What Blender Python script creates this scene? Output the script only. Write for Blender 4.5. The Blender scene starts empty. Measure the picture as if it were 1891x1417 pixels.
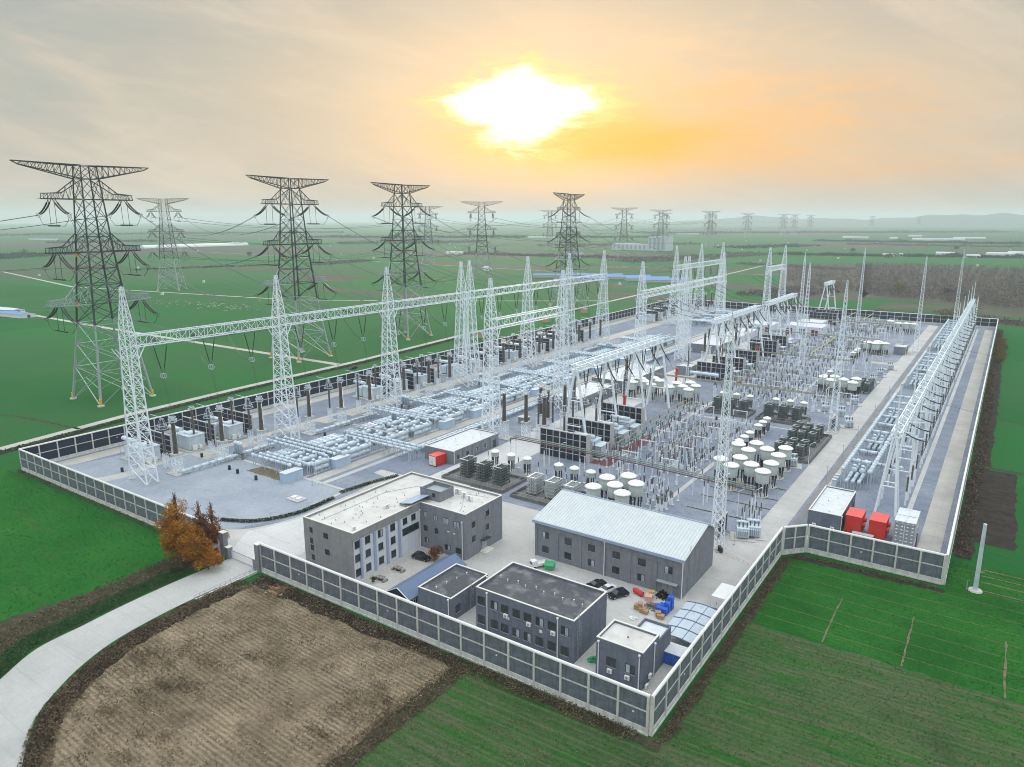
import bpy, math, random
from mathutils import Vector, Matrix
random.seed(7)
RAD = math.radians
SC = bpy.context.scene
COL = SC.collection
ORG = {}
WORDS = ['first','second','third','fourth','fifth','sixth','seventh','eighth','ninth','tenth','eleventh','twelfth','thirteenth','fourteenth','fifteenth','sixteenth','seventeenth','eighteenth','nineteenth','twentieth','twenty-first','twenty-second','twenty-third','twenty-fourth']

# ---------------------------------------------------------------- materials
def mat(name, col, rough=0.7, metal=0.0, var=0.12, scale=1.0, fine=0.0, bump=0.0, spec=0.4, stain=None, stain_scale=0.2, stain_lo=.5, stain_hi=.7, streak=0):
    m = bpy.data.materials.new(name); m.use_nodes = True
    nt = m.node_tree; N = nt.nodes; L = nt.links
    b = N['Principled BSDF']
    b.inputs['Roughness'].default_value = rough; b.inputs['Metallic'].default_value = metal
    b.inputs['Specular IOR Level'].default_value = spec
    tc = N.new('ShaderNodeTexCoord')
    nz = N.new('ShaderNodeTexNoise'); nz.inputs['Scale'].default_value = scale; nz.inputs['Detail'].default_value = 6; nz.inputs['Roughness'].default_value = .62
    L.new(tc.outputs['Object'], nz.inputs['Vector'])
    cr = N.new('ShaderNodeValToRGB')
    lo = [max(0, c*(1-var)) for c in col]; hi = [min(1, c*(1+var)) for c in col]
    cr.color_ramp.elements[0].position = .3; cr.color_ramp.elements[1].position = .7
    cr.color_ramp.elements[0].color = (*lo, 1); cr.color_ramp.elements[1].color = (*hi, 1)
    L.new(nz.outputs['Fac'], cr.inputs['Fac'])
    out = cr.outputs['Color']
    if stain:
        n2 = N.new('ShaderNodeTexNoise'); n2.inputs['Scale'].default_value = stain_scale; n2.inputs['Detail'].default_value = 5
        L.new(tc.outputs['Object'], n2.inputs['Vector'])
        r2 = N.new('ShaderNodeMapRange'); r2.inputs['From Min'].default_value = stain_lo; r2.inputs['From Max'].default_value = stain_hi
        L.new(n2.outputs['Fac'], r2.inputs['Value'])
        mx = N.new('ShaderNodeMix'); mx.data_type = 'RGBA'
        L.new(r2.outputs['Result'], mx.inputs['Factor']); L.new(out, mx.inputs['A']); mx.inputs['B'].default_value = (*stain, 1)
        out = mx.outputs['Result']
    if streak:                                     # rain streaks: noise drawn out along z
        mpn = N.new('ShaderNodeMapping'); mpn.inputs['Scale'].default_value = (1.6,1.6,.09); L.new(tc.outputs['Object'], mpn.inputs['Vector'])
        n4 = N.new('ShaderNodeTexNoise'); n4.inputs['Scale'].default_value = 1.0; n4.inputs['Detail'].default_value = 5; n4.inputs['Roughness'].default_value = .7; L.new(mpn.outputs[0], n4.inputs['Vector'])
        r4 = N.new('ShaderNodeMapRange'); r4.inputs['From Min'].default_value = .45; r4.inputs['From Max'].default_value = .75; r4.inputs['To Max'].default_value = streak; L.new(n4.outputs['Fac'], r4.inputs['Value'])
        m4 = N.new('ShaderNodeMix'); m4.data_type = 'RGBA'; L.new(r4.outputs['Result'], m4.inputs['Factor']); L.new(out, m4.inputs['A']); m4.inputs['B'].default_value = (*[c*.42 for c in col], 1); out = m4.outputs['Result']
    L.new(out, b.inputs['Base Color'])
    if bump:
        n3 = N.new('ShaderNodeTexNoise'); n3.inputs['Scale'].default_value = scale*4; n3.inputs['Detail'].default_value = 4
        L.new(tc.outputs['Object'], n3.inputs['Vector'])
        bp = N.new('ShaderNodeBump'); bp.inputs['Strength'].default_value = bump; bp.inputs['Distance'].default_value = .1
        L.new(n3.outputs['Fac'], bp.inputs['Height']); L.new(bp.outputs['Normal'], b.inputs['Normal'])
    return m

M = {}
def mk(k, *a, **kw): M[k] = mat(k, *a, **kw)
mk('white_steel', (.80,.86,.92), .45, .0, .10, .6)
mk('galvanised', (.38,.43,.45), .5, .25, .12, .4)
mk('galvanised_silhouette', (.05,.064,.066), .5, .3, .12, .4)  # upper pylon steel: backlit darkness against the sky put into the colour
mk('insulator_dark', (.028,.028,.03), .35, 0, .2, 2)
mk('porcelain', (.10,.093,.088), .3, 0, .15, 1.5)
mk('wire', (.10,.115,.12), .5, .3, .1, 1)
mk('wall_white', (.66,.66,.62), .8, 0, .10, .9, streak=.55, stain=(.42,.41,.37), stain_scale=.6, stain_lo=.55, stain_hi=.85)
mk('wall_panel', (.145,.172,.20), .75, 0, .34, .9, bump=.25, streak=.5)
mk('navy_panel', (.020,.030,.058), .6, 0, .3, 1.2, streak=.4)
mk('concrete_frame', (.5,.49,.47), .8, 0, .1, .9)
mk('brick_grey', (.22,.235,.265), .85, 0, .14, .8, streak=.5)
mk('brick_dark', (.15,.172,.215), .85, 0, .16, .8, streak=.5)
mk('brick_warm', (.29,.29,.295), .85, 0, .12, .8, streak=.45)
mk('plaster_white', (.68,.70,.76), .8, 0, .06, .5, streak=.3)
mk('roof_cream', (.60,.59,.555), .8, 0, .12, .25, stain=(.38,.37,.34), stain_scale=.5, stain_lo=.48, stain_hi=.85)
mk('roof_pale', (.62,.65,.67), .75, 0, .10, .5, stain=(.42,.45,.47), stain_scale=.45, stain_lo=.5, stain_hi=.85)
mk('roof_dark', (.075,.08,.09), .9, 0, .25, 2.2, stain=(.24,.24,.24), stain_scale=.35, stain_lo=.50, stain_hi=.78)
mk('roof_blue', (.115,.165,.27), .45, 0, .10, .5)
mk('roof_metal', (.56,.60,.605), .45, .0, .07, .6, stain=(.50,.55,.57), stain_scale=.35, stain_lo=.5, stain_hi=.85)
mk('trim_blue', (.33,.40,.52), .5, 0, .06, .5)
mk('trim_white', (.80,.80,.78), .6, 0, .04, .5)
mk('coping', (.68,.66,.60), .8, 0, .08, .8)
mk('glass', (.025,.035,.045), .12, 0, .35, .8, spec=.7)
mk('window_pale', (.38,.45,.50), .2, 0, .3, .7, spec=.7)
mk('frame_dark', (.05,.055,.06), .5, 0, .1, 1)
mk('frame_grey', (.35,.38,.4), .5, 0, .1, 1)
mk('pipe', (.62,.72,.79), .4, 0, .14, .5, stain=(.30,.36,.40), stain_scale=.9, stain_lo=.52, stain_hi=.85)
mk('pipe_band', (.24,.30,.35), .5, 0, .15, 1)
mk('machine', (.57,.65,.71), .5, 0, .14, .6, streak=.4)
mk('machine_dark', (.17,.19,.20), .6, .1, .25, 1.5)
mk('can_dark', (.10,.125,.125), .6, .1, .4, 2.2)
mk('tank_body', (.54,.59,.56), .55, 0, .08, .7, stain=(.42,.46,.43), stain_scale=.8, stain_lo=.55, stain_hi=.8, streak=.4)
mk('tank_cap', (.82,.84,.80), .5, 0, .05, .7)
mk('rack', (.15,.18,.18), .6, .1, .3, 2.5)
mk('rack_pale', (.46,.50,.50), .5, .2, .3, 2.0)
mk('bund', (.16,.16,.155), .9, 0, .25, 1.2)
mk('red', (.62,.035,.025), .45, 0, .10, .5, stain=(.5,.06,.05), stain_scale=.7)
mk('red_top', (.72,.10,.085), .5, 0, .10, .5)
mk('maroon', (.16,.045,.055), .6, 0, .15, .6)
mk('bus_teal', (.12,.25,.24), .5, 0, .15, .4)
mk('bus_maroon', (.15,.06,.07), .5, 0, .15, .4)
mk('bus_olive', (.28,.27,.20), .5, 0, .15, .4)
mk('bus_yellow', (.62,.50,.18), .5, 0, .15, .4)
mk('blue', (.03,.12,.55), .5, 0, .2, 1.0)
mk('green_net', (.05,.34,.15), .7, 0, .25, 1.5)
mk('teal', (.08,.30,.26), .6, 0, .15, 1)
mk('yellow', (.75,.45,.03), .55, 0, .1, 1)
mk('tan', (.55,.37,.16), .8, 0, .12, 1)
mk('cardboard', (.40,.25,.14), .85, 0, .18, 1.5)
mk('pink', (.70,.42,.34), .8, 0, .1, 1)
mk('black', (.012,.012,.014), .3, 0, .2, 2, spec=.6)
mk('car_black', (.012,.012,.016), .15, .0, .1, .5, spec=.8)
mk('car_white', (.75,.76,.78), .2, .0, .03, .5, spec=.8)
mk('tyre', (.02,.02,.02), .8)
mk('stainless', (.55,.57,.58), .3, .75, .1, .8)
mk('junk', (.25,.22,.21), .8, 0, .75, 3.0)
mk('bark', (.10,.075,.055), .9, 0, .25, 3)

# ---------------------------------------------------------------- mesh builder
class MB:
    def __init__(s): s.v = []; s.f = []
    def add(s, vs, fs):
        o = len(s.v); s.v += [tuple(v) for v in vs]; s.f += [tuple(i+o for i in f) for f in fs]; return s
    def box(s, x0,y0,z0,x1,y1,z1):
        if x0>x1: x0,x1=x1,x0
        if y0>y1: y0,y1=y1,y0
        if z0>z1: z0,z1=z1,z0
        return s.add([(x0,y0,z0),(x1,y0,z0),(x1,y1,z0),(x0,y1,z0),(x0,y0,z1),(x1,y0,z1),(x1,y1,z1),(x0,y1,z1)],
              [(0,3,2,1),(4,5,6,7),(0,1,5,4),(1,2,6,5),(2,3,7,6),(3,0,4,7)])
    def cbox(s, cx,cy,z0,w,d,h): return s.box(cx-w/2,cy-d/2,z0,cx+w/2,cy+d/2,z0+h)
    def beam(s, p, q, r, n=4, caps=False, r2=None):
        p = Vector(p); q = Vector(q); d = q-p
        if d.length < 1e-6: return s
        d.normalize(); r2 = r if r2 is None else r2
        a = d.cross(Vector((0,0,1)) if abs(d.z) < .95 else Vector((1,0,0))).normalized(); b = d.cross(a)
        o = len(s.v)
        for c, rr in ((p,r),(q,r2)):
            for i in range(n):
                t = 2*math.pi*(i+.5)/n
                s.v.append(tuple(c + a*(math.cos(t)*rr) + b*(math.sin(t)*rr)))
        for i in range(n):
            j = (i+1) % n; s.f.append((o+i, o+j, o+n+j, o+n+i))
        if caps: s.f.append(tuple(o+i for i in reversed(range(n)))); s.f.append(tuple(o+n+i for i in range(n)))
        return s
    def tube(s, p, q, r, n=8, r2=None): return s.beam(p, q, r, n, True, r2)
    def path(s, pts, r, n=4):
        for a, b in zip(pts, pts[1:]): s.beam(a, b, r, n)
        return s
    def lathe(s, cx, cy, prof, n=12, z0=0):
        o = len(s.v); k = len(prof)
        for r, z in prof:
            for i in range(n):
                t = 2*math.pi*i/n; s.v.append((cx+r*math.cos(t), cy+r*math.sin(t), z0+z))
        for a in range(k-1):
            for i in range(n):
                j = (i+1) % n; s.f.append((o+a*n+i, o+a*n+j, o+(a+1)*n+j, o+(a+1)*n+i))
        s.f.append(tuple(o+(k-1)*n+i for i in range(n))); s.f.append(tuple(o+i for i in reversed(range(n))))
        return s
    def ring(s, cx, cy, z, R, r, n=12):
        pts = [(cx+R*math.cos(2*math.pi*i/n), cy+R*math.sin(2*math.pi*i/n), z) for i in range(n+1)]
        return s.path(pts, r, 4)
    def prism(s, poly, z0, z1):
        n = len(poly); o = len(s.v)
        for z in (z0, z1):
            for x, y in poly: s.v.append((x,y,z))
        for i in range(n):
            j = (i+1) % n; s.f.append((o+i,o+j,o+n+j,o+n+i))
        s.f.append(tuple(o+n+i for i in range(n))); s.f.append(tuple(o+i for i in reversed(range(n))))
        return s
    def poly(s, pts):
        o = len(s.v); s.v += [tuple(p) for p in pts]; s.f.append(tuple(range(o, o+len(pts)))); return s
    def build(s, name, m, parent=None, smooth=False):
        org = ORG.get(parent.name, Vector()) if parent else Vector()
        me = bpy.data.meshes.new(name)
        me.from_pydata([(x-org.x, y-org.y, z-org.z) for x,y,z in s.v], [], s.f)
        me.materials.append(M[m] if isinstance(m, str) else m)
        if smooth: me.polygons.foreach_set('use_smooth', [True]*len(me.polygons))
        me.update()
        o = bpy.data.objects.new(name, me); COL.objects.link(o)
        if parent: o.parent = parent; ORG[o.name] = org
        return o

def tag(o, label, cat, group=None, kind=None):
    if label: o['label'] = label
    if cat: o['category'] = cat
    if group: o['group'] = group
    if kind: o['kind'] = kind
    return o
def thing(name, label, cat, loc=(0,0,0), group=None, rz=0):
    o = bpy.data.objects.new(name, None); COL.objects.link(o); o.location = loc; o.rotation_euler = (0,0,rz)
    o.empty_display_size = .5; ORG[o.name] = Vector(loc)
    return tag(o, label, cat, group)
def solo(mb, name, m, label, cat, group=None, smooth=False):
    # a one-mesh thing: origin moved to the middle of its base
    xs = [v[0] for v in mb.v]; ys = [v[1] for v in mb.v]; zs = [v[2] for v in mb.v]
    c = ((min(xs)+max(xs))/2, (min(ys)+max(ys))/2, min(zs))
    mb.v = [(x-c[0], y-c[1], z-c[2]) for x,y,z in mb.v]
    o = mb.build(name, m, None, smooth); o.location = c
    return tag(o, label, cat, group)
def struct(mb, name, m):
    o = mb.build(name, m); o['kind'] = 'structure'; return o
def kids(o): return [c for c in bpy.data.objects if c.parent == o]
KID = {}
def dup(root, loc, rz=None, label=None, group=None):
    r = root.copy(); COL.objects.link(r); r.location = loc
    if rz is not None: r.rotation_euler = (0,0,rz)
    if label: r['label'] = label
    if group: r['group'] = group
    def rec(a, b):
        if a.name not in KID: KID[a.name] = kids(a)
        for ch in KID[a.name]:
            c = ch.copy(); COL.objects.link(c); c.parent = b; rec(ch, c)
    rec(root, r)
    return r
class Stamp:
    """first call moves the built thing itself, later calls copy it with its parts"""
    def __init__(s, root): s.root = root; s.used = False
    def __call__(s, loc, label, rz=0, group=None):
        if not s.used:
            s.used = True; s.root.location = loc; s.root.rotation_euler = (0,0,rz); s.root['label'] = label
            if group: s.root['group'] = group
            return s.root
        return dup(s.root, loc, rz, label, group)

# ---------------------------------------------------------------- camera (solved from the photograph's vanishing points)
F_PX, CX, CY, HOR, H_CAM = 1333.667, 945.5, 708.5, 405.0, 80.0
def _n(v): return v.normalized()
_Y = _n(Vector((1883-CX, HOR-CY, F_PX))); _X = -_n(Vector((-1050-CX, HOR-CY, F_PX))); _Z = _X.cross(_Y)
def c2w(v): return Vector((_X.dot(v), _Y.dot(v), _Z.dot(v)))
_c0 = c2w(Vector((1201-CX, 1360-CY, F_PX)))
CAM = _c0 * (H_CAM/_c0.z); CAM.z = H_CAM
def P(px, py, z=0.0):
    d = c2w(Vector((px-CX, py-CY, F_PX))); return CAM + d*((z-CAM.z)/d.z)
def PX(px, py, x):
    d = c2w(Vector((px-CX, py-CY, F_PX))); return CAM + d*((x-CAM.x)/d.x)
cd = bpy.data.cameras.new('camera'); cam = bpy.data.objects.new('camera', cd); COL.objects.link(cam); SC.camera = cam
r_, u_, b_ = c2w(Vector((1,0,0))), -c2w(Vector((0,1,0))), -c2w(Vector((0,0,1)))
cam.matrix_world = Matrix(((r_.x,u_.x,b_.x,CAM.x),(r_.y,u_.y,b_.y,CAM.y),(r_.z,u_.z,b_.z,CAM.z),(0,0,0,1)))
cd.sensor_width = 36; cd.lens = 36*F_PX/1891; cd.clip_start = .5; cd.clip_end = 80000

HAZE = 1.15e-4
# ---------------------------------------------------------------- sky and light
SUN = c2w(Vector((965-CX, 195-CY, F_PX))).normalized()
EL = math.asin(SUN.z); AZ = math.atan2(SUN.x, SUN.y)
w = bpy.data.worlds.new('World'); SC.world = w; w.use_nodes = True
nt = w.node_tree; N = nt.nodes; L = nt.links; N.clear()
def nd(t, **kw):
    n = N.new(t)
    for k, v in kw.items(): setattr(n, k, v)
    return n
def math_(op, a, b=None, c=None, clamp=False):
    n = nd('ShaderNodeMath', operation=op, use_clamp=clamp)
    for i, x in enumerate((a,b,c)):
        if x is None: continue
        if isinstance(x, (int,float)): n.inputs[i].default_value = x
        else: L.new(x, n.inputs[i])
    return n.outputs[0]
def dot(v, ax):
    n = nd('ShaderNodeVectorMath', operation='DOT_PRODUCT'); L.new(v, n.inputs[0]); n.inputs[1].default_value = ax; return n.outputs['Value']
def ramp(fac, stops, interp='EASE'):
    n = nd('ShaderNodeValToRGB'); n.color_ramp.interpolation = interp
    e = n.color_ramp.elements
    while len(e) < len(stops): e.new(.5)
    for el, (p, c) in zip(e, stops): el.position = p; el.color = (*c, 1) if len(c) == 3 else c
    L.new(fac, n.inputs['Fac']); return n.outputs['Color']
def mixc(f, a, b, bt='MIX'):
    n = nd('ShaderNodeMix', data_type='RGBA', blend_type=bt)
    if isinstance(f, (int,float)): n.inputs['Factor'].default_value = f
    else: L.new(f, n.inputs['Factor'])
    for k, x in (('A',a),('B',b)):
        if isinstance(x, tuple): n.inputs[k].default_value = (*x,1)
        else: L.new(x, n.inputs[k])
    return n.outputs['Result']
tc = nd('ShaderNodeTexCoord'); D = tc.outputs['Generated']
side = Vector((SUN.y, -SUN.x, 0)).normalized()            # to the right of the sun
upv = side.cross(SUN).normalized()
if upv.z < 0: upv = -upv
hz = nd('ShaderNodeSeparateXYZ'); L.new(D, hz.inputs[0]); el = hz.outputs['Z']
# cloud noise, stretched along the horizon
mp = nd('ShaderNodeMapping'); L.new(D, mp.inputs['Vector']); mp.inputs['Scale'].default_value = (1,1,4.2)
n1 = nd('ShaderNodeTexNoise'); n1.inputs['Scale'].default_value = 3.2; n1.inputs['Detail'].default_value = 7; n1.inputs['Roughness'].default_value = .55; n1.inputs['Distortion'].default_value = .6; L.new(mp.outputs[0], n1.inputs['Vector'])
n2 = nd('ShaderNodeTexNoise'); n2.inputs['Scale'].default_value = 9.5; n2.inputs['Detail'].default_value = 8; n2.inputs['Roughness'].default_value = .6; n2.inputs['Distortion'].default_value = .8; L.new(mp.outputs[0], n2.inputs['Vector'])
c1 = math_('SUBTRACT', n1.outputs['Fac'], .5); c2 = math_('SUBTRACT', n2.outputs['Fac'], .5)
u = dot(D, side); v = dot(D, upv); f = dot(D, SUN)
front = math_('GREATER_THAN', f, .05)
ff = math_('MAXIMUM', f, .05)
U_ = math_('DIVIDE', u, ff); V_ = math_('DIVIDE', v, ff)
def gauss(cu, cv, su, sv, warp=0.0):
    a = math_('DIVIDE', math_('SUBTRACT', U_, cu), su); b = math_('DIVIDE', math_('SUBTRACT', V_, cv), sv)
    r = math_('ADD', math_('MULTIPLY', a, a), math_('MULTIPLY', b, b))
    if warp: r = math_('ADD', r, math_('MULTIPLY', math_('ADD', c1, c2), warp))
    return math_('MULTIPLY', math_('EXPONENT', math_('MULTIPLY', r, -1)), front)
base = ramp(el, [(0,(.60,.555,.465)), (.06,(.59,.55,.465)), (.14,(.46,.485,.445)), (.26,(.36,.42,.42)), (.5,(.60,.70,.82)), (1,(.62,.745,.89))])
# overcast vault: brighter overhead than near the horizon
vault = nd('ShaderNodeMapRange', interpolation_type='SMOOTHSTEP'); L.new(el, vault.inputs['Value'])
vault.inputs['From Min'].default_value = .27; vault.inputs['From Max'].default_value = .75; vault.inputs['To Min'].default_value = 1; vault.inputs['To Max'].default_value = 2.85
cl = math_('MULTIPLY_ADD', c1, 1.1, 0.5, True)
streak = math_('MULTIPLY_ADD', c2, 1.6, .5, True)
base = mixc(math_('MULTIPLY', cl, .6), base, mixc(cl, (.43,.46,.44), (.78,.68,.55)), 'MIX')
base = mixc(math_('MULTIPLY', math_('MULTIPLY_ADD', c2, 3.4, .22, True), .38), base, (.80,.67,.52))
# long thin streaks of cloud slanting down to the right
cxy = nd('ShaderNodeCombineXYZ'); ang = RAD(-17)
L.new(math_('MULTIPLY', math_('ADD', math_('MULTIPLY', U_, math.cos(ang)), math_('MULTIPLY', V_, math.sin(ang))), 2.2), cxy.inputs[0])
L.new(math_('MULTIPLY', math_('SUBTRACT', math_('MULTIPLY', V_, math.cos(ang)), math_('MULTIPLY', U_, math.sin(ang))), 10.0), cxy.inputs[1])
n5 = nd('ShaderNodeTexNoise'); n5.inputs['Scale'].default_value = 1.25; n5.inputs['Detail'].default_value = 8; n5.inputs['Roughness'].default_value = .58; n5.inputs['Distortion'].default_value = .7; L.new(cxy.outputs[0], n5.inputs['Vector'])
s5 = math_('SUBTRACT', n5.outputs['Fac'], .5)
base = mixc(math_('MULTIPLY', math_('MULTIPLY', math_('MULTIPLY_ADD', s5, 4.5, .0, True), front), .55), base, (.86,.72,.56))
base = mixc(math_('MULTIPLY', math_('MULTIPLY', math_('MULTIPLY_ADD', s5, -4.5, .0, True), front), .45), base, (.36,.42,.43))
base = mixc(math_('MULTIPLY', gauss(.16, .015, .46, .13, 1.3), .8), base, (.92,.67,.43))
base = mixc(math_('MULTIPLY', gauss(.32, -.005, .26, .05, 2.6), .62), base, (.98,.56,.24))
base = mixc(math_('MULTIPLY', gauss(.42, -.075, .30, .028, 2.6), .35), base, (.95,.52,.20))
base = mixc(math_('MULTIPLY', gauss(.03, -.035, .14, .055, 2.0), .85), base, (1.0,.60,.12))
base = mixc(math_('MULTIPLY', gauss(.125, -.050, .17, .032, 1.1), .98), base, (1.0,.50,.05))
# the bright gap round the sun
mp3 = nd('ShaderNodeMapping'); L.new(D, mp3.inputs['Vector']); mp3.inputs['Scale'].default_value = (1,1,3.6)
n3 = nd('ShaderNodeTexNoise'); n3.inputs['Scale'].default_value = 26; n3.inputs['Detail'].default_value = 7; n3.inputs['Roughness'].default_value = .62; n3.inputs['Distortion'].default_value = .5; L.new(mp3.outputs[0], n3.inputs['Vector'])
c3 = math_('SUBTRACT', n3.outputs['Fac'], .5)
def gap(cu, cv, su, up, dn, w2, w3, lo, hi):
    # a ragged lozenge: long to the sides, tapering downwards
    a = math_('ABSOLUTE', math_('DIVIDE', math_('SUBTRACT', U_, cu), su)); dv = math_('SUBTRACT', V_, cv)
    b = math_('MAXIMUM', math_('DIVIDE', dv, up), math_('DIVIDE', dv, -dn))
    r = math_('POWER', math_('ADD', math_('POWER', a, 1.35), math_('POWER', b, 1.35)), .74)
    r = math_('ADD', r, math_('ADD', math_('MULTIPLY', c2, w2), math_('MULTIPLY', c3, w3)))
    m_ = nd('ShaderNodeMapRange', interpolation_type='SMOOTHSTEP'); L.new(r, m_.inputs['Value'])
    m_.inputs['From Min'].default_value = hi; m_.inputs['From Max'].default_value = lo; m_.inputs['To Min'].default_value = 0; m_.inputs['To Max'].default_value = 1
    return math_('MULTIPLY', m_.outputs[0], front)
hot = gap(-.002, .006, .108, .043, .067, .8, .6, .56, 1.02)
base = mixc(math_('MULTIPLY', gap(.004, .006, .138, .054, .074, 1.1, 1.0, .55, 1.15), .95), base, (1.12,.80,.30))
base = mixc(hot, base, (1.9,1.75,1.45))
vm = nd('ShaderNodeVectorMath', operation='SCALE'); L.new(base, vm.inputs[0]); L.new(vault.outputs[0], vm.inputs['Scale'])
sky = nd('ShaderNodeTexSky', sky_type='NISHITA'); sky.sun_disc = False; sky.sun_elevation = EL; sky.sun_rotation = AZ; sky.air_density = 1.5; sky.dust_density = 4
bg1 = nd('ShaderNodeBackground'); L.new(sky.outputs['Color'], bg1.inputs['Color']); bg1.inputs['Strength'].default_value = .1
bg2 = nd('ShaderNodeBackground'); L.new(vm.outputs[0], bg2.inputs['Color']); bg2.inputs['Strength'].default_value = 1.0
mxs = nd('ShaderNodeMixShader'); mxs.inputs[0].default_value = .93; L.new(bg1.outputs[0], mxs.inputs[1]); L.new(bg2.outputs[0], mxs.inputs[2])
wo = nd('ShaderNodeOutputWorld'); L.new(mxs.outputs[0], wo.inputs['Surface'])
sl = bpy.data.lights.new('sun', 'SUN'); sl.energy = 1.5; sl.angle = RAD(11); sl.color = (1,.86,.66)
so = bpy.data.objects.new('sun', sl); COL.objects.link(so); so.rotation_euler = (-SUN).to_track_quat('-Z','Y').to_euler(); so.location = (0,0,300)
SC.view_settings.view_transform = 'Standard'; SC.view_settings.look = 'None'; SC.view_settings.exposure = 0.0; SC.view_settings.gamma = 1
SC.cycles.use_denoising = True; SC.cycles.volume_bounces = 1; SC.cycles.filter_width = 1.0
# ---------------------------------------------------------------- haze: one closed box of even air
hb = MB().box(-15500,-9000,-1,15500,21500,196)
hm = bpy.data.materials.new('haze'); hm.use_nodes = True; hn = hm.node_tree; hn.nodes.clear()
pv = hn.nodes.new('ShaderNodeVolumePrincipled'); pv.inputs['Color'].default_value = (.80,.94,1,1); pv.inputs['Density'].default_value = HAZE; pv.inputs['Anisotropy'].default_value = .25
oo = hn.nodes.new('ShaderNodeOutputMaterial'); hn.links.new(pv.outputs[0], oo.inputs['Volume'])
ho = hb.build('haze', hm); ho['kind'] = 'stuff'
# ---------------------------------------------------------------- ground
def gmat(name, build):
    m = bpy.data.materials.new(name); m.use_nodes = True
    nt = m.node_tree; N = nt.nodes; L = nt.links; b = N['Principled BSDF']; b.inputs['Roughness'].default_value = .95; b.inputs['Specular IOR Level'].default_value = .15
    tc = N.new('ShaderNodeTexCoord')
    class T: pass
    t = T(); t.N = N; t.L = L; t.co = tc.outputs['Object']; t.b = b
    def noise(scale, detail=5, rough=.6, vec=None, dist=0):
        n = N.new('ShaderNodeTexNoise'); n.inputs['Scale'].default_value = scale; n.inputs['Detail'].default_value = detail; n.inputs['Roughness'].default_value = rough; n.inputs['Distortion'].default_value = dist
        L.new(vec or t.co, n.inputs['Vector']); return n.outputs['Fac']
    def mapping(rot=0, scale=(1,1,1), loc=(0,0,0)):
        n = N.new('ShaderNodeMapping'); n.inputs['Rotation'].default_value = (0,0,rot); n.inputs['Scale'].default_value = scale; n.inputs['Location'].default_value = loc
        L.new(t.co, n.inputs['Vector']); return n.outputs[0]
    def mr(val, a, b_, lo=0, hi=1):
        n = N.new('ShaderNodeMapRange'); L.new(val, n.inputs['Value'])
        for k, x in (('From Min',a),('From Max',b_),('To Min',lo),('To Max',hi)): n.inputs[k].default_value = x
        return n.outputs[0]
    def mix(f, a, b_, bt='MIX'):
        n = N.new('ShaderNodeMix'); n.data_type = 'RGBA'; n.blend_type = bt
        for k, x in (('Factor',f),('A',a),('B',b_)):
            if isinstance(x, tuple): n.inputs[k].default_value = (*x,1)
            elif isinstance(x, (int,float)): n.inputs[k].default_value = x
            else: L.new(x, n.inputs[k])
        return n.outputs['Result']
    def m2(op, a, b_=None):
        n = N.new('ShaderNodeMath'); n.operation = op
        for i, x in enumerate((a,b_)):
            if x is None: continue
            if isinstance(x, (int,float)): n.inputs[i].default_value = x
            else: L.new(x, n.inputs[i])
        return n.outputs[0]
    def wave(vec, scale, dist=0, ds=1, axis='X'):
        n = N.new('ShaderNodeTexWave'); n.bands_direction = axis; n.inputs['Scale'].default_value = scale; n.inputs['Distortion'].default_value = dist; n.inputs['Detail Scale'].default_value = ds; n.inputs['Detail'].default_value = 2
        L.new(vec, n.inputs['Vector']); return n.outputs['Fac']
    t.noise, t.mapping, t.mr, t.mix, t.m2, t.wave = noise, mapping, mr, mix, m2, wave
    L.new(build(t), b.inputs['Base Color'])
    bp = N.new('ShaderNodeBump'); bp.inputs['Strength'].default_value = .9; bp.inputs['Distance'].default_value = .35
    L.new(noise(1.3, 6, .7), bp.inputs['Height']); L.new(bp.outputs['Normal'], b.inputs['Normal'])
    M[name] = m; return m
def far_fields(t):
    # wheat parcels, split by lanes, with patches of bare earth farther out
    mp = t.mapping(.06, (1,1,1))
    br = t.N.new('ShaderNodeTexBrick'); t.L.new(mp, br.inputs['Vector']); br.inputs['Scale'].default_value = 1
    br.inputs['Brick Width'].default_value = 190; br.inputs['Row Height'].default_value = 84; br.inputs['Mortar Size'].default_value = .8; br.inputs['Mortar Smooth'].default_value = .5
    br.inputs['Color1'].default_value = (.004,.118,.020,1); br.inputs['Color2'].default_value = (.011,.160,.027,1); br.inputs['Mortar'].default_value = (.075,.085,.04,1); br.offset = .37; br.squash = 1
    c = br.outputs['Color']
    c = t.mix(t.mr(t.noise(.0045, 4), .46, .60), c, (.026,.135,.034))
    c = t.mix(t.m2('MULTIPLY', t.mr(t.noise(.05, 6, .7), .50, .78), .55), c, (.045,.105,.036))
    c = t.mix(t.mr(t.noise(.9, 6, .75), .25, .8, 0, .45), c, (.006,.06,.010))
    c = t.mix(t.m2('MULTIPLY', t.wave(t.mapping(.06), 1.1, 2.5, .3, 'Y'), .14), c, (.05,.10,.03))
    # bare plots, far off
    d = t.N.new('ShaderNodeVectorMath'); d.operation = 'LENGTH'; t.L.new(t.co, d.inputs[0])
    b2 = t.N.new('ShaderNodeTexBrick'); t.L.new(t.mapping(-.35), b2.inputs['Vector']); b2.inputs['Scale'].default_value = 1; b2.inputs['Brick Width'].default_value = 620; b2.inputs['Row Height'].default_value = 170
    b2.inputs['Mortar Size'].default_value = 0; b2.inputs['Color1'].default_value = (0,0,0,1); b2.inputs['Color2'].default_value = (1,1,1,1)
    far = t.mr(d.outputs['Value'], 900, 1500)
    bare = t.m2('MULTIPLY', t.mr(b2.outputs['Color'], .60, .64), far)
    c = t.mix(t.m2('MULTIPLY', bare, .85), c, t.mix(t.noise(.02), (.065,.060,.055), (.11,.085,.07)))
    return c
gmat('field_green', far_fields)
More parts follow.
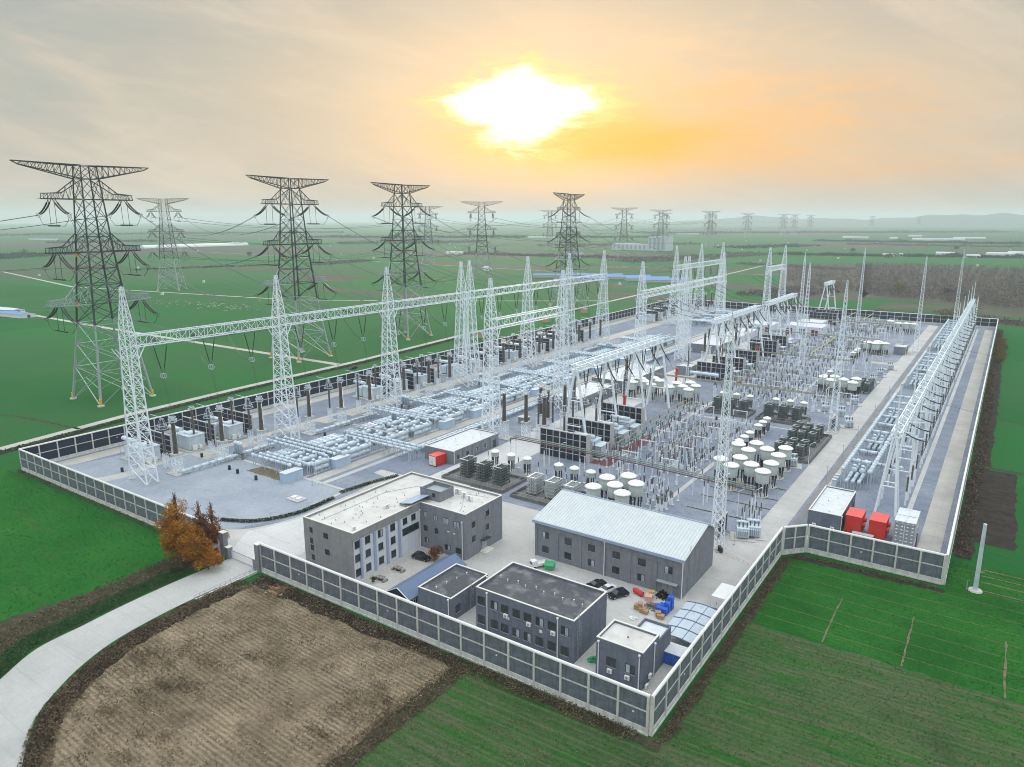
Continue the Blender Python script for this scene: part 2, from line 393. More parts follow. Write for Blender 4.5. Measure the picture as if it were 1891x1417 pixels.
def near_wheat(t):
    c = t.mix(t.mr(t.noise(.05, 5, .65), .35, .7), (.008,.135,.013), (.035,.195,.022))
    c = t.mix(t.mr(t.noise(.16, 6, .7, t.mapping(.35, (.25,1.6,1))), .52, .76, 0, .5), c, (.10,.12,.04))
    c = t.mix(t.mr(t.noise(1.1, 5, .85), .3, .75, 0, .65), t.mix(t.m2('MULTIPLY', t.wave(t.mapping(.35), .16, 1.5, .4, 'Y'), .25), c, (.03,.13,.03)), (.004,.042,.006))
    return c
gmat('wheat_near', near_wheat)
def strip_field(rowgap, dull, ang=0.0, thick=.05):
    def fn(t):
        mp = t.mapping(ang)
        sp = t.N.new('ShaderNodeSeparateXYZ'); t.L.new(mp, sp.inputs[0])
        wob = t.m2('MULTIPLY', t.m2('SUBTRACT', t.noise(.12, 3), .5), .5)
        yy = t.m2('ADD', sp.outputs['Y'], wob)
        fr = t.m2('FRACT', t.m2('DIVIDE', yy, rowgap))
        line = t.m2('LESS_THAN', fr, thick)
        ll = t.mr(fr, 0, thick, 1, 0)
        g = t.mix(t.mr(t.noise(.07, 4), .35, .65), (.007,.115,.010), (.028,.185,.018))
        if dull:
            g = t.mix(t.mr(t.noise(.11, 5, .65, t.mapping(ang,(.35,1,1))), .38, .62, 0, .85), g, (.10,.125,.06))
            g = t.mix(t.mr(t.noise(.45, 5, .7, t.mapping(ang,(.18,1.5,1))), .42, .64, 0, .7), g, (.165,.155,.095))
            g = t.mix(t.mr(t.noise(.03, 3), .55, .72, 0, .75), g, (.014,.035,.012))
        g = t.mix(t.mr(t.noise(1.4, 5, .85), .3, .75, 0, .65), g, (.006,.036,.006))
        fine = t.wave(mp, .26, 1.0, .6, 'Y')
        g = t.mix(t.m2('MULTIPLY', fine, .30), g, (.03,.055,.02))
        brk = t.mr(t.noise(.9, 4), .30, .5, .25, .8)
        return t.mix(t.m2('MULTIPLY', t.m2('MULTIPLY', line, brk), .8 if not dull else .55), g, t.mix(t.noise(1.2), (.10,.10,.055), (.17,.15,.095)))
    return fn
gmat('strip_bright', strip_field(5.2, False, RAD(.3), .055))
gmat('strip_dull', strip_field(3.1, True, RAD(-5), .085))
gmat('strip_front', strip_field(3.6, True, RAD(-2), .11))
def stubble(t):
    mp = t.mapping(RAD(2))
    rows = t.wave(mp, .36, 2.2, .8, 'Y')
    c = t.mix(t.mr(t.noise(.09, 5, .6), .35, .65), (.225,.172,.112), (.43,.34,.225))
    c = t.mix(t.m2('MULTIPLY', rows, t.mr(t.noise(.12,4), .35, .65, .25, .75)), c, (.115,.086,.055))
    c = t.mix(t.mr(t.noise(.16, 6, .68), .54, .72, 0, .75), c, (.085,.065,.042))
    c = t.mix(t.mr(t.noise(.5, 6, .75), .50, .72, 0, .8), c, (.070,.054,.030))
    return t.mix(t.mr(t.noise(1.8, 5, .85), .35, .75, 0, .55), c, (.07,.055,.04))
gmat('stubble', stubble)
def earth(a, b, sc=.5):
    return lambda t: t.mix(t.mr(t.noise(2.2, 5, .8), .3, .75, 0, .5), t.mix(t.mr(t.noise(sc, 6, .7), .35, .65), a, b), tuple(x*.35 for x in a))
gmat('dark_earth', earth((.028,.023,.019), (.07,.055,.045), .3))
gmat('verge', earth((.035,.042,.018), (.11,.095,.06), .45))
gmat('dry_tan', earth((.16,.13,.085), (.27,.225,.155), .5))
gmat('verge_green', earth((.012,.06,.014), (.06,.075,.03), .35))
gmat('bare_brown', earth((.075,.085,.050), (.13,.115,.085), .03))
def gravel(t):
    c = t.mix(t.mr(t.noise(.06, 5, .65), .35, .68), (.25,.282,.34), (.40,.43,.478))
    c = t.mix(t.mr(t.noise(.022, 3, .5), .40, .62, 0, .5), c, (.20,.238,.318))
    c = t.mix(t.mr(t.noise(.35, 6, .72), .50, .72, 0, .6), c, (.13,.15,.20))
    c = t.mix(t.mr(t.noise(.075, 5, .7, None, .5), .60, .70, 0, .75), c, (.27,.235,.165))
    return t.mix(t.mr(t.noise(1.6, 5, .85), .35, .75, 0, .6), c, (.10,.115,.155))
gmat('gravel', gravel)
def gravel_pale(t):
    c = t.mix(t.mr(t.noise(.08, 5, .65), .35, .68), (.33,.365,.42), (.43,.465,.52))
    c = t.mix(t.mr(t.noise(.25, 6, .7, t.mapping(.5,(.4,1.4,1)), 1.2), .55, .76, 0, .5), c, (.22,.25,.29))
    w = t.N.new('ShaderNodeTexWave'); w.wave_type = 'RINGS'; w.rings_direction = 'Z'; w.inputs['Scale'].default_value = .11; w.inputs['Distortion'].default_value = 9; w.inputs['Detail'].default_value = 3; w.inputs['Detail Scale'].default_value = .6; t.L.new(t.mapping(0,(1,1,1),(150,-24,0)), w.inputs['Vector'])
    c = t.mix(t.mr(w.outputs['Fac'], .80, .98, 0, .13), c, (.24,.265,.305))
    return t.mix(t.mr(t.noise(1.5, 5, .85), .35, .75, 0, .5), c, (.2,.22,.25))
gmat('gravel_pale', gravel_pale)
def conc(a, b, joint=6.0, jc=(.35,.345,.33)):
    def fn(t):
        c = t.mix(t.mr(t.noise(.09, 6, .65), .35, .68), a, b)
        c = t.mix(t.mr(t.noise(.03, 4, .6, None, .8), .52, .72, 0, .45), c, tuple(x*.62 for x in a))
        c = t.mix(t.mr(t.noise(.5, 6, .75), .56, .8, 0, .4), c, tuple(x*.6 for x in a))
        c = t.mix(t.mr(t.noise(.22, 6, .7, t.mapping(.25, (.12,1.5,1)), .6), .54, .74, 0, .42), c, tuple(x*.55 for x in a))
        c = t.mix(t.mr(t.noise(1.4, 6, .85), .35, .75, 0, .28), c, tuple(x*.55 for x in a))
        if joint:
            sp = t.N.new('ShaderNodeSeparateXYZ'); t.L.new(t.co, sp.inputs[0])
            jx = t.m2('LESS_THAN', t.m2('FRACT', t.m2('DIVIDE', sp.outputs['X'], joint)), .018)
            jy = t.m2('LESS_THAN', t.m2('FRACT', t.m2('DIVIDE', sp.outputs['Y'], joint)), .018)
            c = t.mix(t.m2('MULTIPLY', t.m2('MAXIMUM', jx, jy), .45), c, jc)
        return c
    return fn
gmat('concrete', conc((.50,.49,.465), (.60,.585,.55)))
gmat('concrete_road', conc((.47,.45,.41), (.58,.555,.50), 5.0))
gmat('concrete_white', conc((.60,.60,.585), (.68,.68,.665), 6.5))
gmat('road_grey', conc((.47,.465,.45), (.56,.55,.525), 7.0))
gmat('trench_lid', conc((.52,.52,.50), (.62,.61,.585), 1.2, (.3,.3,.3)))
gmat('trench_dark', conc((.26,.255,.25), (.33,.325,.32), 1.5, (.15,.15,.15)))

def sheet(name, mname, poly, z, rough=0.0, step=3.0):
    """a flat sheet; rough > 0 breaks its outline up the way grown edges are"""
    pts = []
    n = len(poly)
    for i in range(n):
        a = Vector((*poly[i][:2],0)); b = Vector((*poly[(i+1)%n][:2],0)); k = max(1, int((b-a).length/step)) if rough else 1
        for j in range(k):
            p = a.lerp(b, j/k)
            if rough: p += Vector((random.uniform(-rough,rough), random.uniform(-rough,rough), 0))
            pts.append((p.x, p.y, z))
    return struct(MB().poly(pts), name, mname)
def px(*pts): return [tuple(P(a,b)[:2]) for a, b in pts]
def rect(x0,y0,x1,y1): return [(x0,y0),(x1,y0),(x1,y1),(x0,y1)]

g = MB(); NS = 24
gx = [-15400 + 30800*i/NS for i in range(NS+1)]; gy = [-8900 + 30300*i/NS for i in range(NS+1)]
for i in range(NS):
    for j in range(NS): g.poly([(gx[i],gy[j],0),(gx[i+1],gy[j],0),(gx[i+1],gy[j+1],0),(gx[i],gy[j+1],0)])
struct(g, 'ground', 'field_green')
# the access road sweeps from the gate to the lower left corner
ROAD_R = [(-97.4,.4),(-98.6,-9),(-98.9,-17),(-98.3,-26),(-96.8,-34.5),(-94.2,-41),(-90.6,-46.8),(-85.2,-53),(-75.2,-59.2),(-64,-64)]
ROAD_L = [(-109.2,.4),(-109.2,-8),(-109.2,-17),(-108.6,-27),(-107.6,-35),(-106.4,-44),(-101.5,-52),(-95,-61),(-86,-70),(-72,-78)]
def smooth(p, k=6):
    out = []
    for i in range(len(p)-1):
        a, b, c, d = [Vector((*p[max(0,min(len(p)-1,i+q))],0)) for q in (-1,0,1,2)]
        for j in range(k):
            t = j/k; out.append(tuple((.5*((2*b)+(c-a)*t+(2*a-5*b+4*c-d)*t*t+(3*b-a-3*c+d)*t**3))[:2]))
    out.append(tuple(p[-1])); return out
RR, RL = smooth(ROAD_R), smooth(ROAD_L)
sheet('wheat_field', 'wheat_near', [(-420,-3),(-113,-3),(-114,-40),(-114,-60),(-118,-110),(-420,-110)], .02, 1.0, 4)
sheet('verge', 'verge', [(-122,-2.5)]+[(x-1,y) for x,y in RL[2:]]+[(-90,-110),(-128,-110),(-124,-52),(-120,-24)], .035, .9, 2)
sheet('green_verge', 'verge_green', [(x-.5,y) for x,y in RL[8:]]+[(-80,-100)]+[(x-5.5,y) for x,y in reversed(RL[8:])], .05, .5, 2)
sheet('stubble_field', 'stubble', [(-94.5,-2.5),(-36,-2.6),(-35.4,-70),(-60,-75),(-66,-63)]+[(x+3.4,y) for x,y in reversed(RR[4:-6])], .02, .5, 2)
sheet('ditch_bank', 'dark_earth', [(x+.6,y) for x,y in RR[6:]]+[(x+5.5,y+.4) for x,y in reversed(RR[6:])], .04, .7, 1.6)
sheet('ditch_bank', 'dark_earth', [(-96,-.8),(-36,-.8),(-36,-3.6),(-70,-5.2),(-94,-5.2)], .045, .6, 1.8)
sheet('strip_field', 'strip_front', [(-34.6,-3),(0,-3),(2,-3),(10,-70),(-34.8,-70)], .03, .5, 3)
sheet('field_path', 'verge', [(-37.2,-2.6),(-34.2,-2.6),(-33.9,-70),(-37.4,-70)], .05, .5, 1.5)
sheet('strip_field', 'strip_dull', [(2,43),(95,43),(110,-70),(10,-70),(2,-2)], .02, .9, 3)
sheet('strip_field', 'strip_bright', [(2,79),(34,79),(36,98),(95,98),(95,43),(2,43)], .025, .5, 3)
sheet('field_edge', 'verge', [(.8,1),(3.2,0),(3.2,76),(.8,76)], .05, .35, 1.5)
sheet('field_edge', 'verge', [(-36,-.6),(2.4,-.6),(2.6,-2.6),(-36,-2.6)], .055, .3, 1.5)
sheet('field_edge', 'dark_earth', [(3,79.8),(34.6,79.8),(34.6,78.2),(3,76.5)], .05, .4, 1.5)
for x in (16.5, 30.2, 46.0): sheet('field_path', 'dry_tan', [(x,43),(x+.32,43),(x+.32,63.5),(x,63.5)], .05, .12, 1.5)
sheet('ploughed_plot', 'dark_earth', [(35.5,100),(39,100),(40.5,182),(40.5,330),(38.5,545),(34.8,545),(34.8,110)], .03, .6, 3)
sheet('ploughed_plot', 'dark_earth', [(36.5,112),(47.5,112),(47.5,178),(36,178)], .045, .5, 3)
sheet('field_path', 'verge', [(35,180),(95,176),(95,178),(35,182.4)], .06, .25, 2)
for k, yy in enumerate((84, 88.5, 92, 95.5)): sheet('field_path', 'dry_tan', [(41,yy),(95,yy-1),(95,yy-.5),(41,yy+.4)], .055, .12, 2)
# narrow lanes through the wheat beyond the back wall
def lane(pts, wdt, mname, z=.05, name='field_lane'):
    L_, R_ = [], []
    for i, p in enumerate(pts):
        a = Vector((*pts[max(0,i-1)],0)); b = Vector((*pts[min(len(pts)-1,i+1)],0)); d = (b-a).normalized(); n = Vector((-d.y,d.x,0))*(wdt/2)
        L_.append((p[0]+n.x,p[1]+n.y)); R_.append((p[0]-n.x,p[1]-n.y))
    return sheet(name, mname, L_+R_[::-1], z)
lane([(-238,-160),(-251,0),(-260,57),(-264,110),(-267,190),(-277,300),(-286,480),(-300,800),(-330,1300)], 4.2, 'concrete_road')
lane([(-247,-160),(-245.5,0),(-254,57),(-258,110),(-261,190),(-271,300),(-280,480)], 3.6, 'dark_earth', .045, 'ditch')
lane([(-1200,220),(-660,182),(-492,178),(-268,180)], 4.4, 'concrete_road')
lane([(-1400,420),(-900,330),(-560,385),(-420,470),(-290,560)], 4.0, 'concrete_road')
lane([(-255,34),(-300,28),(-340,-20),(-380,-60)], 1.6, 'verge')
lane([(-1800,1000),(-700,900),(-310,860)], 3.4, 'concrete_road')
lane([(-700,178),(-640,600),(-560,1100)], 2.6, 'verge')
lane([(-300,1000),(200,1080),(900,1200)], 3.2, 'concrete_road')
lane([(-420,180),(-400,470)], 2.0, 'verge')
lane([(-1500,690),(-900,620),(-300,660)], 3.0, 'verge')
# inside the wall
sheet('gravel_yard', 'gravel', [(-220.6,.3),(-.3,.3),(-.3,77),(4.6,82.3),(33.7,82.3),(33.7,554.5),(-220.6,554.5)], .06)
sheet('gravel_yard', 'gravel_pale', [(-214,2)]+[(-122,2)]+smooth([(-122,14),(-119,20),(-118,30),(-119,44)],4)+[(-120,46.2),(-205,46.2)], .075, .0)
sheet('perimeter_road', 'concrete_road', [(-219,3),(-214,2),(-212,14),(-212,540),(-219,540)], .09)
sheet('yard_road', 'concrete_road', [(-190,40),(-181,40),(-181,540),(-190,540)], .09)
for yy in (52, 66, 74, 90, 104, 122, 142, 158): sheet('gravel_yard', 'gravel', [(-186.5+a,yy-3.6+b) for a,b in ((.6,0),(5.6,0),(5.6,7.2),(.6,7.2),(-.6,5.6),(-.6,1.6))], .10)
sheet('yard_road', 'concrete', smooth([(-190,44),(-190,34),(-187,22),(-186,14),(-190,6),(-204,4)],5)+smooth([(-204,7),(-194,9),(-191,16),(-192,24),(-196,34),(-200,40)],5), .092)
sheet('yard_road', 'concrete_road', rect(-137.2,47,-132.8,520), .09)
sheet('yard_road', 'concrete_white', rect(-106.9,64,-91,400), .09)
sheet('yard_road', 'concrete', [(-113,.4),(-97,.4),(-97,4),(-62,4),(-62,1),(-1,1),(-1,76),(3.5,81),(3.5,92),(-3,96),(-3,545),(-9.6,545),(-9.6,92),(-12,84),(-20,72),(-24,66.6),(-124,66.6),(-124,63),(-118,62),(-116,46)]+smooth([(-116,34),(-115.6,26),(-117.5,18),(-121.5,11.5),(-128,8)],4)+[(-128,6),(-116,3)], .095)
sheet('forecourt', 'concrete_white', [(-112,1.5),(-100,2),(-97,8),(-97,40),(-108,46),(-115,44),(-114,26),(-116.5,17),(-119,12)], .105)
sheet('forecourt', 'concrete_road', [(-74.6,8),(-66.5,8),(-66.5,30.5),(-74.6,30.5)], .105)
sheet('access_road', 'road_grey', RR+RL[::-1], .06)
sheet('perimeter_road', 'concrete_road', rect(27.2,84,32.2,540), .09)
sheet('cable_trench', 'trench_lid', rect(22.0,101,23.3,540), .10)
sheet('cable_trench', 'trench_dark', rect(-2.2,96,-.6,540), .105)
sheet('cable_trench', 'trench_lid', rect(-.5,119,.9,540), .10)
sheet('cable_trench', 'trench_lid', rect(-205,46.3,-118.6,47.6), .11)
sheet('cable_trench', 'trench_lid', rect(-139.8,47.6,-138.4,500), .11)
sheet('cable_trench', 'trench_lid', rect(-131,47.6,-129,500), .105)
sheet('cable_trench', 'trench_lid', [(-119.4,33),(-118.2,33),(-118.6,46.3),(-119.8,46.3)], .11)
sheet('cable_trench', 'trench_lid', rect(-37,81,-12.5,82.2), .10)
sheet('cable_trench', 'trench_lid', rect(-37,82.2,-35.6,400), .10)
sheet('cable_trench', 'trench_lid', rect(-70,189,-9.6,190.2), .104)
sheet('cable_trench', 'trench_lid', rect(-66,118,-64.6,252), .10)
sheet('cable_trench', 'trench_lid', rect(-70,326,-9.6,327.3), .104)
for yy in (93,104,112,122,245,252): sheet('cable_trench', 'verge', rect(-30,yy,-9.8,yy+.5), .10, .1, 2)
sheet('yard_road', 'concrete_road', [(-9.6,183),(-12,187),(-20,189.2),(-20,193.5),(-12,195),(-9.6,199)], .09)
sheet('yard_road', 'concrete_road', [(-9.6,350),(-12,354),(-22,355),(-22,360),(-12,361),(-9.6,366)], .09)
sheet('dry_grass', 'dry_tan', [(-160,41),(-142,41),(-143,46),(-158,46.2)], .115, .3, 1)
for x, y, a, b in () and ((-64,93,7,5),(-32,98,4,7),(-50,128,6,4),(-47,150,7,4),(-28,87,3,4),(-60,104,6,4),(-40,118,3,8)):
    sheet('dry_grass', 'verge', [(x-a,y-b),(x+a,y-b),(x+a,y+b),(x-a,y+b)], .085, .8, 1.2)
sheet('transformer_pit', 'maroon', rect(-71,111,-64,124), .11)
sheet('transformer_pit', 'maroon', rect(-71,128,-64,148), .11)
sheet('transformer_pit', 'maroon', rect(-72,258,-64,272), .11)
# bare plots and ponds farther off
for x0,y0,x1,y1 in ((-330,585,-120,640),(-110,575,60,612),(-60,640,240,700),(-900,900,-560,980),(-560,1010,-250,1060),(-300,760,-190,830),(-640,470,-440,500),(-1200,640,-860,680),(120,560,330,650),(-800,560,-690,640),(-480,700,-330,735),(-1500,520,-1250,590),(-700,1250,-420,1330),(-250,1250,200,1330),(-1100,1150,-800,1260),(250,900,600,980)):
    sheet('bare_plot', 'bare_brown', rect(x0,y0,x1,y1), .04, 4, 14)
# far hills on the right skyline
def bearing(p): 
    d = P(p, 470) - CAM; d.z = 0; return d.normalized()
def hill(p0, p1, dist, h, seed):
    rnd = random.Random(seed); mb = MB(); n = 70; o = []
    ph = [rnd.uniform(0,6.28) for _ in range(5)]
    for i in range(n+1):
        t = i/n; hh = h*max(0, math.sin(math.pi*t))**.7*(.70+.16*math.sin(4*math.pi*t+ph[0])+.10*math.sin(9*math.pi*t+ph[1])+.04*math.sin(21*math.pi*t+ph[2]))
        o.append((bearing(p0+(p1-p0)*t), hh))
    for (da,ha),(db,hb_) in zip(o, o[1:]):
        A0, A1, A2 = CAM+da*(dist-500), CAM+da*dist, CAM+da*(dist+500); B0, B1, B2 = CAM+db*(dist-500), CAM+db*dist, CAM+db*(dist+500)
        mb.poly([(A0.x,A0.y,0),(B0.x,B0.y,0),(B1.x,B1.y,hb_),(A1.x,A1.y,ha)]); mb.poly([(A1.x,A1.y,ha),(B1.x,B1.y,hb_),(B2.x,B2.y,0),(A2.x,A2.y,0)])
    struct(mb, 'hills', 'bare_brown')
hill(1440, 2150, 10500, 170, 3); hill(1180, 1800, 11500, 150, 5); hill(1600, 2500, 12000, 188, 9)
# ---------------------------------------------------------------- perimeter noise wall
WALL_H = 7.2
def wall_run(a, b, label, nb, inner=1, big_end=(True,True), gate_bay=None, panel='wall_panel'):
    """one straight run of the wall, laid along x from a to b, then turned into place"""
    a = Vector((*a,0)); b = Vector((*b,0)); Ln = (b-a).length; rz = math.atan2(b.y-a.y, b.x-a.x)
    t = thing('noise_barrier_wall', label, 'wall', a, 'noise barrier walls round the compound', rz)
    ORG[t.name] = Vector()
    MB().box(0,-.32,0,Ln,.32,.35).box(0,-.22,.35,Ln,.22,1.25).build('plinth', 'wall_white', t)
    rail = MB().box(0,-.26,WALL_H-.28,Ln,.26,WALL_H-.04)
    rail.beam((0,0,WALL_H-.04),(Ln,0,WALL_H-.04),.21,8,True).build('top_rail', 'trim_white', t)
    MB().box(0,-.15,4.05,Ln,.15,4.3).build('mid_rail', 'wall_white', t)
    step = Ln/nb
    me = None; mp = None
    for i in range(nb+1):
        x = min(max(i*step, .22), Ln-.22)
        if me is None:
            me = MB().box(-.19,-.29,.352,.19,.29,WALL_H-.285).build('post', 'wall_white', t); o = me
        else:
            o = me.copy(); COL.objects.link(o); o.parent = t
        o.location = (x,0,0)
    for i in range(nb):
        if mp is None:
            mp = MB().box(-step/2+.19,-.09,1.252,step/2-.19,.09,4.048).box(-step/2+.19,-.09,4.302,step/2-.19,.09,WALL_H-.282).build('panel', panel, t); o = mp
        else:
            o = mp.copy(); COL.objects.link(o); o.parent = t
        o.location = ((i+.5)*step,0,0)
    sg = None
    for i in range(2, nb, 5):
        for s in (-1, 1):
            if sg is None: sg = MB().box(-.17,-.02,-.14,.17,.02,.14).build('sign_plate', 'trim_white', t); o = sg
            else: o = sg.copy(); COL.objects.link(o); o.parent = t
            o.location = ((i+.5)*step, s*.112, 3.3)
    return t
wall_run((-220.8,0),(-113.2,0), 'long white framed noise wall left of the entrance gate', 20)
wall_run((-97.2,0),(-.35,0), 'white framed noise wall in the foreground right of the entrance gate', 18)
wall_run((0,-.0),(0,77), 'white framed noise wall along the right side of the hall and sheds', 14)
wall_run((0.2,77.4),(4.6,82.2), 'short two-bay noise wall turning the inner corner', 2)
wall_run((4.9,82.4),(34,82.4), 'stepped front noise wall before the red cabins and steel water tank', 6)
wall_run((34.2,82.4),(34.2,554.6), 'long right-hand noise wall running beside the dark ploughed strip', 84)
wall_run((34.2,555),(-220.8,555), 'far end noise wall with navy panels', 48, panel='navy_panel')
wall_run((-220.8,555),(-220.8,0), 'long back noise wall with navy panels behind the reactors', 98, panel='navy_panel')
# gate
t = thing('entrance_gate', 'white barred sliding gate between grey brick piers', 'gate', (-104,0,0))
MB().box(-108.6,-.05,.25,-99.6,.05,.4).box(-108.6,-.05,2.2,-99.6,.05,2.35).build('gate_frame', 'trim_blue', t)
b = MB()
for i in range(31): b.cbox(-108.5+i*.295,0,.4,.12,.05,1.8)
b.build('gate_bars', 'trim_white', t)
for x in (-111.2,-109.4,-98.9): 
    p = MB().cbox(x,-.1,0,1.5 if x<-110 else 1.2,1.2,2.9 if x>-111 else 6.3).build('pier', 'brick_grey', t)
    MB().cbox(x,-.1,2.9 if x>-111 else 6.3,1.7 if x<-110 else 1.4,1.4,.15).build('pier_cap', 'coping', p)
b = MB().cbox(-97.6,-.2,0,1.3,1.3,6.9)
p = b.build('pier', 'brick_grey', t); MB().cbox(-97.6,-.2,6.9,1.5,1.5,.15).build('pier_cap', 'coping', p)
t = thing('guard_booth', 'small dark glazed guard booth beside the gate pier', 'booth', (-114.5,-2.6,0))
MB().cbox(-114.5,-2.6,0,4,3,.9).build('base_wall', 'brick_dark', t); MB().cbox(-114.5,-2.6,.9,3.9,2.9,1.7).build('window', 'glass', t); MB().cbox(-114.5,-2.6,2.6,5,4,.35).build('roof', 'frame_grey', t)
t = thing('barrier_arm', 'raised barrier arm with red disc standing by the gate', 'barrier', (-109.6,-2.6,0))
MB().cbox(-109.6,-2.6,0,.5,.5,1.1).build('cabinet', 'black', t); MB().beam((-109.6,-2.6,1.1),(-109.7,-2.5,6),.07,6).build('arm', 'tan', t); MB().tube((-109.62,-2.85,2.7),(-109.62,-2.7,2.7),.55,12).build('disc', 'red', t)
t = thing('low_railing', 'low metal railing along the right edge of the access road', 'railing', (-98,-8,0))
for i in range(13):
    y = -1.5-i*1.25; MB().beam((-97.9-.02*i,y,0),(-97.9-.02*i,y,1.2),.05).build('post', 'frame_grey', t)
MB().beam((-97.9,-1.5,1.1),(-98.2,-16.5,1.1),.045).beam((-97.9,-1.5,.55),(-98.2,-16.5,.55),.04).build('rails', 'frame_grey', t)
b = MB().box(-97.75,-16.6,0,-97.4,-1,.55); solo(b, 'low_wall', 'wall_white', 'low concrete edging wall at the foot of the gate pier', 'wall')

# ---------------------------------------------------------------- buildings
def window(parent, cx, cy, z, wd, h, axis, face, pane='glass', frame='frame_dark'):
    """axis 'x': the wall runs along x and faces -y (face=-1) or +y; axis 'y': runs along y and faces +-x"""
    d = .06*face; fw = .09
    def bx(a0,a1,z0,z1,depth,back=0):
        if axis == 'x': return (cx+a0, cy+back*face, z+z0, cx+a1, cy+depth*face, z+z1)
        return (cx+back*face, cy+a0, z+z0, cx+depth*face, cy+a1, z+z1)
    fm = MB().box(*bx(-wd/2-fw,wd/2+fw,-fw,0,.10)).box(*bx(-wd/2-fw,wd/2+fw,h,h+fw,.08)).box(*bx(-wd/2-fw,-wd/2,0,h,.08)).box(*bx(wd/2,wd/2+fw,0,h,.08)).box(*bx(-.04,.04,0,h,.07))
    f = fm.build('window', frame, parent)
    q_ = random.random(); pa, pb = (pane, 'window_pale') if q_ < .18 else (('window_pale', pane) if q_ < .3 else (pane, pane))
    MB().box(*bx(-wd/2,-.04,0,h,.03)).build('pane', pa, f); MB().box(*bx(.04,wd/2,0,h,.03)).build('pane', pb, f)
    MB().box(*bx(-wd/2-.2,wd/2+.2,-.2,-fw,.16)).build('sill', 'frame_grey', f)
    return f
def downpipe(parent, x, y, h, z0=0, m='trim_white', out=(0,-1)):
    MB().tube((x+out[0]*.12,y+out[1]*.12,z0),(x+out[0]*.12,y+out[1]*.12,h),.11,6).cbox(x+out[0]*.16,y+out[1]*.16,h,.36,.36,.3).build('downpipe', m, parent)
def ladder(parent, x, y, h, axis='y', out=1):
    b = MB()
    for s in (-.3,.3):
        a = (x+.15*out, y+s, .6) if axis == 'y' else (x+s, y+.15*out, .6)
        b.beam(a, (a[0],a[1],h+1.1), .04)
    n = int(h/.4)
    for i in range(n):
        z = .8+i*.4
        if axis == 'y': b.beam((x+.15*out,y-.3,z),(x+.15*out,y+.3,z),.025,3)
        else: b.beam((x-.3,y+.15*out,z),(x+.3,y+.15*out,z),.025,3)
    for i in range(int((h-2.2)/.8)):
        z = 2.4+i*.8
        pts = [((x+out*(.15+.75*math.sin(math.pi*q/6)), y-.38*math.cos(math.pi*q/6), z) if axis == 'y' else (x-.38*math.cos(math.pi*q/6), y+out*(.15+.75*math.sin(math.pi*q/6)), z)) for q in range(7)]
        b.path(pts, .025, 3)
    b.build('ladder', 'frame_grey', parent)
def flat_roof(parent, x0,y0,x1,y1, h, par, roof_m, cop='coping', pw=.3):
    MB().box(x0+pw,y0+pw,h-.1,x1-pw,y1-pw,h+.02).build('roof', roof_m, parent)
    b = MB()
    for bx in ((x0-.04,y0-.04,x1+.04,y0+pw),(x0-.04,y1-pw,x1+.04,y1+.04),(x0-.04,y0+pw,x0+pw,y1-pw),(x1-pw,y0+pw,x1+.04,y1-pw)): b.box(bx[0],bx[1],h+par,bx[2],bx[3],h+par+.12)
    b.build('coping', cop, parent)
def shell(parent, x0,y0,x1,y1, h, m, pw=.28, name='wall', z0=0):
    b = MB().box(x0,y0,z0,x1,y0+pw,h).box(x0,y1-pw,z0,x1,y1,h).box(x0,y0+pw,z0,x0+pw,y1-pw,h).box(x1-pw,y0+pw,z0,x1,y1-pw,h)
    return b.build(name, m, parent)
def ac_unit(x, y, z, label, rz=0, group='air conditioner units', w_=.9, fans=1):
    t = thing('air_conditioner', label, 'air conditioner', (x,y,z), group, rz); ORG[t.name] = Vector()
    MB().box(-w_/2,-.2,.08,w_/2,.2,.08+.75*max(1,fans*.85)).build('casing', 'trim_white', t)
    for k in range(fans): MB().tube((0,-.2,.45+.6*k),(0,-.225,.45+.6*k),.27,12).build('fan_grille', 'frame_grey', t)
    MB().box(-w_/2,-.22,0,-w_/2+.1,.22,.08).box(w_/2-.1,-.22,0,w_/2,.22,.08).build('bracket', 'frame_grey', t)
    return t
# office
t = thing('office_building', 'three-storey L-shaped office block with grey brick walls and a cream flat roof', 'building', (-80,25,0))
H = 11.3
b = MB(); pw = .3
wl = MB().box(-92,8.6,0,-75.8,8.9,H+.5).box(-92,8.9,0,-91.7,46.2,H+.5).box(-91.7,45.9,0,-61.3,46.2,H+.5)
wl.build('side_wall', 'brick_warm', t)
MB().box(-75.5,31,0,-61.3,31.3,H+.5).box(-61.6,31.3,0,-61.3,45.9,H+.5).build('rear_wing_wall', 'brick_grey', t)
MB().box(-75.8,8.6,9.9,-75.42,31,H+.5).build('parapet_band', 'brick_warm', t)
MB().box(-75.8,8.9,0,-75.6,31,9.9).build('white_facade', 'plaster_white', t)
MB().box(-91.7,8.9,H-.1,-75.8,45.9,H).box(-75.8,31.3,H-.1,-61.6,45.9,H).build('roof', 'roof_cream', t)
c = MB().box(-92.05,8.55,H+.5,-75.4,8.95,H+.62).box(-92.05,8.95,H+.5,-91.65,46.25,H+.62).box(-91.65,45.85,H+.5,-61.25,46.25,H+.62).box(-61.65,30.95,H+.5,-61.25,45.85,H+.62).box(-75.4,30.95,H+.5,-61.65,31.35,H+.62).box(-75.85,8.95,H+.5,-75.4,31.35,H+.62)
c.build('coping', 'coping', t)
for y in (10.9,15.2,19.3,23.4): MB().box(-75.62,y-.32,0,-75.28,y+.32,9.9).build('pilaster', 'trim_blue', t)
for y in (9.9,13.1,17.2,21.3):
    for z in (1.1,4.6,7.9): window(t, -75.6, y, z, 1.35, 1.6, 'y', 1)
for y in (25.6,28.6): window(t, -75.6, y, 8.0, 1.3, 1.4, 'y', 1)
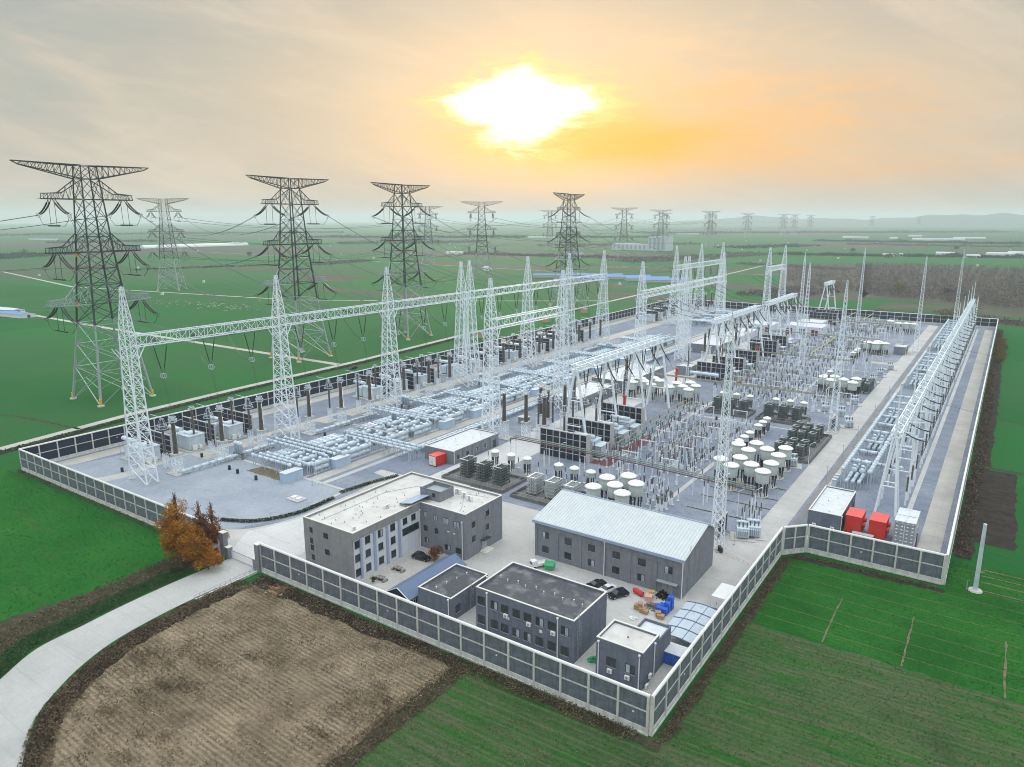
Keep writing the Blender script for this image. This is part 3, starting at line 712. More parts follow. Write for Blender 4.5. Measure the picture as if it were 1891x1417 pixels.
f = MB().box(-75.6,24.6,5.2,-75.5,30.4,6.9).build('window_band', 'glass', t); MB().box(-75.5,26.5,5.2,-75.46,26.6,6.9).box(-75.5,28.5,5.2,-75.46,28.6,6.9).box(-75.5,24.5,5.1,-75.46,30.5,5.2).build('mullion', 'frame_dark', f)
for x, z, w2 in ((-89.4,8.6,.8),(-89.4,5.9,.8),(-89.3,4.2,.8),(-89.2,1.8,.8),(-84.4,8.4,1.3),(-84.2,4.4,1.3)): window(t, x, 8.6, z, w2, 1.2, 'x', -1)
for x, z, w2 in ((-73.8,8.4,1.0),(-70.5,8.2,1.0),(-67.2,8.2,1.7),(-63.9,8.1,1.7),(-73.8,4.7,1.0),(-70.3,4.8,.9),(-73.6,1.6,1.0),(-66.8,1.4,1.6),(-63.5,1.4,1.5)): window(t, x, 31.0, z, w2, 1.3, 'x', -1, 'window_pale' if z > 8 else 'glass')
for y, z in ((34.2,7.6),(39.8,8.6),(34.2,3.9),(39.8,5.0)): window(t, -61.3, y, z, 1.1, 1.3, 'y', 1)
MB().box(-66.9,30.96,6.1,-66.2,31,6.4).box(-65.1,30.96,6.0,-64.4,31,6.3).build('vent_plate', 'trim_white', t)
dr = MB().box(-61.3,37.6,.5,-61.2,39.2,2.9).build('door', 'window_pale', t); MB().box(-61.2,38.36,.6,-61.14,38.44,2.8).build('door_frame', 'frame_grey', dr)
MB().box(-61.3,37.0,3.1,-60.1,39.8,3.3).build('canopy', 'frame_dark', t)
MB().box(-61.28,36.6,.1,-59.4,40.2,.28).box(-61.28,36.9,.28,-59.9,39.9,.46).build('entrance_steps', 'coping', t)
downpipe(t, -62.2, 31, 9.6); downpipe(t, -75.4, 30.6, 9.8, 0, 'trim_white', (1,0))
shell(t, -78.4,34.5,-72.0,40.0, 13.9, 'brick_grey', .25, 'stair_tower', H+.005); MB().box(-78.15,34.75,13.0,-72.25,39.75,13.1).build('tower_roof', 'frame_grey', t)
MB().box(-78.45,34.45,13.9,-71.95,34.8,14.0).box(-78.45,39.7,13.9,-71.95,40.05,14.0).build('coping', 'frame_dark', t)
wd_ = MB().box(-74.4,34.46,H+1.0,-73.5,34.5,H+2.0).build('window', 'glass', t)
MB().poly([(-79.2,27.5,H+.6),(-74.9,27.5,H+1.5),(-74.9,34.3,H+1.5),(-79.2,34.3,H+.6)]).poly([(-79.2,27.5,H+.5),(-79.2,34.3,H+.5),(-74.9,34.3,H+1.4),(-74.9,27.5,H+1.4)]).poly([(-79.2,27.5,H+.5),(-74.9,27.5,H+1.4),(-74.9,27.5,H+1.5),(-79.2,27.5,H+.6)]).build('skylight', 'trim_blue', t)
MB().box(-79.1,27.6,H,-75.1,27.8,H+.5).box(-79.1,34,H,-75.1,34.2,H+.5).build('skylight_kerb', 'brick_grey', t)
rv = MB()
for i in range(34): rv.lathe(random.uniform(-90.5,-77), random.uniform(10,33), [(.09,0),(.09,.35),(.16,.4)], 6, H)
for i in range(18): rv.lathe(random.uniform(-74,-63), random.uniform(33,45), [(.1,0),(.1,.3)], 6, H)
rv.build('roof_vent', 'frame_grey', t)
MB().path([(-88,10.5,H+.06),(-88,32,H+.06),(-84,40,H+.06),(-64,44,H+.06)],.05).path([(-70,41.5,H+.06),(-66,36,H+.06),(-64.5,33,H+.06)],.06).build('roof_cable', 'frame_grey', t)
for i, (x, y, lb) in enumerate(((-71.8,41.6,'white rooftop air conditioner cabinet on the office rear wing, nearest the stair tower'),(-69.0,40.6,'middle white rooftop air conditioner cabinet on the office rear wing'),(-66.6,39.6,'white rooftop air conditioner cabinet on the office rear wing, farthest from the stair tower'))):
    ac_unit(x, y, H, lb, 0, 'rooftop cabinets', 1.9, 2)
ac_unit(-80.6, 24.6, H, 'twin-fan rooftop unit beside the blue skylight', RAD(90), None, 1.9, 1)
ac_unit(-77.6, 11.0, H, 'small rooftop box at the front corner of the office roof', RAD(90), None, .9, 1)
# hall
t = thing('storage_hall', 'long grey brick hall with a pale ribbed metal gable roof', 'building', (-31,52,0))
x0,x1,y0,y1,he,yr,hr = -49.4,-11.8,43.2,62.4,9.3,56.6,12.6
shell(t, x0,y0,x1,y1, he, 'brick_grey', .3)
for xx in (x0, x1-.3): MB().add([(xx,y0,he),(xx,y1,he),(xx,yr,hr-.12),(xx+.3,y0,he),(xx+.3,y1,he),(xx+.3,yr,hr-.12)], [(0,2,1),(3,4,5),(0,3,5,2),(1,2,5,4),(0,1,4,3)]).build('gable', 'brick_grey', t)
rf = MB(); ov = .45
def slope(ya, za, yb, zb):
    rf.add([(x0-ov,ya,za),(x1+ov,ya,za),(x1+ov,yb,zb),(x0-ov,yb,zb),(x0-ov,ya,za-.15),(x1+ov,ya,za-.15),(x1+ov,yb,zb-.15),(x0-ov,yb,zb-.15)], [(0,1,2,3),(7,6,5,4),(0,4,5,1),(2,6,7,3),(1,5,6,2),(3,7,4,0)])
    for i in range(50):
        x = x0-ov+.35+i*(x1-x0+2*ov-.7)/49; rf.add([(x-.07,ya,za),(x+.07,ya,za),(x+.07,yb,zb),(x-.07,yb,zb),(x-.05,ya,za+.09),(x+.05,ya,za+.09),(x+.05,yb,zb+.09),(x-.05,yb,zb+.09)], [(4,5,6,7),(0,4,7,3),(1,2,6,5),(0,1,5,4)])
slope(y0-.5, he+.1, yr, hr); slope(yr, hr, y1+.5, he+.1)
roof = rf.build('roof', 'roof_metal', t)
MB().beam((x0-ov,yr,hr+.05),(x1+ov,yr,hr+.05),.2,6,True).build('ridge_cap', 'trim_blue', roof)
MB().box(x0-ov,y0-.75,he-.55,x1+ov,y0-.5,he+.12).build('gutter', 'trim_blue', t)
MB().box(x1+.01,y0-.5,he-.3,x1+.46,y0-.3,he+.1).build('barge_board', 'trim_blue', t)
n = 6; st = (x1-x0)/n
for i in range(n+1): 
    x = min(max(x0+i*st, x0+.35), x1-.35); MB().box(x-.35,y0-.16,0,x+.35,y0,he-.6).build('pilaster', 'brick_grey', t)
MB().box(x0+.7,y0-.15,7.3,x1-.7,y0,he-.6).build('frieze', 'brick_grey', t)
for i in range(n):
    cx = x0+(i+.5)*st-.2
    window(t, cx, y0, 5.2, 1.6, 1.5, 'x', -1)
    if i < n-1: window(t, cx, y0, 1.5, 1.6, 1.5, 'x', -1)
for x in (x0+.1, x0+3*st+.1, x1-.05): downpipe(t, x, y0-.2, he-.9)
dr = MB().box(x1-4.6,y0-.08,.1,x1-2.2,y0,3.0).build('door', 'frame_grey', t); MB().box(x1-3.44,y0-.1,.15,x1-3.36,y0-.08,2.9).build('door_frame', 'frame_dark', dr)
MB().box(x1-5.6,y0-1.3,3.2,x1-.9,y0-.17,3.35).build('canopy', 'frame_grey', t)
ladder(t, x1, y0+3.2, 10.2, 'y', 1)
# two-storey dark roofed block
t = thing('workshop_block', 'two-storey grey brick block with a stained dark flat roof', 'building', (-31,16,0))
x0,x1,y0,y1,h = -41.9,-19.5,9.6,22.6,8.3
shell(t,x0,y0,x1,y1,h+.45,'brick_dark'); flat_roof(t,x0,y0,x1,y1,h,.45,'roof_dark')
for i, x in enumerate((-40.6,-37.4,-34.9,-32.2,-29.6,-26.9,-24.2,-21.4)):
    window(t, x, y0, 5.4, 1.5, 1.6, 'x', -1); window(t, x, y0, 1.3, 1.5, 1.6, 'x', -1)
downpipe(t, -39.1, y0, 8.2); downpipe(t, -22.9, y0, 8.2)
MB().box(-34.4,y0-.05,4.2,-33.8,y0,4.8).box(-26.9,y0-.05,4.0,-26.3,y0,4.6).build('notice_plate', 'trim_white', t)
ladder(t, x1, y0+1.4, 8.9, 'y', 1)
rv = MB()
for i in range(10): rv.lathe(-40.5+i*2.15, 16.2-(i%2)*.6, [(.07,0),(.07,.5),(.15,.55),(.15,.62)], 6, h)
rv.build('roof_vent', 'trim_white', t)
for x, lb in ((-34.5,'white air conditioner hung under the third upper window of the workshop block'),(-29.2,'white air conditioner hung under the fifth upper window of the workshop block'),(-23.8,'white air conditioner hung under the seventh upper window of the workshop block')):
    ac_unit(x, y0-.26, 4.55, lb, 0, 'wall air conditioners')
# small dark roofed block
t = thing('pump_house', 'small single-storey grey brick block with a stained dark flat roof', 'building', (-51,14,0))
x0,x1,y0,y1,h = -55.7,-46.9,7.8,20.5,4.9
shell(t,x0,y0,x1,y1,h+.4,'brick_dark'); flat_roof(t,x0,y0,x1,y1,h,.4,'roof_dark')
window(t, x1, y0+2.2, 1.6, 1.3, 1.5, 'y', 1); window(t, x1, y0+9.6, 1.6, 1.0, 1.3, 'y', 1); ladder(t, x1, y0+6.4, 5.4, 'y', 1); downpipe(t, x1-.6, y0, 4.9); downpipe(t, x1, y1-.7, 4.9, 0, 'trim_white', (1,0))
rv = MB()
for i in range(4): rv.lathe(-52.6+i*.5, 10+i*2.8, [(.08,0),(.08,.45),(.16,.5)], 6, h)
rv.build('roof_vent', 'trim_white', t)
# blue gabled shed
t = thing('garden_shed', 'low blue-roofed gabled shed between the office and the small block', 'shed', (-60,15,0))
x0,x1,y0,y1,he,hr = -63.4,-56.6,6.0,25.5,2.7,4.6; xm = (x0+x1)/2
shell(t,x0+.3,y0+.3,x1-.3,y1-.3,he,'navy_panel',.15)
MB().add([(x0+.3,y0+.3,he),(x1-.3,y0+.3,he),(xm,y0+.3,hr-.15)],[(0,1,2)]).add([(x0+.3,y1-.3,he),(x1-.3,y1-.3,he),(xm,y1-.3,hr-.15)],[(0,2,1)]).build('gable', 'navy_panel', t)
MB().add([(x0,y0,he),(xm,y0,hr),(xm,y1,hr),(x0,y1,he),(x1,y0,he),(x1,y1,he),(x0,y0,he-.1),(xm,y0,hr-.1),(xm,y1,hr-.1),(x0,y1,he-.1),(x1,y0,he-.1),(x1,y1,he-.1)],[(0,1,2,3),(1,4,5,2),(6,9,8,7),(7,8,11,10),(0,3,9,6),(4,10,11,5)]).build('roof', 'roof_blue', t)
MB().beam((x0,y0-.03,he),(xm,y0-.03,hr),.1).beam((x1,y0-.03,he),(xm,y0-.03,hr),.1).beam((x0+.3,y0+.2,he-.05),(x1-.3,y0+.2,he-.05),.08).build('barge_board', 'trim_white', t)
window(t, x1-.3, y0+2.2, 1.0, 1.3, 1.1, 'y', 1, 'glass', 'trim_white')
# corner block with two roofs
t = thing('corner_plant_room', 'tall grey brick plant room with a cream roof in the front corner', 'building', (-10,13,0))
x0,x1,y0,y1,h = -14.9,-5.9,9.6,16.6,6.9
shell(t,x0,y0,x1,y1,h+.4,'brick_dark'); flat_roof(t,x0,y0,x1,y1,h,.4,'roof_cream')
shell(t,-11.2,16.62,-5.92,22.2,6.2,'brick_dark',.25,'rear_wall'); MB().box(-10.95,16.9,5.6,-6.15,21.95,5.7).build('rear_roof', 'roof_pale', t)
window(t, -11.9, y0, 2.6, 1.6, 1.6, 'x', -1); window(t, -8.2, y0, 2.6, 1.6, 1.6, 'x', -1)
for x in (-14.4,-6.5): downpipe(t, x, y0, 6.6)
downpipe(t, x1, y0+4.8, 6.6, 0, 'trim_white', (1,0))
MB().lathe(-10.4,13.1,[(.12,0),(.12,.3)],8,h+.02).build('roof_vent', 'frame_dark', t)
ac_unit(-12.0, y0-.3, 1.3, 'grey air conditioner under the left window of the corner plant room', 0, 'plant room air conditioners')
ac_unit(-8.6, y0-.3, 1.3, 'grey air conditioner under the right window of the corner plant room', 0, 'plant room air conditioners')
ac_unit(-5.4, 10.6, .1, 'dark-fronted outdoor unit standing between the plant room and the wall', RAD(90))
ac_unit(-5.5, 12.2, 1.2, 'air conditioner hung on the right side of the corner plant room', RAD(90))
# other flat-roofed control buildings
def control(name, label, x0,y0,x1,y1,h, roof='roof_pale', wall='brick_grey', nb=5, doors=()):
    t = thing(name, label, 'building', ((x0+x1)/2,(y0+y1)/2,0))
    shell(t,x0,y0,x1,y1,h+.3,wall); flat_roof(t,x0,y0,x1,y1,h,.3,roof)
    for i in range(1,nb): 
        y = y0+(y1-y0)*i/nb; MB().box(x1,y-.2,0,x1+.1,y+.2,h).build('pilaster', 'brick_dark', t)
    for i in range(nb):
        if i in doors: 
            d_ = MB().box(x1,y0+(y1-y0)*(i+.5)/nb-.9,.1,x1+.06,y0+(y1-y0)*(i+.5)/nb+.9,2.8).build('door', 'frame_dark', t)
        else: window(t, x1, y0+(y1-y0)*(i+.5)/nb, 1.5, 1.1, 1.2, 'y', 1)
    downpipe(t, x1, y0+.4, h, 0, 'trim_white', (1,0))
    rv = MB()
    for i in range(5): rv.lathe(x0+(x1-x0)*random.uniform(.25,.75), y0+(y1-y0)*(i+.6)/5.6, [(.09,0),(.09,.3),(.15,.35)], 6, h)
    rv.build('roof_vent', 'frame_grey', t)
    return t
control('control_building', 'grey brick control building with a pale roof beside the red container', -120.0,83.5,-107.6,109.5,4.3, doors=(4,))
control('control_building', 'pale-roofed grey building behind the first gantry legs', -121.0,169,-107.6,203,4.6, doors=(2,))
control('control_building', 'large pale-roofed grey building farther along the white road', -122.5,208,-103.5,254,5.4, doors=(3,))
control('control_building', 'pale-roofed control building behind the second tubular gantry', -121,330,-102,372,5.2)
control('control_building', 'small square kiosk building beside the second reactor cluster', -101.6,262,-93.5,272,4.6, nb=2)
control('control_building', 'grey brick switch room with a pale blue roof beside the red cabins', 1.7,97.0,9.7,118.3,5.0, wall='brick_dark', nb=4, doors=(0,2))
control('control_building', 'small flat-roofed hut near the far reactor tanks on the road', -15.0,392,-8.6,404,4.6, nb=2)
ac_unit(3.4, 96.7, 1.2, 'left air conditioner on the front of the switch room', 0, 'switch room air conditioners')
ac_unit(7.9, 96.7, 1.2, 'right air conditioner on the front of the switch room', 0, 'switch room air conditioners')
for x0,y0,lb in ((-116,139,'small concrete kiosk at the foot of the lattice column by the control building'),(-112.5,107,'small dark-roofed kiosk behind the control building'),(-113,255,'small dark-roofed kiosk beside the large pale-roofed building')):
    t = thing('equipment_kiosk', lb, 'kiosk', (x0,y0,0)); MB().cbox(x0,y0,0,3.6,3,2.6).build('wall', 'brick_grey', t); MB().cbox(x0,y0,2.6,4.2,3.6,.25).build('roof', 'concrete_frame', t); MB().box(x0+1.8,y0-.5,.1,x0+1.85,y0+.5,2.1).build('door', 'frame_dark', t)
# ---------------------------------------------------------------- lattice steel
def lattice(mb, secs, rl, rb, horiz=True, n=4, k=True):
    """four-legged lattice: secs = (z, half width x, half width y)"""
    def cs(s): return [Vector((s[1]*a, s[2]*b, s[0])) for a, b in ((-1,-1),(1,-1),(1,1),(-1,1))]
    for i in range(len(secs)-1):
        A, B = cs(secs[i]), cs(secs[i+1])
        f = i/max(1,len(secs)-1); r1 = rl*(1-.45*f); r2 = rb*(1-.3*f)
        for q in range(4):
            w_ = (q+1) % 4
            mb.beam(A[q], B[q], r1, n)
            mb.beam(A[q], B[w_], r2, 3); mb.beam(A[w_], B[q], r2, 3)
            if horiz: mb.beam(B[q], B[w_], r2, 3)
    return mb
def truss(mb, a, b, w_, h, n, rc, rb, axis='y'):
    """box truss along y (or x) from a to b, base centre line at those points"""
    def pt(t, s, u):
        p = Vector(a).lerp(Vector(b), t)
        return p + (Vector((s*w_/2,0,u*h)) if axis == 'y' else Vector((0,s*w_/2,u*h)))
    for s in (-1,1):
        for u in (0,1): mb.beam(pt(0,s,u), pt(1,s,u), rc)
    for i in range(n):
        t0, t1 = i/n, (i+1)/n
        for s in (-1,1):
            mb.beam(pt(t0,s,0), pt(t0,s,1), rb, 3)
            mb.beam(pt(t0,s,0) if i%2 else pt(t0,s,1), pt(t1,s,1) if i%2 else pt(t1,s,0), rb, 3)
        for u in (0,1):
            mb.beam(pt(t0,-1,u), pt(t0,1,u), rb, 3)
            mb.beam(pt(t0,-1 if i%2 else 1,u), pt(t1,1 if i%2 else -1,u), rb, 3)
    for s in (-1,1): mb.beam(pt(1,s,0), pt(1,s,1), rb, 3)
    for u in (0,1): mb.beam(pt(1,-1,u), pt(1,1,u), rb, 3)
    return mb
def insul(mb, p, q, r, n=6, sag=0):
    """a string of insulators: a sagging chain, thin at its ends"""
    p, q = Vector(p), Vector(q); k = 7; pts = []
    for i in range(k+1):
        t = i/k; v = p.lerp(q, t); v.z -= sag*4*t*(1-t); pts.append(v)
    for i in range(k):
        rr = r*.45 if i in (0,k-1) else r
        mb.beam(pts[i], pts[i+1], rr, n)
    return mb

# -- gantry columns (white lattice masts with a lightning peak)
def make_column(hb, ht, hx, hy, label):
    t = thing('gantry_column', label, 'gantry column', (0,0,0))
    zs = [0,4.5,8.5,12.5,16.3,20,23.6,27,30.3,33.5,36.6,39.6,hb] if hb > 40 else [hb*i/9 for i in range(10)]
    def sec(z): 
        f = z/hb; return (z, hx+(1.75-hx)*f, hy+(1.6-hy)*f)
    lattice(MB(), [sec(z) for z in zs]+[(hb+3.4,1.7,1.6)], .30, .115).build('shaft', 'white_steel', t)
    lattice(MB(), [(hb+3.4,1.7,1.6),(hb+6.4,1.45,1.4),(hb+9.2,1.2,1.15),(hb+11.8,.95,.9),(hb+14.2,.7,.65),(ht,.42,.4)], .17, .075).build('peak', 'white_steel', t)
    b = MB()
    for s in (-1,1): b.beam((s*1.75,-1.6,hb-4),(s*1.2,-4.4,hb+.1),.16).beam((s*1.75,1.6,hb-4),(s*1.2,4.4,hb+.1),.16)
    b.build('bracket', 'white_steel', t)
    f = None
    for a in (-1,1):
        for c in (-1,1):
            if f is None: f = MB().lathe(0,0,[(.75,0),(.75,.3),(.5,.45)],8).build('footing', 'concrete_frame', t); o = f
            else: o = f.copy(); COL.objects.link(o); o.parent = t
            o.location = (a*hx, c*hy, 0)
    return t
BZ = 42.4
col1 = Stamp(make_column(BZ, 60.5, 4.8, 1.75, 'tall white lattice gantry column'))
col2 = Stamp(make_column(BZ-1, 59.5, 2.6, 2.6, 'slim white lattice gantry column'))
R1 = [17, 72, 128, 178, 184.5, 236, 281, 325]; R1b = [432, 485, 538]
R2 = [(114,164.5),(243,300),(306,366),(472,516)]
for i, y in enumerate(R1):
    col1((-178,y,0), 'tall white lattice column of the long back gantry, ' + WORDS[i] + ' from the front wall', 0, 'columns of the back gantry row')
for i, y in enumerate(R1b): col1((-172,y,0), 'tall white lattice column of the far back gantry, ' + WORDS[i] + ' from its near end', 0, 'columns of the far back gantry')
k = 0
for a, b in R2:
    for y in (a, b):
        col2((-114,y,0), 'slim white lattice column of the short inner gantries, ' + WORDS[k] + ' from the front', 0, 'columns of the inner gantries'); k += 1
def gbeam(x, a, b, z, label, m='white_steel', w_=3.3, h=3.3, rc=.17, rb=.085, group='gantry beams'):
    n = max(4, int((b-a)/3.1))
    return solo(truss(MB(), (x,a,z), (x,b,z), w_, h, n, rc, rb), 'gantry_beam', m, label, 'gantry beam', group)
for i, (a, b) in enumerate(zip(R1, R1[1:])):
    gbeam(-178, a+1.65, b-1.65, BZ, 'white lattice beam of the long back gantry, ' + WORDS[i] + ' span from the front wall')
for i, (a, b) in enumerate(zip(R1b, R1b[1:])): gbeam(-172, a+1.65, b-1.65, BZ, 'white lattice beam of the far back gantry, ' + ('nearer' if i == 0 else 'farther') + ' of its two spans')
for i, (a, b) in enumerate(R2): gbeam(-114, a+1.65, b-1.65, BZ-1, 'white lattice beam of the short inner gantry, ' + WORDS[i] + ' one from the front')
# -- strings hung under the beams
def vstring(x, y, z, drop, half, label, group, m='insulator_dark', r=.16):
    t = thing('insulator_string', label, 'insulator string', (x,y,z), group); ORG[t.name] = Vector()
    for s in (-1,1): insul(MB(), (0,s*half,0), (0,s*.25,-drop), r, 5).build('string', m, t)
    rg = MB()
    for s in (-1,1):
        pts = [(s*.5, .8*math.cos(2*math.pi*i/10), -drop-.9+.8*math.sin(2*math.pi*i/10)) for i in range(11)]; rg.path(pts, .07, 4)
    rg.beam((-.5,0,-drop-.1),(.5,0,-drop-.1),.08).beam((-.5,0,-drop-1.7),(.5,0,-drop-1.7),.08)
    rg.build('corona_ring', 'machine', t); return t
vs1 = Stamp(vstring(0,0,0,9.5,2.3,'x','V-shaped insulator strings under the back gantry'))
BUSH = [26.9,43.6,59.4, 81,97.1,112.9, 133.6,150.2,165.2, 194,209.5,225, 244.5,259.5,274.5, 290,304,318, 441,457,473, 494,510,526]
for i, y in enumerate(BUSH):
    x = -178 if y < 400 else -172
    vs1((x,y,BZ), 'dark V-shaped insulator string under the back gantry beam, ' + WORDS[i] + ' from the front wall', 0, 'V-shaped insulator strings under the back gantry')
# -- slack spans
def cat(p, q, sag, n=9):
    p, q = Vector(p), Vector(q); out = []
    for i in range(n+1):
        t = i/n; v = p.lerp(q, t); v.z -= sag*4*t*(1-t); out.append(v)
    return out
def wire(p, q, sag, label, group, r=.10, n=9, name='conductor', m='wire', pair=0):
    mb = MB()
    if pair:
        d = Vector(q)-Vector(p); s = Vector((-d.y,d.x,0))
        s = s.normalized()*pair if s.length > .01 else Vector((pair,0,0))
        a = cat(Vector(p)+s, Vector(q)+s, sag, n); b = cat(Vector(p)-s, Vector(q)-s, sag, n)
        mb.path(a, r, 3).path(b, r, 3)
        for i in range(1, n, 2): mb.beam(a[i], b[i], r*.9, 3)
    else: mb.path(cat(p, q, sag, n), r, 3)
    return solo(mb, name, m, label, 'conductor', group)
for i, y in enumerate(BUSH):
    x = -178 if y < 400 else -172
    wire((x,y,BZ-11.2), (x+2.4,y,19.2), -.4, 'thin pale conductor bundle dropping from a gantry string to its bushing', 'droppers below the back gantry', .05, 3, pair=.22)

# -- transmission towers
def make_tower():
    t = thing('transmission_tower', 'x', 'pylon', (0,0,0))
    S = [(0,12.4,11.8),(15,10.4,10.0),(25.5,9.1,8.8),(35,8.0,7.9),(44,7.2,7.2),(52,6.5,6.5),(59,5.9,5.9),(66,5.4,5.4),(72.5,5.0,5.0),(80,4.6,4.6),(88.3,4.1,4.1),(96.8,3.6,3.6),(102.3,3.25,3.25)]
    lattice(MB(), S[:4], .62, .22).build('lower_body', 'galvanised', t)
    lattice(MB(), S[3:], .46, .20).build('upper_body', 'galvanised_silhouette', t)  # same steel as below, with the silhouette shade painted in
    b = MB()                                   # K bracing and the platform ring in the bottom panel
    for a, c in ((-1,-1),(1,-1),(1,1),(-1,1)):
        h = Vector((a*11.4,c*10.9,7.5)); b.beam(h,(0,c*10.6,11.4),.13,3).beam(h,(a*11.0,0,11.4),.13,3)
    b.build('leg_bracing', 'galvanised', t)
    f = None
    for a in (-1,1):
        for c in (-1,1):
            for nm, m_, prof in (('footing','concrete_frame',[(1.5,0),(1.5,.5),(1.0,.7)]),('leg_band','yellow',[(.62,.7),(.62,3.3)])):
                if f is None: f = {}
                if nm not in f: f[nm] = MB().lathe(0,0,prof,8).build(nm, m_, t); o = f[nm]
                else: o = f[nm].copy(); COL.objects.link(o); o.parent = t
                o.location = (a*12.35, c*11.75, 0)
    def body(z):
        for s0, s1 in zip(S, S[1:]):
            if s0[0] <= z <= s1[0]: q = (z-s0[0])/(s1[0]-s0[0]); return s0[1]+(s1[1]-s0[1])*q
    # earth-wire arm
    for s in (-1,1):
        b = MB(); hb, ht_ = body(96.8), body(102.3); n = 9
        for e in (-1,1):
            T0, T1 = Vector((e*ht_,s*ht_,102.3)), Vector((e*.5,s*28.2,102.9)); B0, B1 = Vector((e*hb,s*hb,96.8)), Vector((e*.55,s*25.8,101.6))
            b.beam(T0,T1,.32,r2=.22).beam(B0,B1,.32,r2=.22).beam(B1,T1,.14)
            for i in range(n):
                p0, p1 = T0.lerp(T1,(i+.0)/n*.95), T0.lerp(T1,(i+1)/n*.95); q0 = B0.lerp(B1,i/n); q1 = B0.lerp(B1,(i+1)/n)
                b.beam(q0,p0,.13,3); b.beam(p0,q1,.13,3)
        for i in range(n+1):
            b.beam(Vector((-ht_,s*ht_,102.3)).lerp(Vector((-.5,s*28.2,102.9)),i/n), Vector((ht_,s*ht_,102.3)).lerp(Vector((.5,s*28.2,102.9)),i/n),.08,3)
            b.beam(Vector((-hb,s*hb,96.8)).lerp(Vector((-.55,s*25.8,101.6)),i/n), Vector((hb,s*hb,96.8)).lerp(Vector((.55,s*25.8,101.6)),i/n),.08,3)
        b.build('earthwire_arm', 'galvanised_silhouette', t)
    # conductor arms, their strings and jumpers
    for z, L_ in ((88.3,18.6),(66,19.6),(44,22.0)):
        for s in (-1,1):
            hw = body(z); b = MB(); mid = L_*.62; up = body(min(z+8.4,102))
            for e in (-1,1):
                A = Vector((e*hw,s*hw,z)); T = Vector((e*1.5,s*L_,z)); U0 = Vector((e*1.6,s*(L_-.6),z+2.1)); Um = Vector((e*2.2,s*mid,z+2.6)); W_ = Vector((e*up,s*up,z+8.2)); Bm = Vector((e*(hw+(1.5-hw)*.62),s*mid,z))
                b.beam(A,T,.28).beam(U0,Um,.22).beam(Um,W_,.24).beam(T,U0,.14)
                for i in range(5):
                    p0, p1 = Bm.lerp(T,i/5), Bm.lerp(T,(i+1)/5); q0, q1 = Um.lerp(U0,i/5), Um.lerp(U0,(i+1)/5); b.beam(p0,q0,.08,3).beam(q0,p1,.08,3)
                for i in range(3): b.beam(A.lerp(Bm,(i+1)/3), W_.lerp(Um,(i+.5)/3), .09,3).beam(A.lerp(Bm,(i)/3), W_.lerp(Um,(i+.5)/3), .09,3)
            for i in range(9):
                q = i/8; x0 = hw+(1.5-hw)*q; y = s*(hw+(L_-hw)*q); b.beam((-x0,y,z),(x0,y,z),.09,3)
                if i < 8: x1 = hw+(1.5-hw)*(i+1)/8; b.beam((-x0,y,z),(x1,s*(hw+(L_-hw)*(i+1)/8),z),.08,3)
            for i in range(5): b.beam((-1.8,s*(mid+(L_-mid)*i/4),z+2.2),(1.8,s*(mid+(L_-mid)*i/4),z+2.2),.08,3)
            b.beam((-1.5,s*L_,z+.3),(-1.5,s*(L_+1.2),z-.2),.08,3)
            b.build('conductor_arm', 'galvanised_silhouette' if z > 50 else 'galvanised', t)
            ys = s*(L_*.80)
            for e in (-1,1):
                q_ = MB()
                for o_ in (-.55,.55): insul(q_, (e*1.8,ys+o_,z-.2), (e*13.2,ys+o_,z-6.4), .33, 6, 1.0)
                st = q_.build('insulator_string', 'insulator_dark', t)
                rr = MB(); rr.path([(e*13.4, ys+1.0*math.cos(.6283*i), z-6.6+1.0*math.sin(.6283*i)) for i in range(11)], .07, 3); rr.build('corona_ring', 'galvanised_silhouette', st)
            j = MB().beam((-5,ys+.4*s,z-11),(5,ys+.4*s,z-11),.33,6,True)
            j.path([(-13.3,ys,z-6.6),(-12.2,ys,z-8.8),(-9,ys+.2*s,z-11.2),(-5,ys+.4*s,z-11)],.10,3).path([(13.3,ys,z-6.6),(12.2,ys,z-8.8),(9,ys+.2*s,z-11.2),(5,ys+.4*s,z-11)],.10,3)
            j.beam((-2.6,ys+.2*s,z),(-2.6,ys+.4*s,z-11),.10,4).beam((2.6,ys+.2*s,z),(2.6,ys+.4*s,z-11),.10,4)
            j.build('jumper', 'insulator_dark', t)
    MB().box(-4.4,-4.5,87.9,4.4,-4.2,88.4).build('marker_band', 'yellow', t)
    for z in (44,66): 
        w0 = body(z); MB().box(-w0-.2,-w0-.45,z-2.2,-w0+.6,-w0+.4,z+.3).build('marker_band', 'yellow', t)
    return t
tow = Stamp(make_tower())
TW = [((-295.4,68),'nearest dark lattice pylon with wide top arm, standing in the wheat at the left edge',0),
      ((-304,183),'dark lattice pylon in the wheat behind the second gantry column',0),
      ((-306,277),'dark lattice pylon in the wheat behind the third gantry column',0),
      ((-305,499),'dark lattice pylon rising behind the middle of the long gantry beam',0)]
for (x,y), lb, rz in TW: tow((x,y,0), lb, rz, 'pylons in the wheat behind the back wall')
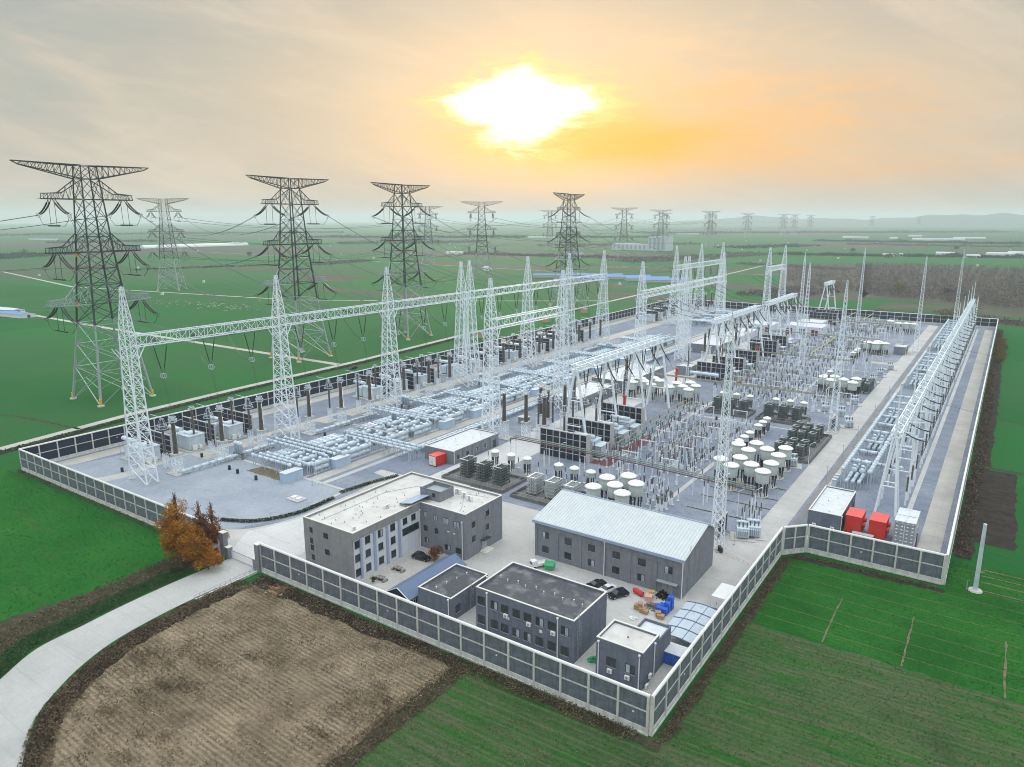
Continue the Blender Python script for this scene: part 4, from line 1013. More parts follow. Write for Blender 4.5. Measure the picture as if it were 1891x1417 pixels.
FT = [((300,537),-765,378,-50,'pale pylon beyond the nearest one, left of the second dark pylon'),((890,516),-557,702,-57,'pale pylon between the third and fourth dark pylons'),
      ((793,470),-850,930,-55,'hazy pylon just right of the third dark pylon'),((1015,462),-982,1571,-52,'hazy pylon just behind the fourth dark pylon on its left'),
      ((1150,478),-631,1289,-57,'hazy pylon right of the fourth dark pylon above the pale factory'),((1180,466),-700,1640,-58,'faint pylon just right of the one above the pale factory'),
      ((1286,455),-700,2000,-58,'faint pylon right of the pale factory in the middle distance'),((1376,440),-880,2950,-58,'faint pylon farther right standing clear of its neighbours'),
      ((1445,437),-878,3507,-57,'very faint thin pylon, left of a close pair on the right skyline'),((1470,434),-900,3800,-57,'very faint thin pylon, right of a close pair on the right skyline'),
      ((1340,438),-1050,3000,-52,'very faint pylon between two stronger ones on the skyline'),((1219,436),-1050,2500,-56,'faint pylon left of the strong pair right of the factory'),((1584,424),-900,6200,-55,'barely visible pylon well right of the skyline row'),((1692,422),-700,7400,-55,'barely visible pylon before the hills on the right'),((1500,430),-1000,4600,-58,'faintest pylon of the row on the right skyline')]
for pxy, x, y, rz, lb in FT: tow((x,y,0), lb, RAD(rz), 'pylons fading into the haze')
# lines: pylon to gantry, and pylon outward
pair_ = {0:[26.9,43.6,59.4,81,97.1,112.9], 1:[133.6,150.2,165.2,194,209.5,225], 2:[244.5,259.5,274.5,290,304,318], 3:[441,457,473,494,510,526]}
for ti, ((x,y),lb,rz) in enumerate(TW):
    ends = []
    for s in (-1,1):
        for z, L_ in ((88.3,18.6),(66,19.6),(44,22.0)): ends.append((x+13.4, y+s*L_*.8, z-6.6))
    ends = sorted(ends[:3], key=lambda e:-e[2]) + sorted(ends[3:], key=lambda e:e[2])
    gxx = -178 if ti < 3 else -172
    for j, (e, gy_) in enumerate(zip(ends, pair_[ti])):
        p = Vector((gxx-1.7, gy_, BZ+.4)); d = (Vector(e)-p).normalized(); q = p+d*10; q.z -= 2.5
        st = MB(); insul(st, p+Vector((0,-.4,0)), q+Vector((0,-.4,0)), .18, 5, .4); insul(st, p+Vector((0,.4,0)), q+Vector((0,.4,0)), .18, 5, .4)
        solo(st, 'tension_string', 'insulator_dark', 'dark double insulator string pulling from the back gantry towards a pylon', 'insulator string', 'tension strings on the back gantry')
        wire(q, e, 5, 'conductor bundle sloping from the back gantry up to a pylon arm', 'lines between gantry and pylons', .10, 10, pair=.3)
        wire(q, (gxx,gy_,BZ-11), 2.2, 'slack jumper loop under the back gantry beam', 'jumper loops of the back gantry', .06, 6, pair=.22)
    nxt = [(-1300,40),(-765,378),(-557,702),(-631,1289)][ti]
    for s in (-1,1):
        for z, L_ in ((88.3,18.6),(66,19.6),(44,22.0)):
            dd = Vector((nxt[0]-x, nxt[1]-y)); 
            wire((x-13.4, y+s*L_*.8, z-6.6), (nxt[0]+13*(1 if ti else 0), nxt[1]+s*L_*.8, z-6.6), 11+dd.length*.008, 'conductor bundle running from a near pylon out over the fields', 'lines running out over the fields', .12, 14, pair=.35)
chain = [(FT[i][1],FT[i][2]) for i in (0,2)], [(FT[i][1],FT[i][2]) for i in (1,4,6,7,8)], [(FT[i][1],FT[i][2]) for i in (2,3,5,10)]
for ch in chain:
    for (xa,ya),(xb,yb) in zip(ch, ch[1:]):
        for s in (-1,1):
            for z in (82,60,38): wire((xa+s*12,ya+s*8,z),(xb+s*12,yb+s*8,z), 16, 'hazy conductor strung between distant pylons', 'lines between distant pylons', .22, 12)

# -- lightning masts
def make_mast(h):
    t = thing('lightning_mast', 'x', 'mast', (0,0,0)); n = 24
    lattice(MB(), [(h*.86*i/n, 1.35-.85*i/n, 1.35-.85*i/n) for i in range(n+1)], .14, .065, False).build('shaft', 'white_steel', t)
    n = 6; lattice(MB(), [(h*.86+h*.11*i/n, .5-.3*i/n, .5-.3*i/n) for i in range(n+1)], .08, .045, False).build('peak', 'white_steel', t)
    MB().beam((0,0,h*.96),(0,0,h),.07,4).build('spike', 'frame_grey', t)
    MB().box(-1.9,-1.9,0,1.9,1.9,.25).build('footing', 'concrete_frame', t)
    return t
mst = Stamp(make_mast(60))
for x, y, lb in ((-14.2,72.5,'slim white lattice mast beside the gable end of the hall'),(-11.3,196,'slim white lattice mast near the right reactor tanks by the road'),(-47.8,302,'slim white lattice mast beyond the busbar posts in the middle yard'),(-5,409,'slim white lattice mast beside the far hut on the road'),(7.4,540,'slim white lattice mast at the far end of the right gantry'),(-77,420,'slim white lattice mast left of the far converter walls'),(-60,545,'slim white lattice mast by the far end wall')):
    mst((x,y,0), lb, 0, 'lightning masts')

# -- tubular A-frame gantries
def make_aframe(h, half, rr=.52):
    t = thing('tubular_frame', 'x', 'gantry frame', (0,0,0))
    for s in (-1,1): MB().tube((s*half,0,0),(s*.55,0,h),rr,8,rr*.8).build('leg', 'white_steel', t)
    b = MB(); q = .30; b.tube((-half*(1-q),0,h*q),(half*(1-q),0,h*q),.24,6); b.build('cross_bar', 'white_steel', t)
    q = .62; MB().tube((-half*(1-q)-.2,0,h*q),(half*(1-q)+.2,0,h*q),.2,6).build('cross_bar', 'white_steel', t)
    return t
afr = Stamp(make_aframe(28.6, 5.2))
AF = [(121,145.5,170,194.5),(262,287.5,313,338),(358,380,402,424),(524,550)]
k = 0
for gi, ys in enumerate(AF):
    for i, y in enumerate(ys): afr((-82.5,y,0), 'white tubular A-frame of the ' + WORDS[gi] + ' tubular gantry, ' + WORDS[i] + ' frame from its near end', 0, 'tubular A-frames in the converter row')
    gbeam(-82.5, ys[0]-.8, ys[-1]+.8, 28.7, 'broad white truss beam of the ' + WORDS[gi] + ' tubular gantry from the front', 'white_steel', 3.0, 1.9, .24, .15)
vs2 = Stamp(vstring(0,0,0,7.5,2.0,'x','g', r=.2))
k = 0
for gi, ys in enumerate(AF):
    for a, b in zip(ys, ys[1:]):
        for q in (.3,.72):
            y = a+(b-a)*q
            vs2((-82.5,y,28.7), 'black V-shaped insulator string under the ' + WORDS[gi] + ' tubular gantry, ' + WORDS[k%8] + ' from its near end', 0, 'V strings under the tubular gantries'); k += 1
            st = MB(); insul(st, (-81,y+2.5,28.9), (-74.5,y-1.5,22.2), .26, 5, .6)
            solo(st, 'tension_string', 'insulator_dark', 'black insulator string slanting down from a tubular gantry beam', 'insulator string', 'tension strings on the tubular gantries')
            wire((-74.5,y-1.5,22.2), (-69,y-3,15), 1.0, 'loose conductor dropping from a tubular gantry string', 'droppers in the converter row', .06, 4)
            wire((-82.5,y,19.8), (-84,y-1,13), .3, 'thin conductor hanging below a tubular gantry V string', 'droppers in the converter row', .05, 3)
    k = 0
# -- right-hand gantry
def make_rframe():
    t = thing('tubular_frame', 'x', 'gantry frame', (0,0,0)); h = 21.6
    for s in (-1,1):
        for e in (-1,1): MB().tube((s*2.6,e*2.8,0),(s*.5,e*.5,h),.34,8,.24).build('leg', 'white_steel', t)
    b = MB(); z = 8.2
    b.tube((-1.8,-1.95,z),(1.8,-1.95,z),.2,6); b.build('cross_bar', 'white_steel', t); MB().tube((-1.8,1.95,z),(1.8,1.95,z),.2,6).build('cross_bar', 'white_steel', t)
    MB().tube((0,0,h),(0,0,h+14.5),.30,6,.10).build('spike', 'white_steel', t)
    return t
rfr = Stamp(make_rframe()); RF = [121,160,199,240,281,322,364,406,448,490,532]
for i, y in enumerate(RF): rfr((17.5,y,0), 'white tubular support of the long right-hand gantry, ' + WORDS[i] + ' from the front', 0, 'supports of the right-hand gantry')
def make_rmid():
    t = thing('gantry_leg', 'x', 'gantry leg', (0,0,0))
    MB().tube((-3.2,0,0),(-.6,0,21.7),.32,8,.24).build('leg', 'white_steel', t); MB().tube((3.7,0,0),(3.5,0,20.4),.34,8,.24).build('leg', 'white_steel', t)
    MB().tube((-.7,0,20.2),(3.5,0,20.2),.2,6).build('cross_bar', 'white_steel', t); MB().tube((-2.2,0,8.6),(3.6,0,8.6),.18,6).build('cross_bar', 'white_steel', t)
    MB().tube((3.5,0,20.4),(3.5,0,27.5),.2,6,.07).build('spike', 'white_steel', t)
    return t
rm_ = Stamp(make_rmid()); k = 0
for a, b in zip(RF, RF[1:]):
    for q in (1/3, 2/3): rm_((17.5,a+(b-a)*q,0), 'white portal leg pair between the main supports of the right-hand gantry, ' + WORDS[k] + ' from the front', 0, 'intermediate legs of the right-hand gantry'); k += 1
for i, (a, b) in enumerate(zip(RF, RF[1:])):
    n = 9; mb = MB()
    truss(mb, (17.5,a,21.7), (17.5,b,21.7), 2.3, 1.5, 9, .2, .12)
    solo(mb, 'gantry_beam', 'white_steel', 'white truss beam of the right-hand gantry, ' + WORDS[i] + ' span from the front', 'gantry beam', 'beams of the right-hand gantry')
    for q in (.2,.5,.8):
        y = a+(b-a)*q
        st = MB(); insul(st, (18.8,y,21.6), (24.8,y-.5,19.9), .2, 5, .5)
        solo(st, 'tension_string', 'insulator_dark', 'dark insulator string stretching outwards from the right-hand gantry beam', 'insulator string', 'strings of the right-hand gantry')
        wire((24.8,y-.5,19.9), (21.3,y,9.6), 1.6, 'slack conductor loop beside the right-hand gantry', 'loops of the right-hand gantry', .06, 6)
        if i % 3 == 1 and q == .5: wire((24.8,y-.5,19.9), (150,y-70,26), 3, 'thin line leaving the right-hand gantry over the boundary wall', 'lines leaving the right-hand gantry', .05, 8)
# slack spans between the far gantries and masts
for y0 in (250,330,430):
    for dx in (0,4,8): wire((-114+dx*.3,y0+dx*3,40),(-82.5,y0+30+dx*3,30), 4, 'slack conductor between an inner gantry and a tubular gantry', 'spans between the gantry rows', .09, 9, pair=.25)
for z in (24,28,32): wire((-82,560,z+4),(60,640,z-4), 5, 'thin line leaving the far end of the yard to the right', 'lines leaving the far end', .10, 10)
for (xa,ya,za),(xb,yb,zb) in (((-178,72,60),(-114,114,59)),((-178,128,60),(-114,164,59)),((-114,164,59),(-47.8,302,58)),((-14,72,59),(-11,196,59)),((-11,196,59),(-5,409,59))):
    pass
# ---------------------------------------------------------------- bushings, arresters, posts
def ped(mb, w_, h, r=.07):
    lattice(mb, [(h*i/4, w_, w_) for i in range(5)], r*1.4, r*.7, True, 4); return mb
def make_bushing():
    t = thing('tall_bushing', 'x', 'bushing', (0,0,0))
    ped(MB(), 1.15, 6.3, .13).build('pedestal', 'white_steel', t); MB().box(-1.5,-1.5,6.3,1.5,1.5,6.75).build('platform', 'concrete_frame', t)
    prof = [(.92,0)]
    for i in range(26): z = .25+i*.40; rr = .84-.007*i; prof += [(rr*.86,z),(rr*1.04,z+.10),(rr*.86,z+.2)]
    prof += [(.4,10.7)]
    MB().lathe(0,0,prof,12,6.75).build('insulator', 'porcelain', t)
    MB().ring(0,0,17.2,1.15,.16).ring(0,0,18.0,1.25,.16).ring(0,0,18.8,.95,.14).beam((-1.2,0,18),(1.2,0,18),.08).beam((0,-1.2,18),(0,1.2,18),.08).beam((0,0,17.3),(0,0,19),.16,6).build('corona_ring', 'machine', t)
    MB().box(-3,-2.4,0,3,2.4,.25).build('base_slab', 'concrete_frame', t)
    return t
bsh = Stamp(make_bushing())
def make_arrester():
    t = thing('surge_arrester', 'x', 'surge arrester', (0,0,0))
    ped(MB(), .62, 5.2, .09).build('pedestal', 'white_steel', t)
    prof = [(.42,0)]
    for s in range(4):
        for i in range(6): z = .2+s*2.55+i*.38; prof += [(.34,z),(.46,z+.1),(.34,z+.2)]
        prof += [(.38,s*2.55+2.5)]
    MB().lathe(0,0,prof,8,5.2).build('insulator', 'porcelain', t)
    b = MB().ring(0,0,13.6,1.75,.11,14).ring(0,0,14.6,1.4,.11,14).ring(0,0,16.8,.6,.1,10)
    for i in range(6):
        a = i*math.pi/3; b.beam((1.75*math.cos(a),1.75*math.sin(a),13.6),(.55*math.cos(a),.55*math.sin(a),16.8),.06,3)
    b.build('grading_ring', 'machine', t); return t
arr = Stamp(make_arrester())
for i, y in enumerate(BUSH):
    bsh((-175.6,y,.1), 'thick brown bushing on a lattice pedestal in the back row, ' + WORDS[i] + ' from the front wall', 0, 'thick bushings under the back gantry')
    arr((-183.2,y+.6,.1), 'thin arrester with a basket ring in the back row, ' + WORDS[i] + ' from the front wall', 0, 'ringed arresters under the back gantry')
    solo(MB().tube((-190.5,y+1,17.3),(-183.4,y+.6,17.3),.11,6), 'connecting_tube', 'machine', 'straight pale tube reaching back from an arrester head, ' + WORDS[i] + ' from the front wall', 'connector', 'tubes behind the arresters')
for i, (x, y) in enumerate(((-111,118),(-103.6,121.5),(-100,131),(-105,134),(-96,122),(-99,142),(-104,158),(-103,205),(-100,300),(-104,318),(-98,350),(-104,392))):
    bsh((x,y,.1), 'thick dark bushing in the yard beside the white road, ' + WORDS[i] + ' from the front', 0, 'thick bushings beside the white road')
for i, (x, y) in enumerate(((-101,126),(-97.5,130.5),(-92.5,137),(-88,152),(-93,182),(-89,200),(-95,262),(-91,300),(-96,342))):
    arr((x,y,.1), 'slender arrester with a basket ring beside the converter walls, ' + WORDS[i] + ' from the front', 0, 'ringed arresters near the converter walls')
# ---------------------------------------------------------------- firewalls and reactors along the back
def panel_wall(name, label, cat_, x0, x1, y, h, cols, rows, group, th=.45):
    """white concrete frame with navy infill, running along x"""
    t = thing(name, label, cat_, ((x0+x1)/2, y, 0), group); w_ = (x1-x0); fr = MB()
    for i in range(cols+1):
        x = x0+w_*i/cols; ww = .2 if i in (0,cols) or i % 3 == 0 else .1; fr.box(max(x-ww,x0),y-th/2,0,min(x+ww,x1),y+th/2,h-.3)
    fr.box(x0,y-th/2,h-.3,x1,y+th/2,h)
    for j in range(1,rows): fr.box(x0+.3,y-th/2+.03,h*j/rows-.08,x1-.3,y+th/2-.03,h*j/rows+.08)
    fr.build('frame', 'concrete_frame', t)
    MB().box(x0+.25,y-.1,.05,x1-.25,y+.1,h-.32).build('panel', 'navy_panel', t); return t
GR = [(28,3),(82,2.2),(121,3),(182,3),(236,3),(286,3),(436,3),(489,3)]
k = 0
for gi in range(8):
    ys = BUSH[gi*3:gi*3+3]
    for i, y in enumerate(ys):
        if gi == 1 and i < 3: continue
        panel_wall('firewall', 'navy firewall with a pale frame between back reactors, ' + WORDS[k] + ' from the front wall', 'wall', -212, -192, y+8.0, 8.0, 4, 4, 'firewalls in the back row'); k += 1
def make_reactor():
    t = thing('shunt_reactor', 'x', 'reactor', (0,0,0))
    MB().box(-3.6,-3.0,.5,3.6,3.0,5.2).box(-3.8,-3.2,5.2,3.8,3.2,5.5).box(-1.8,-1.6,5.5,1.9,1.7,6.0).build('tank', 'machine', t)
    b = MB()
    for i in range(9): b.box(-8.4+i*.45,-2.6,1.0,-8.2+i*.45,2.6,4.4)
    b.box(-8.6,-2.7,4.4,-4.4,2.7,4.55).box(-8.6,-2.7,.8,-4.4,-2.5,4.4).build('radiator', 'pipe', t)
    MB().tube((-9.5,-2.2,7.0),(-2.6,-2.2,7.0),.75,12).build('conservator', 'pipe', t)
    MB().beam((-8,-2.2,4.5),(-8,-2.2,6.4),.12).beam((-4.5,-2.2,4.5),(-4.5,-2.2,6.4),.12).build('conservator_stand', 'machine', t)
    MB().lathe(2.0,0,[(.5,0)]+[(r,z) for i in range(18) for r,z in ((.34,.2+i*.48),(.48,.3+i*.48),(.34,.4+i*.48))]+[(.3,9.2)],10,5.5).build('bushing', 'porcelain', t)
    MB().ring(2,0,14.9,1.1,.15).ring(2,0,15.6,.8,.12).beam((1,0,15),(3,0,15),.07).build('corona_ring', 'machine', t)
    MB().box(3.8,-2.2,.4,4.6,-.6,2.2).box(3.8,.4,.4,4.3,1.4,1.8).build('control_cabinet', 'trim_white', t)
    MB().box(-10,-4.2,0,4.8,4.2,.3).build('base_slab', 'concrete_frame', t)
    return t
rct = Stamp(make_reactor()); k = 0
for gi in range(8):
    for i, y in enumerate(BUSH[gi*3:gi*3+3]):
        if gi == 1: continue
        rct((-196.2,y+1.2,.08), 'pale boxy reactor with a tall bushing in the back row, ' + WORDS[k] + ' from the front wall', 0, 'reactors between the back firewalls'); k += 1
# ---------------------------------------------------------------- gas-insulated pipework
def pipe_mat():
    m = M['pipe']; nt = m.node_tree; b = nt.nodes['Principled BSDF']; src = b.inputs['Base Color'].links[0].from_socket
    tc = nt.nodes.new('ShaderNodeTexCoord'); sp = nt.nodes.new('ShaderNodeSeparateXYZ'); nt.links.new(tc.outputs['Object'], sp.inputs[0])
    def mm(op, a, v):
        n = nt.nodes.new('ShaderNodeMath'); n.operation = op; nt.links.new(a, n.inputs[0]); n.inputs[1].default_value = v; return n.outputs[0]
    fr = mm('FRACT', mm('DIVIDE', sp.outputs['X'], 2.9), 0); ls = mm('LESS_THAN', fr, .085)
    mx = nt.nodes.new('ShaderNodeMix'); mx.data_type = 'RGBA'; nt.links.new(mm('MULTIPLY', ls, .75), mx.inputs['Factor']); nt.links.new(src, mx.inputs['A']); mx.inputs['B'].default_value = (.16,.21,.25,1)
    m2 = m.copy(); M['pipe_plain'] = m2
    nt.links.new(mx.outputs['Result'], b.inputs['Base Color'])
    l = m2.node_tree; bb = l.nodes['Principled BSDF']
pipe_mat()
leg_me = None
def pipe_run(p, q, r, label, group, name='gas_pipe', legs=True, cap=True):
    """a pipe along its own x axis, with flanges, rounded elbows at its ends and posts under it"""
    global leg_me
    p, q = Vector(p), Vector(q); d = q-p; Ln = d.length; rz = math.atan2(d.y, d.x)
    t = thing(name, label, 'pipe', (p.x,p.y,0), group, rz); ORG[t.name] = Vector(); z = p.z
    b = MB(); n = max(1, int(Ln/2.9)); o = 0; prof = []
    x = -.0
    rings = [(0,r)]
    for i in range(1, n+1):
        xx = i*2.9
        if xx > Ln-.3: break
        rings += [(xx-.02,r),(xx,r*1.22),(xx+.24,r*1.22),(xx+.26,r)]
    rings += [(Ln,r)]
    m_ = 8; base = len(b.v)
    for xx, rr in rings:
        for i in range(m_):
            a = 2*math.pi*i/m_; b.v.append((xx, rr*math.cos(a), z+rr*math.sin(a)))
    for a in range(len(rings)-1):
        for i in range(m_):
            j = (i+1) % m_; b.f.append((a*m_+i, (a+1)*m_+i, (a+1)*m_+j, a*m_+j))
    b.f.append(tuple(range(m_))); b.f.append(tuple((len(rings)-1)*m_+i for i in reversed(range(m_))))
    b.build('pipe_body', 'pipe', t, True)
    if cap:
        for xx in (0, Ln):
            MB().lathe(xx,0,[(.3*r,-1.25*r),(r*.95,-.85*r),(r*1.25,0),(r*.95,.85*r),(.3*r,1.25*r)],8,z).build('elbow', 'pipe_plain', t, True)
    if legs:
        k = max(2, int(Ln/5.5)+1)
        for i in range(k):
            s = MB().box(-.1,-r*.9,0,.1,-r*.9+.16,z-r*.4).box(-.1,r*.9-.16,0,.1,r*.9,z-r*.4).box(-.1,-r,z-r*.55,.1,r,z-r*.4) if leg_me is None or True else None
            o = s.build('support', 'machine', t); o.location = (.4+(Ln-.8)*i/(k-1),0,0)
    return t
def breaker(x, y0, y1, label, group):
    """double-deck breaker chamber: a thick vessel over a thinner one, domes on top, control boxes at its end"""
    t = thing('breaker_vessel', label, 'breaker', (x,y0,0), group, math.pi/2); ORG[t.name] = Vector(); Ln = y1-y0
    def cyl(z, r, a, b_): 
        mb = MB(); rings = [(a,r*.5),(a+.15,r*.95),(a+.5,r),(a+.55,r*1.16),(a+.8,r*1.16),(a+.85,r),(a+(b_-a)*.5,r),(a+(b_-a)*.5+.05,r*1.14),(a+(b_-a)*.5+.3,r*1.14),(a+(b_-a)*.5+.35,r),(b_-.85,r),(b_-.8,r*1.16),(b_-.55,r*1.16),(b_-.5,r),(b_-.15,r*.95),(b_,r*.5)]
        for xx, rr in rings:
            for i in range(10): q = 2*math.pi*i/10; mb.v.append((xx, rr*math.cos(q), z+rr*math.sin(q)))
        for c in range(len(rings)-1):
            for i in range(10): j = (i+1)%10; mb.f.append((c*10+i,(c+1)*10+i,(c+1)*10+j,c*10+j))
        mb.f.append(tuple(range(10))); mb.f.append(tuple((len(rings)-1)*10+i for i in reversed(range(10)))); return mb
    cyl(3.3,.85,0,Ln).build('upper_vessel','pipe_plain',t,True); cyl(1.5,.7,1.2,Ln*.96).build('lower_vessel','pipe_plain',t,True)
    for q in (.16,.52,.86): MB().lathe(Ln*q,0,[(.5,0),(.5,.5),(.62,.55),(.62,.75),(.4,.95),(.15,1.05)],8,4.0).build('dome','pipe_plain',t,True)
    MB().box(-.7,-.7,.8,.5,.7,2.6).build('drive_box','machine_dark',t); 
    for q in (.08,.5,.92):
        MB().box(Ln*q-.12,-.8,0,Ln*q+.12,-.65,2.6).box(Ln*q-.12,.65,0,Ln*q+.12,.8,2.6).box(Ln*q-.12,-.65,2.3,Ln*q+.12,.65,2.5).build('support','machine',t)
    return t
G_ = 'pale gas-insulated pipes of the left yard'
def lab(s, i): return s + ', ' + WORDS[i % 24] + ' from the front'
# feeders from the bushings
k = 0
for y0, y1 in ((26.9,44),(43.8,58),(59.4,62)): pipe_run((-172.4,y0,1.5),(-172.4,y1,1.5),.62, lab('thick pale pipe running from a back-row bushing towards the pipe yard', k), G_); k += 1
for y0, y1 in ((81,112),(97,110),(133,150),(150,168),(194,225),(244,274),(290,318),(441,473),(494,526)): pipe_run((-171.8,y0,1.5),(-171.8,y1,1.5),.6, lab('thick pale pipe running from a back-row bushing towards the pipe yard', k), G_); k += 1
# cross triples
XT = [(45.0,47.1,49,-160,-140.5),(58.4,61,63.5,-169.5,-140),(77.8,80.3,82.8,-152,-121.5),(110.4,112.8,115.2,-170,-140),(130.2,132.6,135,-170,-139),(149,151.4,153.8,-165,-139),(176,178.4,180.8,-169,-140),(205,207.4,209.8,-169,-139),(236,238.4,240.8,-168,-140),(268,270.4,272.8,-169,-140),(300,302.4,304.8,-168,-139),(332,334.4,336.8,-168,-140),(440,442.4,444.8,-166,-138),(475,477.4,479.8,-166,-138),(508,510.4,512.8,-166,-138)]
for i, (a,b,c,x0,x1) in enumerate(XT):
    for j, y in enumerate((a,b,c)):
        off = (j-1)*2.2 if i in (0,1,3) else 0
        pipe_run((x0+off*.6,y,4.1),(x1+off*1.0,y,4.1),.5, ('near','middle','far')[j] + ' pipe of the raised crosswise triple, ' + WORDS[i] + ' triple from the front', G_)
# main trunks and breakers
seg = [(50.5,58),(65,77),(84.5,96),(98,109),(117,129),(137,148),(156,175),(183,204),(212,235),(243,267),(275,299),(307,331),(339,360),(446,474),(482,507)]
for i, (a,b) in enumerate(seg):
    for j, x in enumerate((-157.2,-159.0,-160.8)):
        pipe_run((x,a,2.2),(x,b+3,2.2),.72, ('right','middle','left')[j] + ' trunk pipe of the low triple lying lengthwise, ' + WORDS[i] + ' section from the front', G_, cap=False)
    for j, x in enumerate((-139.4,-145.4,-151.4)):
        L2 = min(b,a+13)
        breaker(x, a, L2, ('right','middle','left')[j] + ' double-deck breaker vessel, ' + WORDS[i] + ' set from the front', 'breaker vessels in the left yard')
        if b-a > 18: breaker(x+.2, b-9, b, ('right','middle','left')[j] + ' second double-deck breaker vessel in the ' + WORDS[i] + ' set from the front', 'breaker vessels in the left yard')
def cabinet(x, y, w_, d, h, label, group, m='machine', name='equipment_cabinet'):
    t = thing(name, label, 'cabinet', (x,y,0), group); 
    MB().cbox(x,y,.15,w_,d,h).build('body', m, t); MB().cbox(x,y,h+.15,w_+.2,d+.2,.12).build('lid', 'roof_pale', t); MB().cbox(x,y,0,w_+.1,d+.1,.15).build('base', 'concrete_frame', t)
    b = MB()
    return t
M['machine_blue'] = mat('machine_blue', (.42,.54,.68), .5, 0, .08, .5)
for i, (x, y) in enumerate(((-140.4,43.6),(-137.9,61.5),(-137.5,116.5),(-138,136.5),(-137.5,182),(-137.5,210.5),(-137.5,242),(-137.5,273.5),(-137.5,305.5),(-137.5,446))):
    cabinet(x, y, 3.0, 6.6, 3.0, lab('large pale blue cabinet at the right edge of the pipe yard', i), 'blue cabinets of the pipe yard', 'machine_blue')
for i, (x, y) in enumerate(((-172,47),(-170,128),(-169.5,183),(-155,106),(-150,172),(-146,245),(-160,300))):
    t = thing('valve_stack', lab('tall cluster of pale upright cylinders rising above the pipes', i), 'valve stack', (x,y,0), 'upright cylinder clusters')
    for a in (-1.4,0,1.4): MB().lathe(x+a,y,[(.55,2.2),(.55,5.2),(.75,5.3),(.75,5.7),(.5,6.1),(.2,6.3)],10).build('cylinder','pipe_plain',t,True)
    MB().box(x-2.2,y-.6,0,x-2,y+.6,2.2).box(x+2,y-.6,0,x+2.2,y+.6,2.2).box(x-2.2,y-.7,2.05,x+2.2,y+.7,2.25).build('stand','machine_dark',t)
t = thing('service_platform', 'grey railed service platform over the pipes beyond the second crosswise triple', 'platform', (-145,90,0))
MB().box(-161,88.4,4.0,-139,90.0,4.15).build('deck','frame_grey',t)
b = MB()
for s in (88.4,90): b.beam((-161,s,5.2),(-139,s,5.2),.05).beam((-161,s,4.7),(-139,s,4.7),.04)
b.build('railing','frame_grey',t)
for i in range(8): MB().box(-161+i*3.1,88.5,0,-160.8+i*3.1,88.7,4.0).build('leg','machine',t)
# long duct by the road
for i,(a,b) in enumerate(((86,110),(112,140),(142,168),(205,250),(260,330))):
    pipe_run((-127.3,a,1.6),(-127.3,b,1.6),.55, lab('long pale pipe lying beside the inner yard road', i), G_); pipe_run((-125.6,a,1.6),(-125.6,b,1.6),.55, lab('parallel pale pipe on the building side of the inner yard road', i), G_)
# ---------------------------------------------------------------- converter bays
FW = [(110,-90,-71.6),(127,-89,-71.4),(153.5,-89,-71.6),(256,-88,-70.6),(276,-87,-70.4),(300,-88,-70.6),(342,-88,-71),(364,-87,-71),(500,-88,-68),(520,-88,-68)]
for i, (y,x0,x1) in enumerate(FW):
    panel_wall('firewall', 'tall navy firewall with a pale grid in the converter row, ' + WORDS[i] + ' from the front', 'wall', x0, x1, y, 9.8, 7, 4, 'firewalls of the converter row', .7)
    solo(MB().box(x1+.02,y-.6,0,x1+.9,y+.6,10.2), 'concrete_pier', 'concrete_frame', lab('pale concrete pier ending a converter firewall', i), 'pier', 'piers ending the converter firewalls')
def make_trafo():
    t = thing('converter_transformer', 'x', 'transformer', (0,0,0))
    MB().box(-4,-3.4,.6,4,3.4,5.6).box(-4.2,-3.6,5.6,4.2,3.6,5.9).build('tank','machine',t)
    b = MB()
    for i in range(8): b.box(4.2+i*.42,-3,1,4.4+i*.42,3,4.6)
    b.box(4.2,-3.1,4.6,7.5,3.1,4.75).build('radiator','machine',t)
    MB().tube((-3.4,-2.2,7.4),(4.2,-2.2,7.4),.8,12).build('conservator','pipe_plain',t,True)
    for x in (-2.6,0,2.6): MB().lathe(x,1.4,[(.4,0)]+[(r,z) for i in range(8) for r,z in ((.26,.2+i*.42),(.38,.3+i*.42),(.26,.4+i*.42))]+[(.2,3.8)],8,5.9).build('bushing','porcelain',t)
    MB().box(-4.6,-4,0,8,4,.4).build('base_slab','concrete_frame',t)
    MB().path([(-4.1,-3.5,3.2),(4.1,-3.5,3.2),(7.6,-3.4,3.2)],.1,6).path([(5,-3.3,.8),(5,-3.3,6),(-3,-3.3,6)],.09,6).build('fire_pipe','maroon',t)
    return t
trf = Stamp(make_trafo())
for i, (x,y) in enumerate(((-76.5,118.5),(-76.5,136),(-76.5,146),(-76.5,266),(-76.5,288),(-76.5,353),(-76.5,373),(-76,510),(-76,528))):
    trf((x,y,.08), lab('grey boxy transformer with maroon fire pipes behind a converter firewall', i), 0, 'transformers of the converter row')
bush2 = 0
for i,(x,y) in enumerate(((-84,116),(-80,132),(-86,134),(-85,158),(-80,261),(-84,282),(-84,348),(-84,370))):
    arr((x,y,.1), lab('thin dark arrester rising above the converter firewalls', i), 0, 'arresters above the converter firewalls')
solo(MB().tube((-86,168,0),(-86,168,9.5),.55,10).ring(-86,168,9.5,.8,.2), 'fire_column', 'red', 'bright red upright pipe among the domed tanks, nearer the front', 'pipe')
solo(MB().tube((-87,226,0),(-87,226,11),.55,10).ring(-87,226,11,.8,.2), 'fire_column', 'red', 'bright red upright pipe behind the domed tanks, farther back', 'pipe')
solo(MB().tube((-79,330,0),(-79,330,8),.5,8), 'fire_column', 'red', 'bright red upright pipe by the far converter walls', 'pipe')
solo(MB().tube((-84,236,8),(-70,236,8),.8,10), 'cooling_duct', 'pipe_plain', 'pale horizontal duct beside the second tubular gantry legs', 'duct')
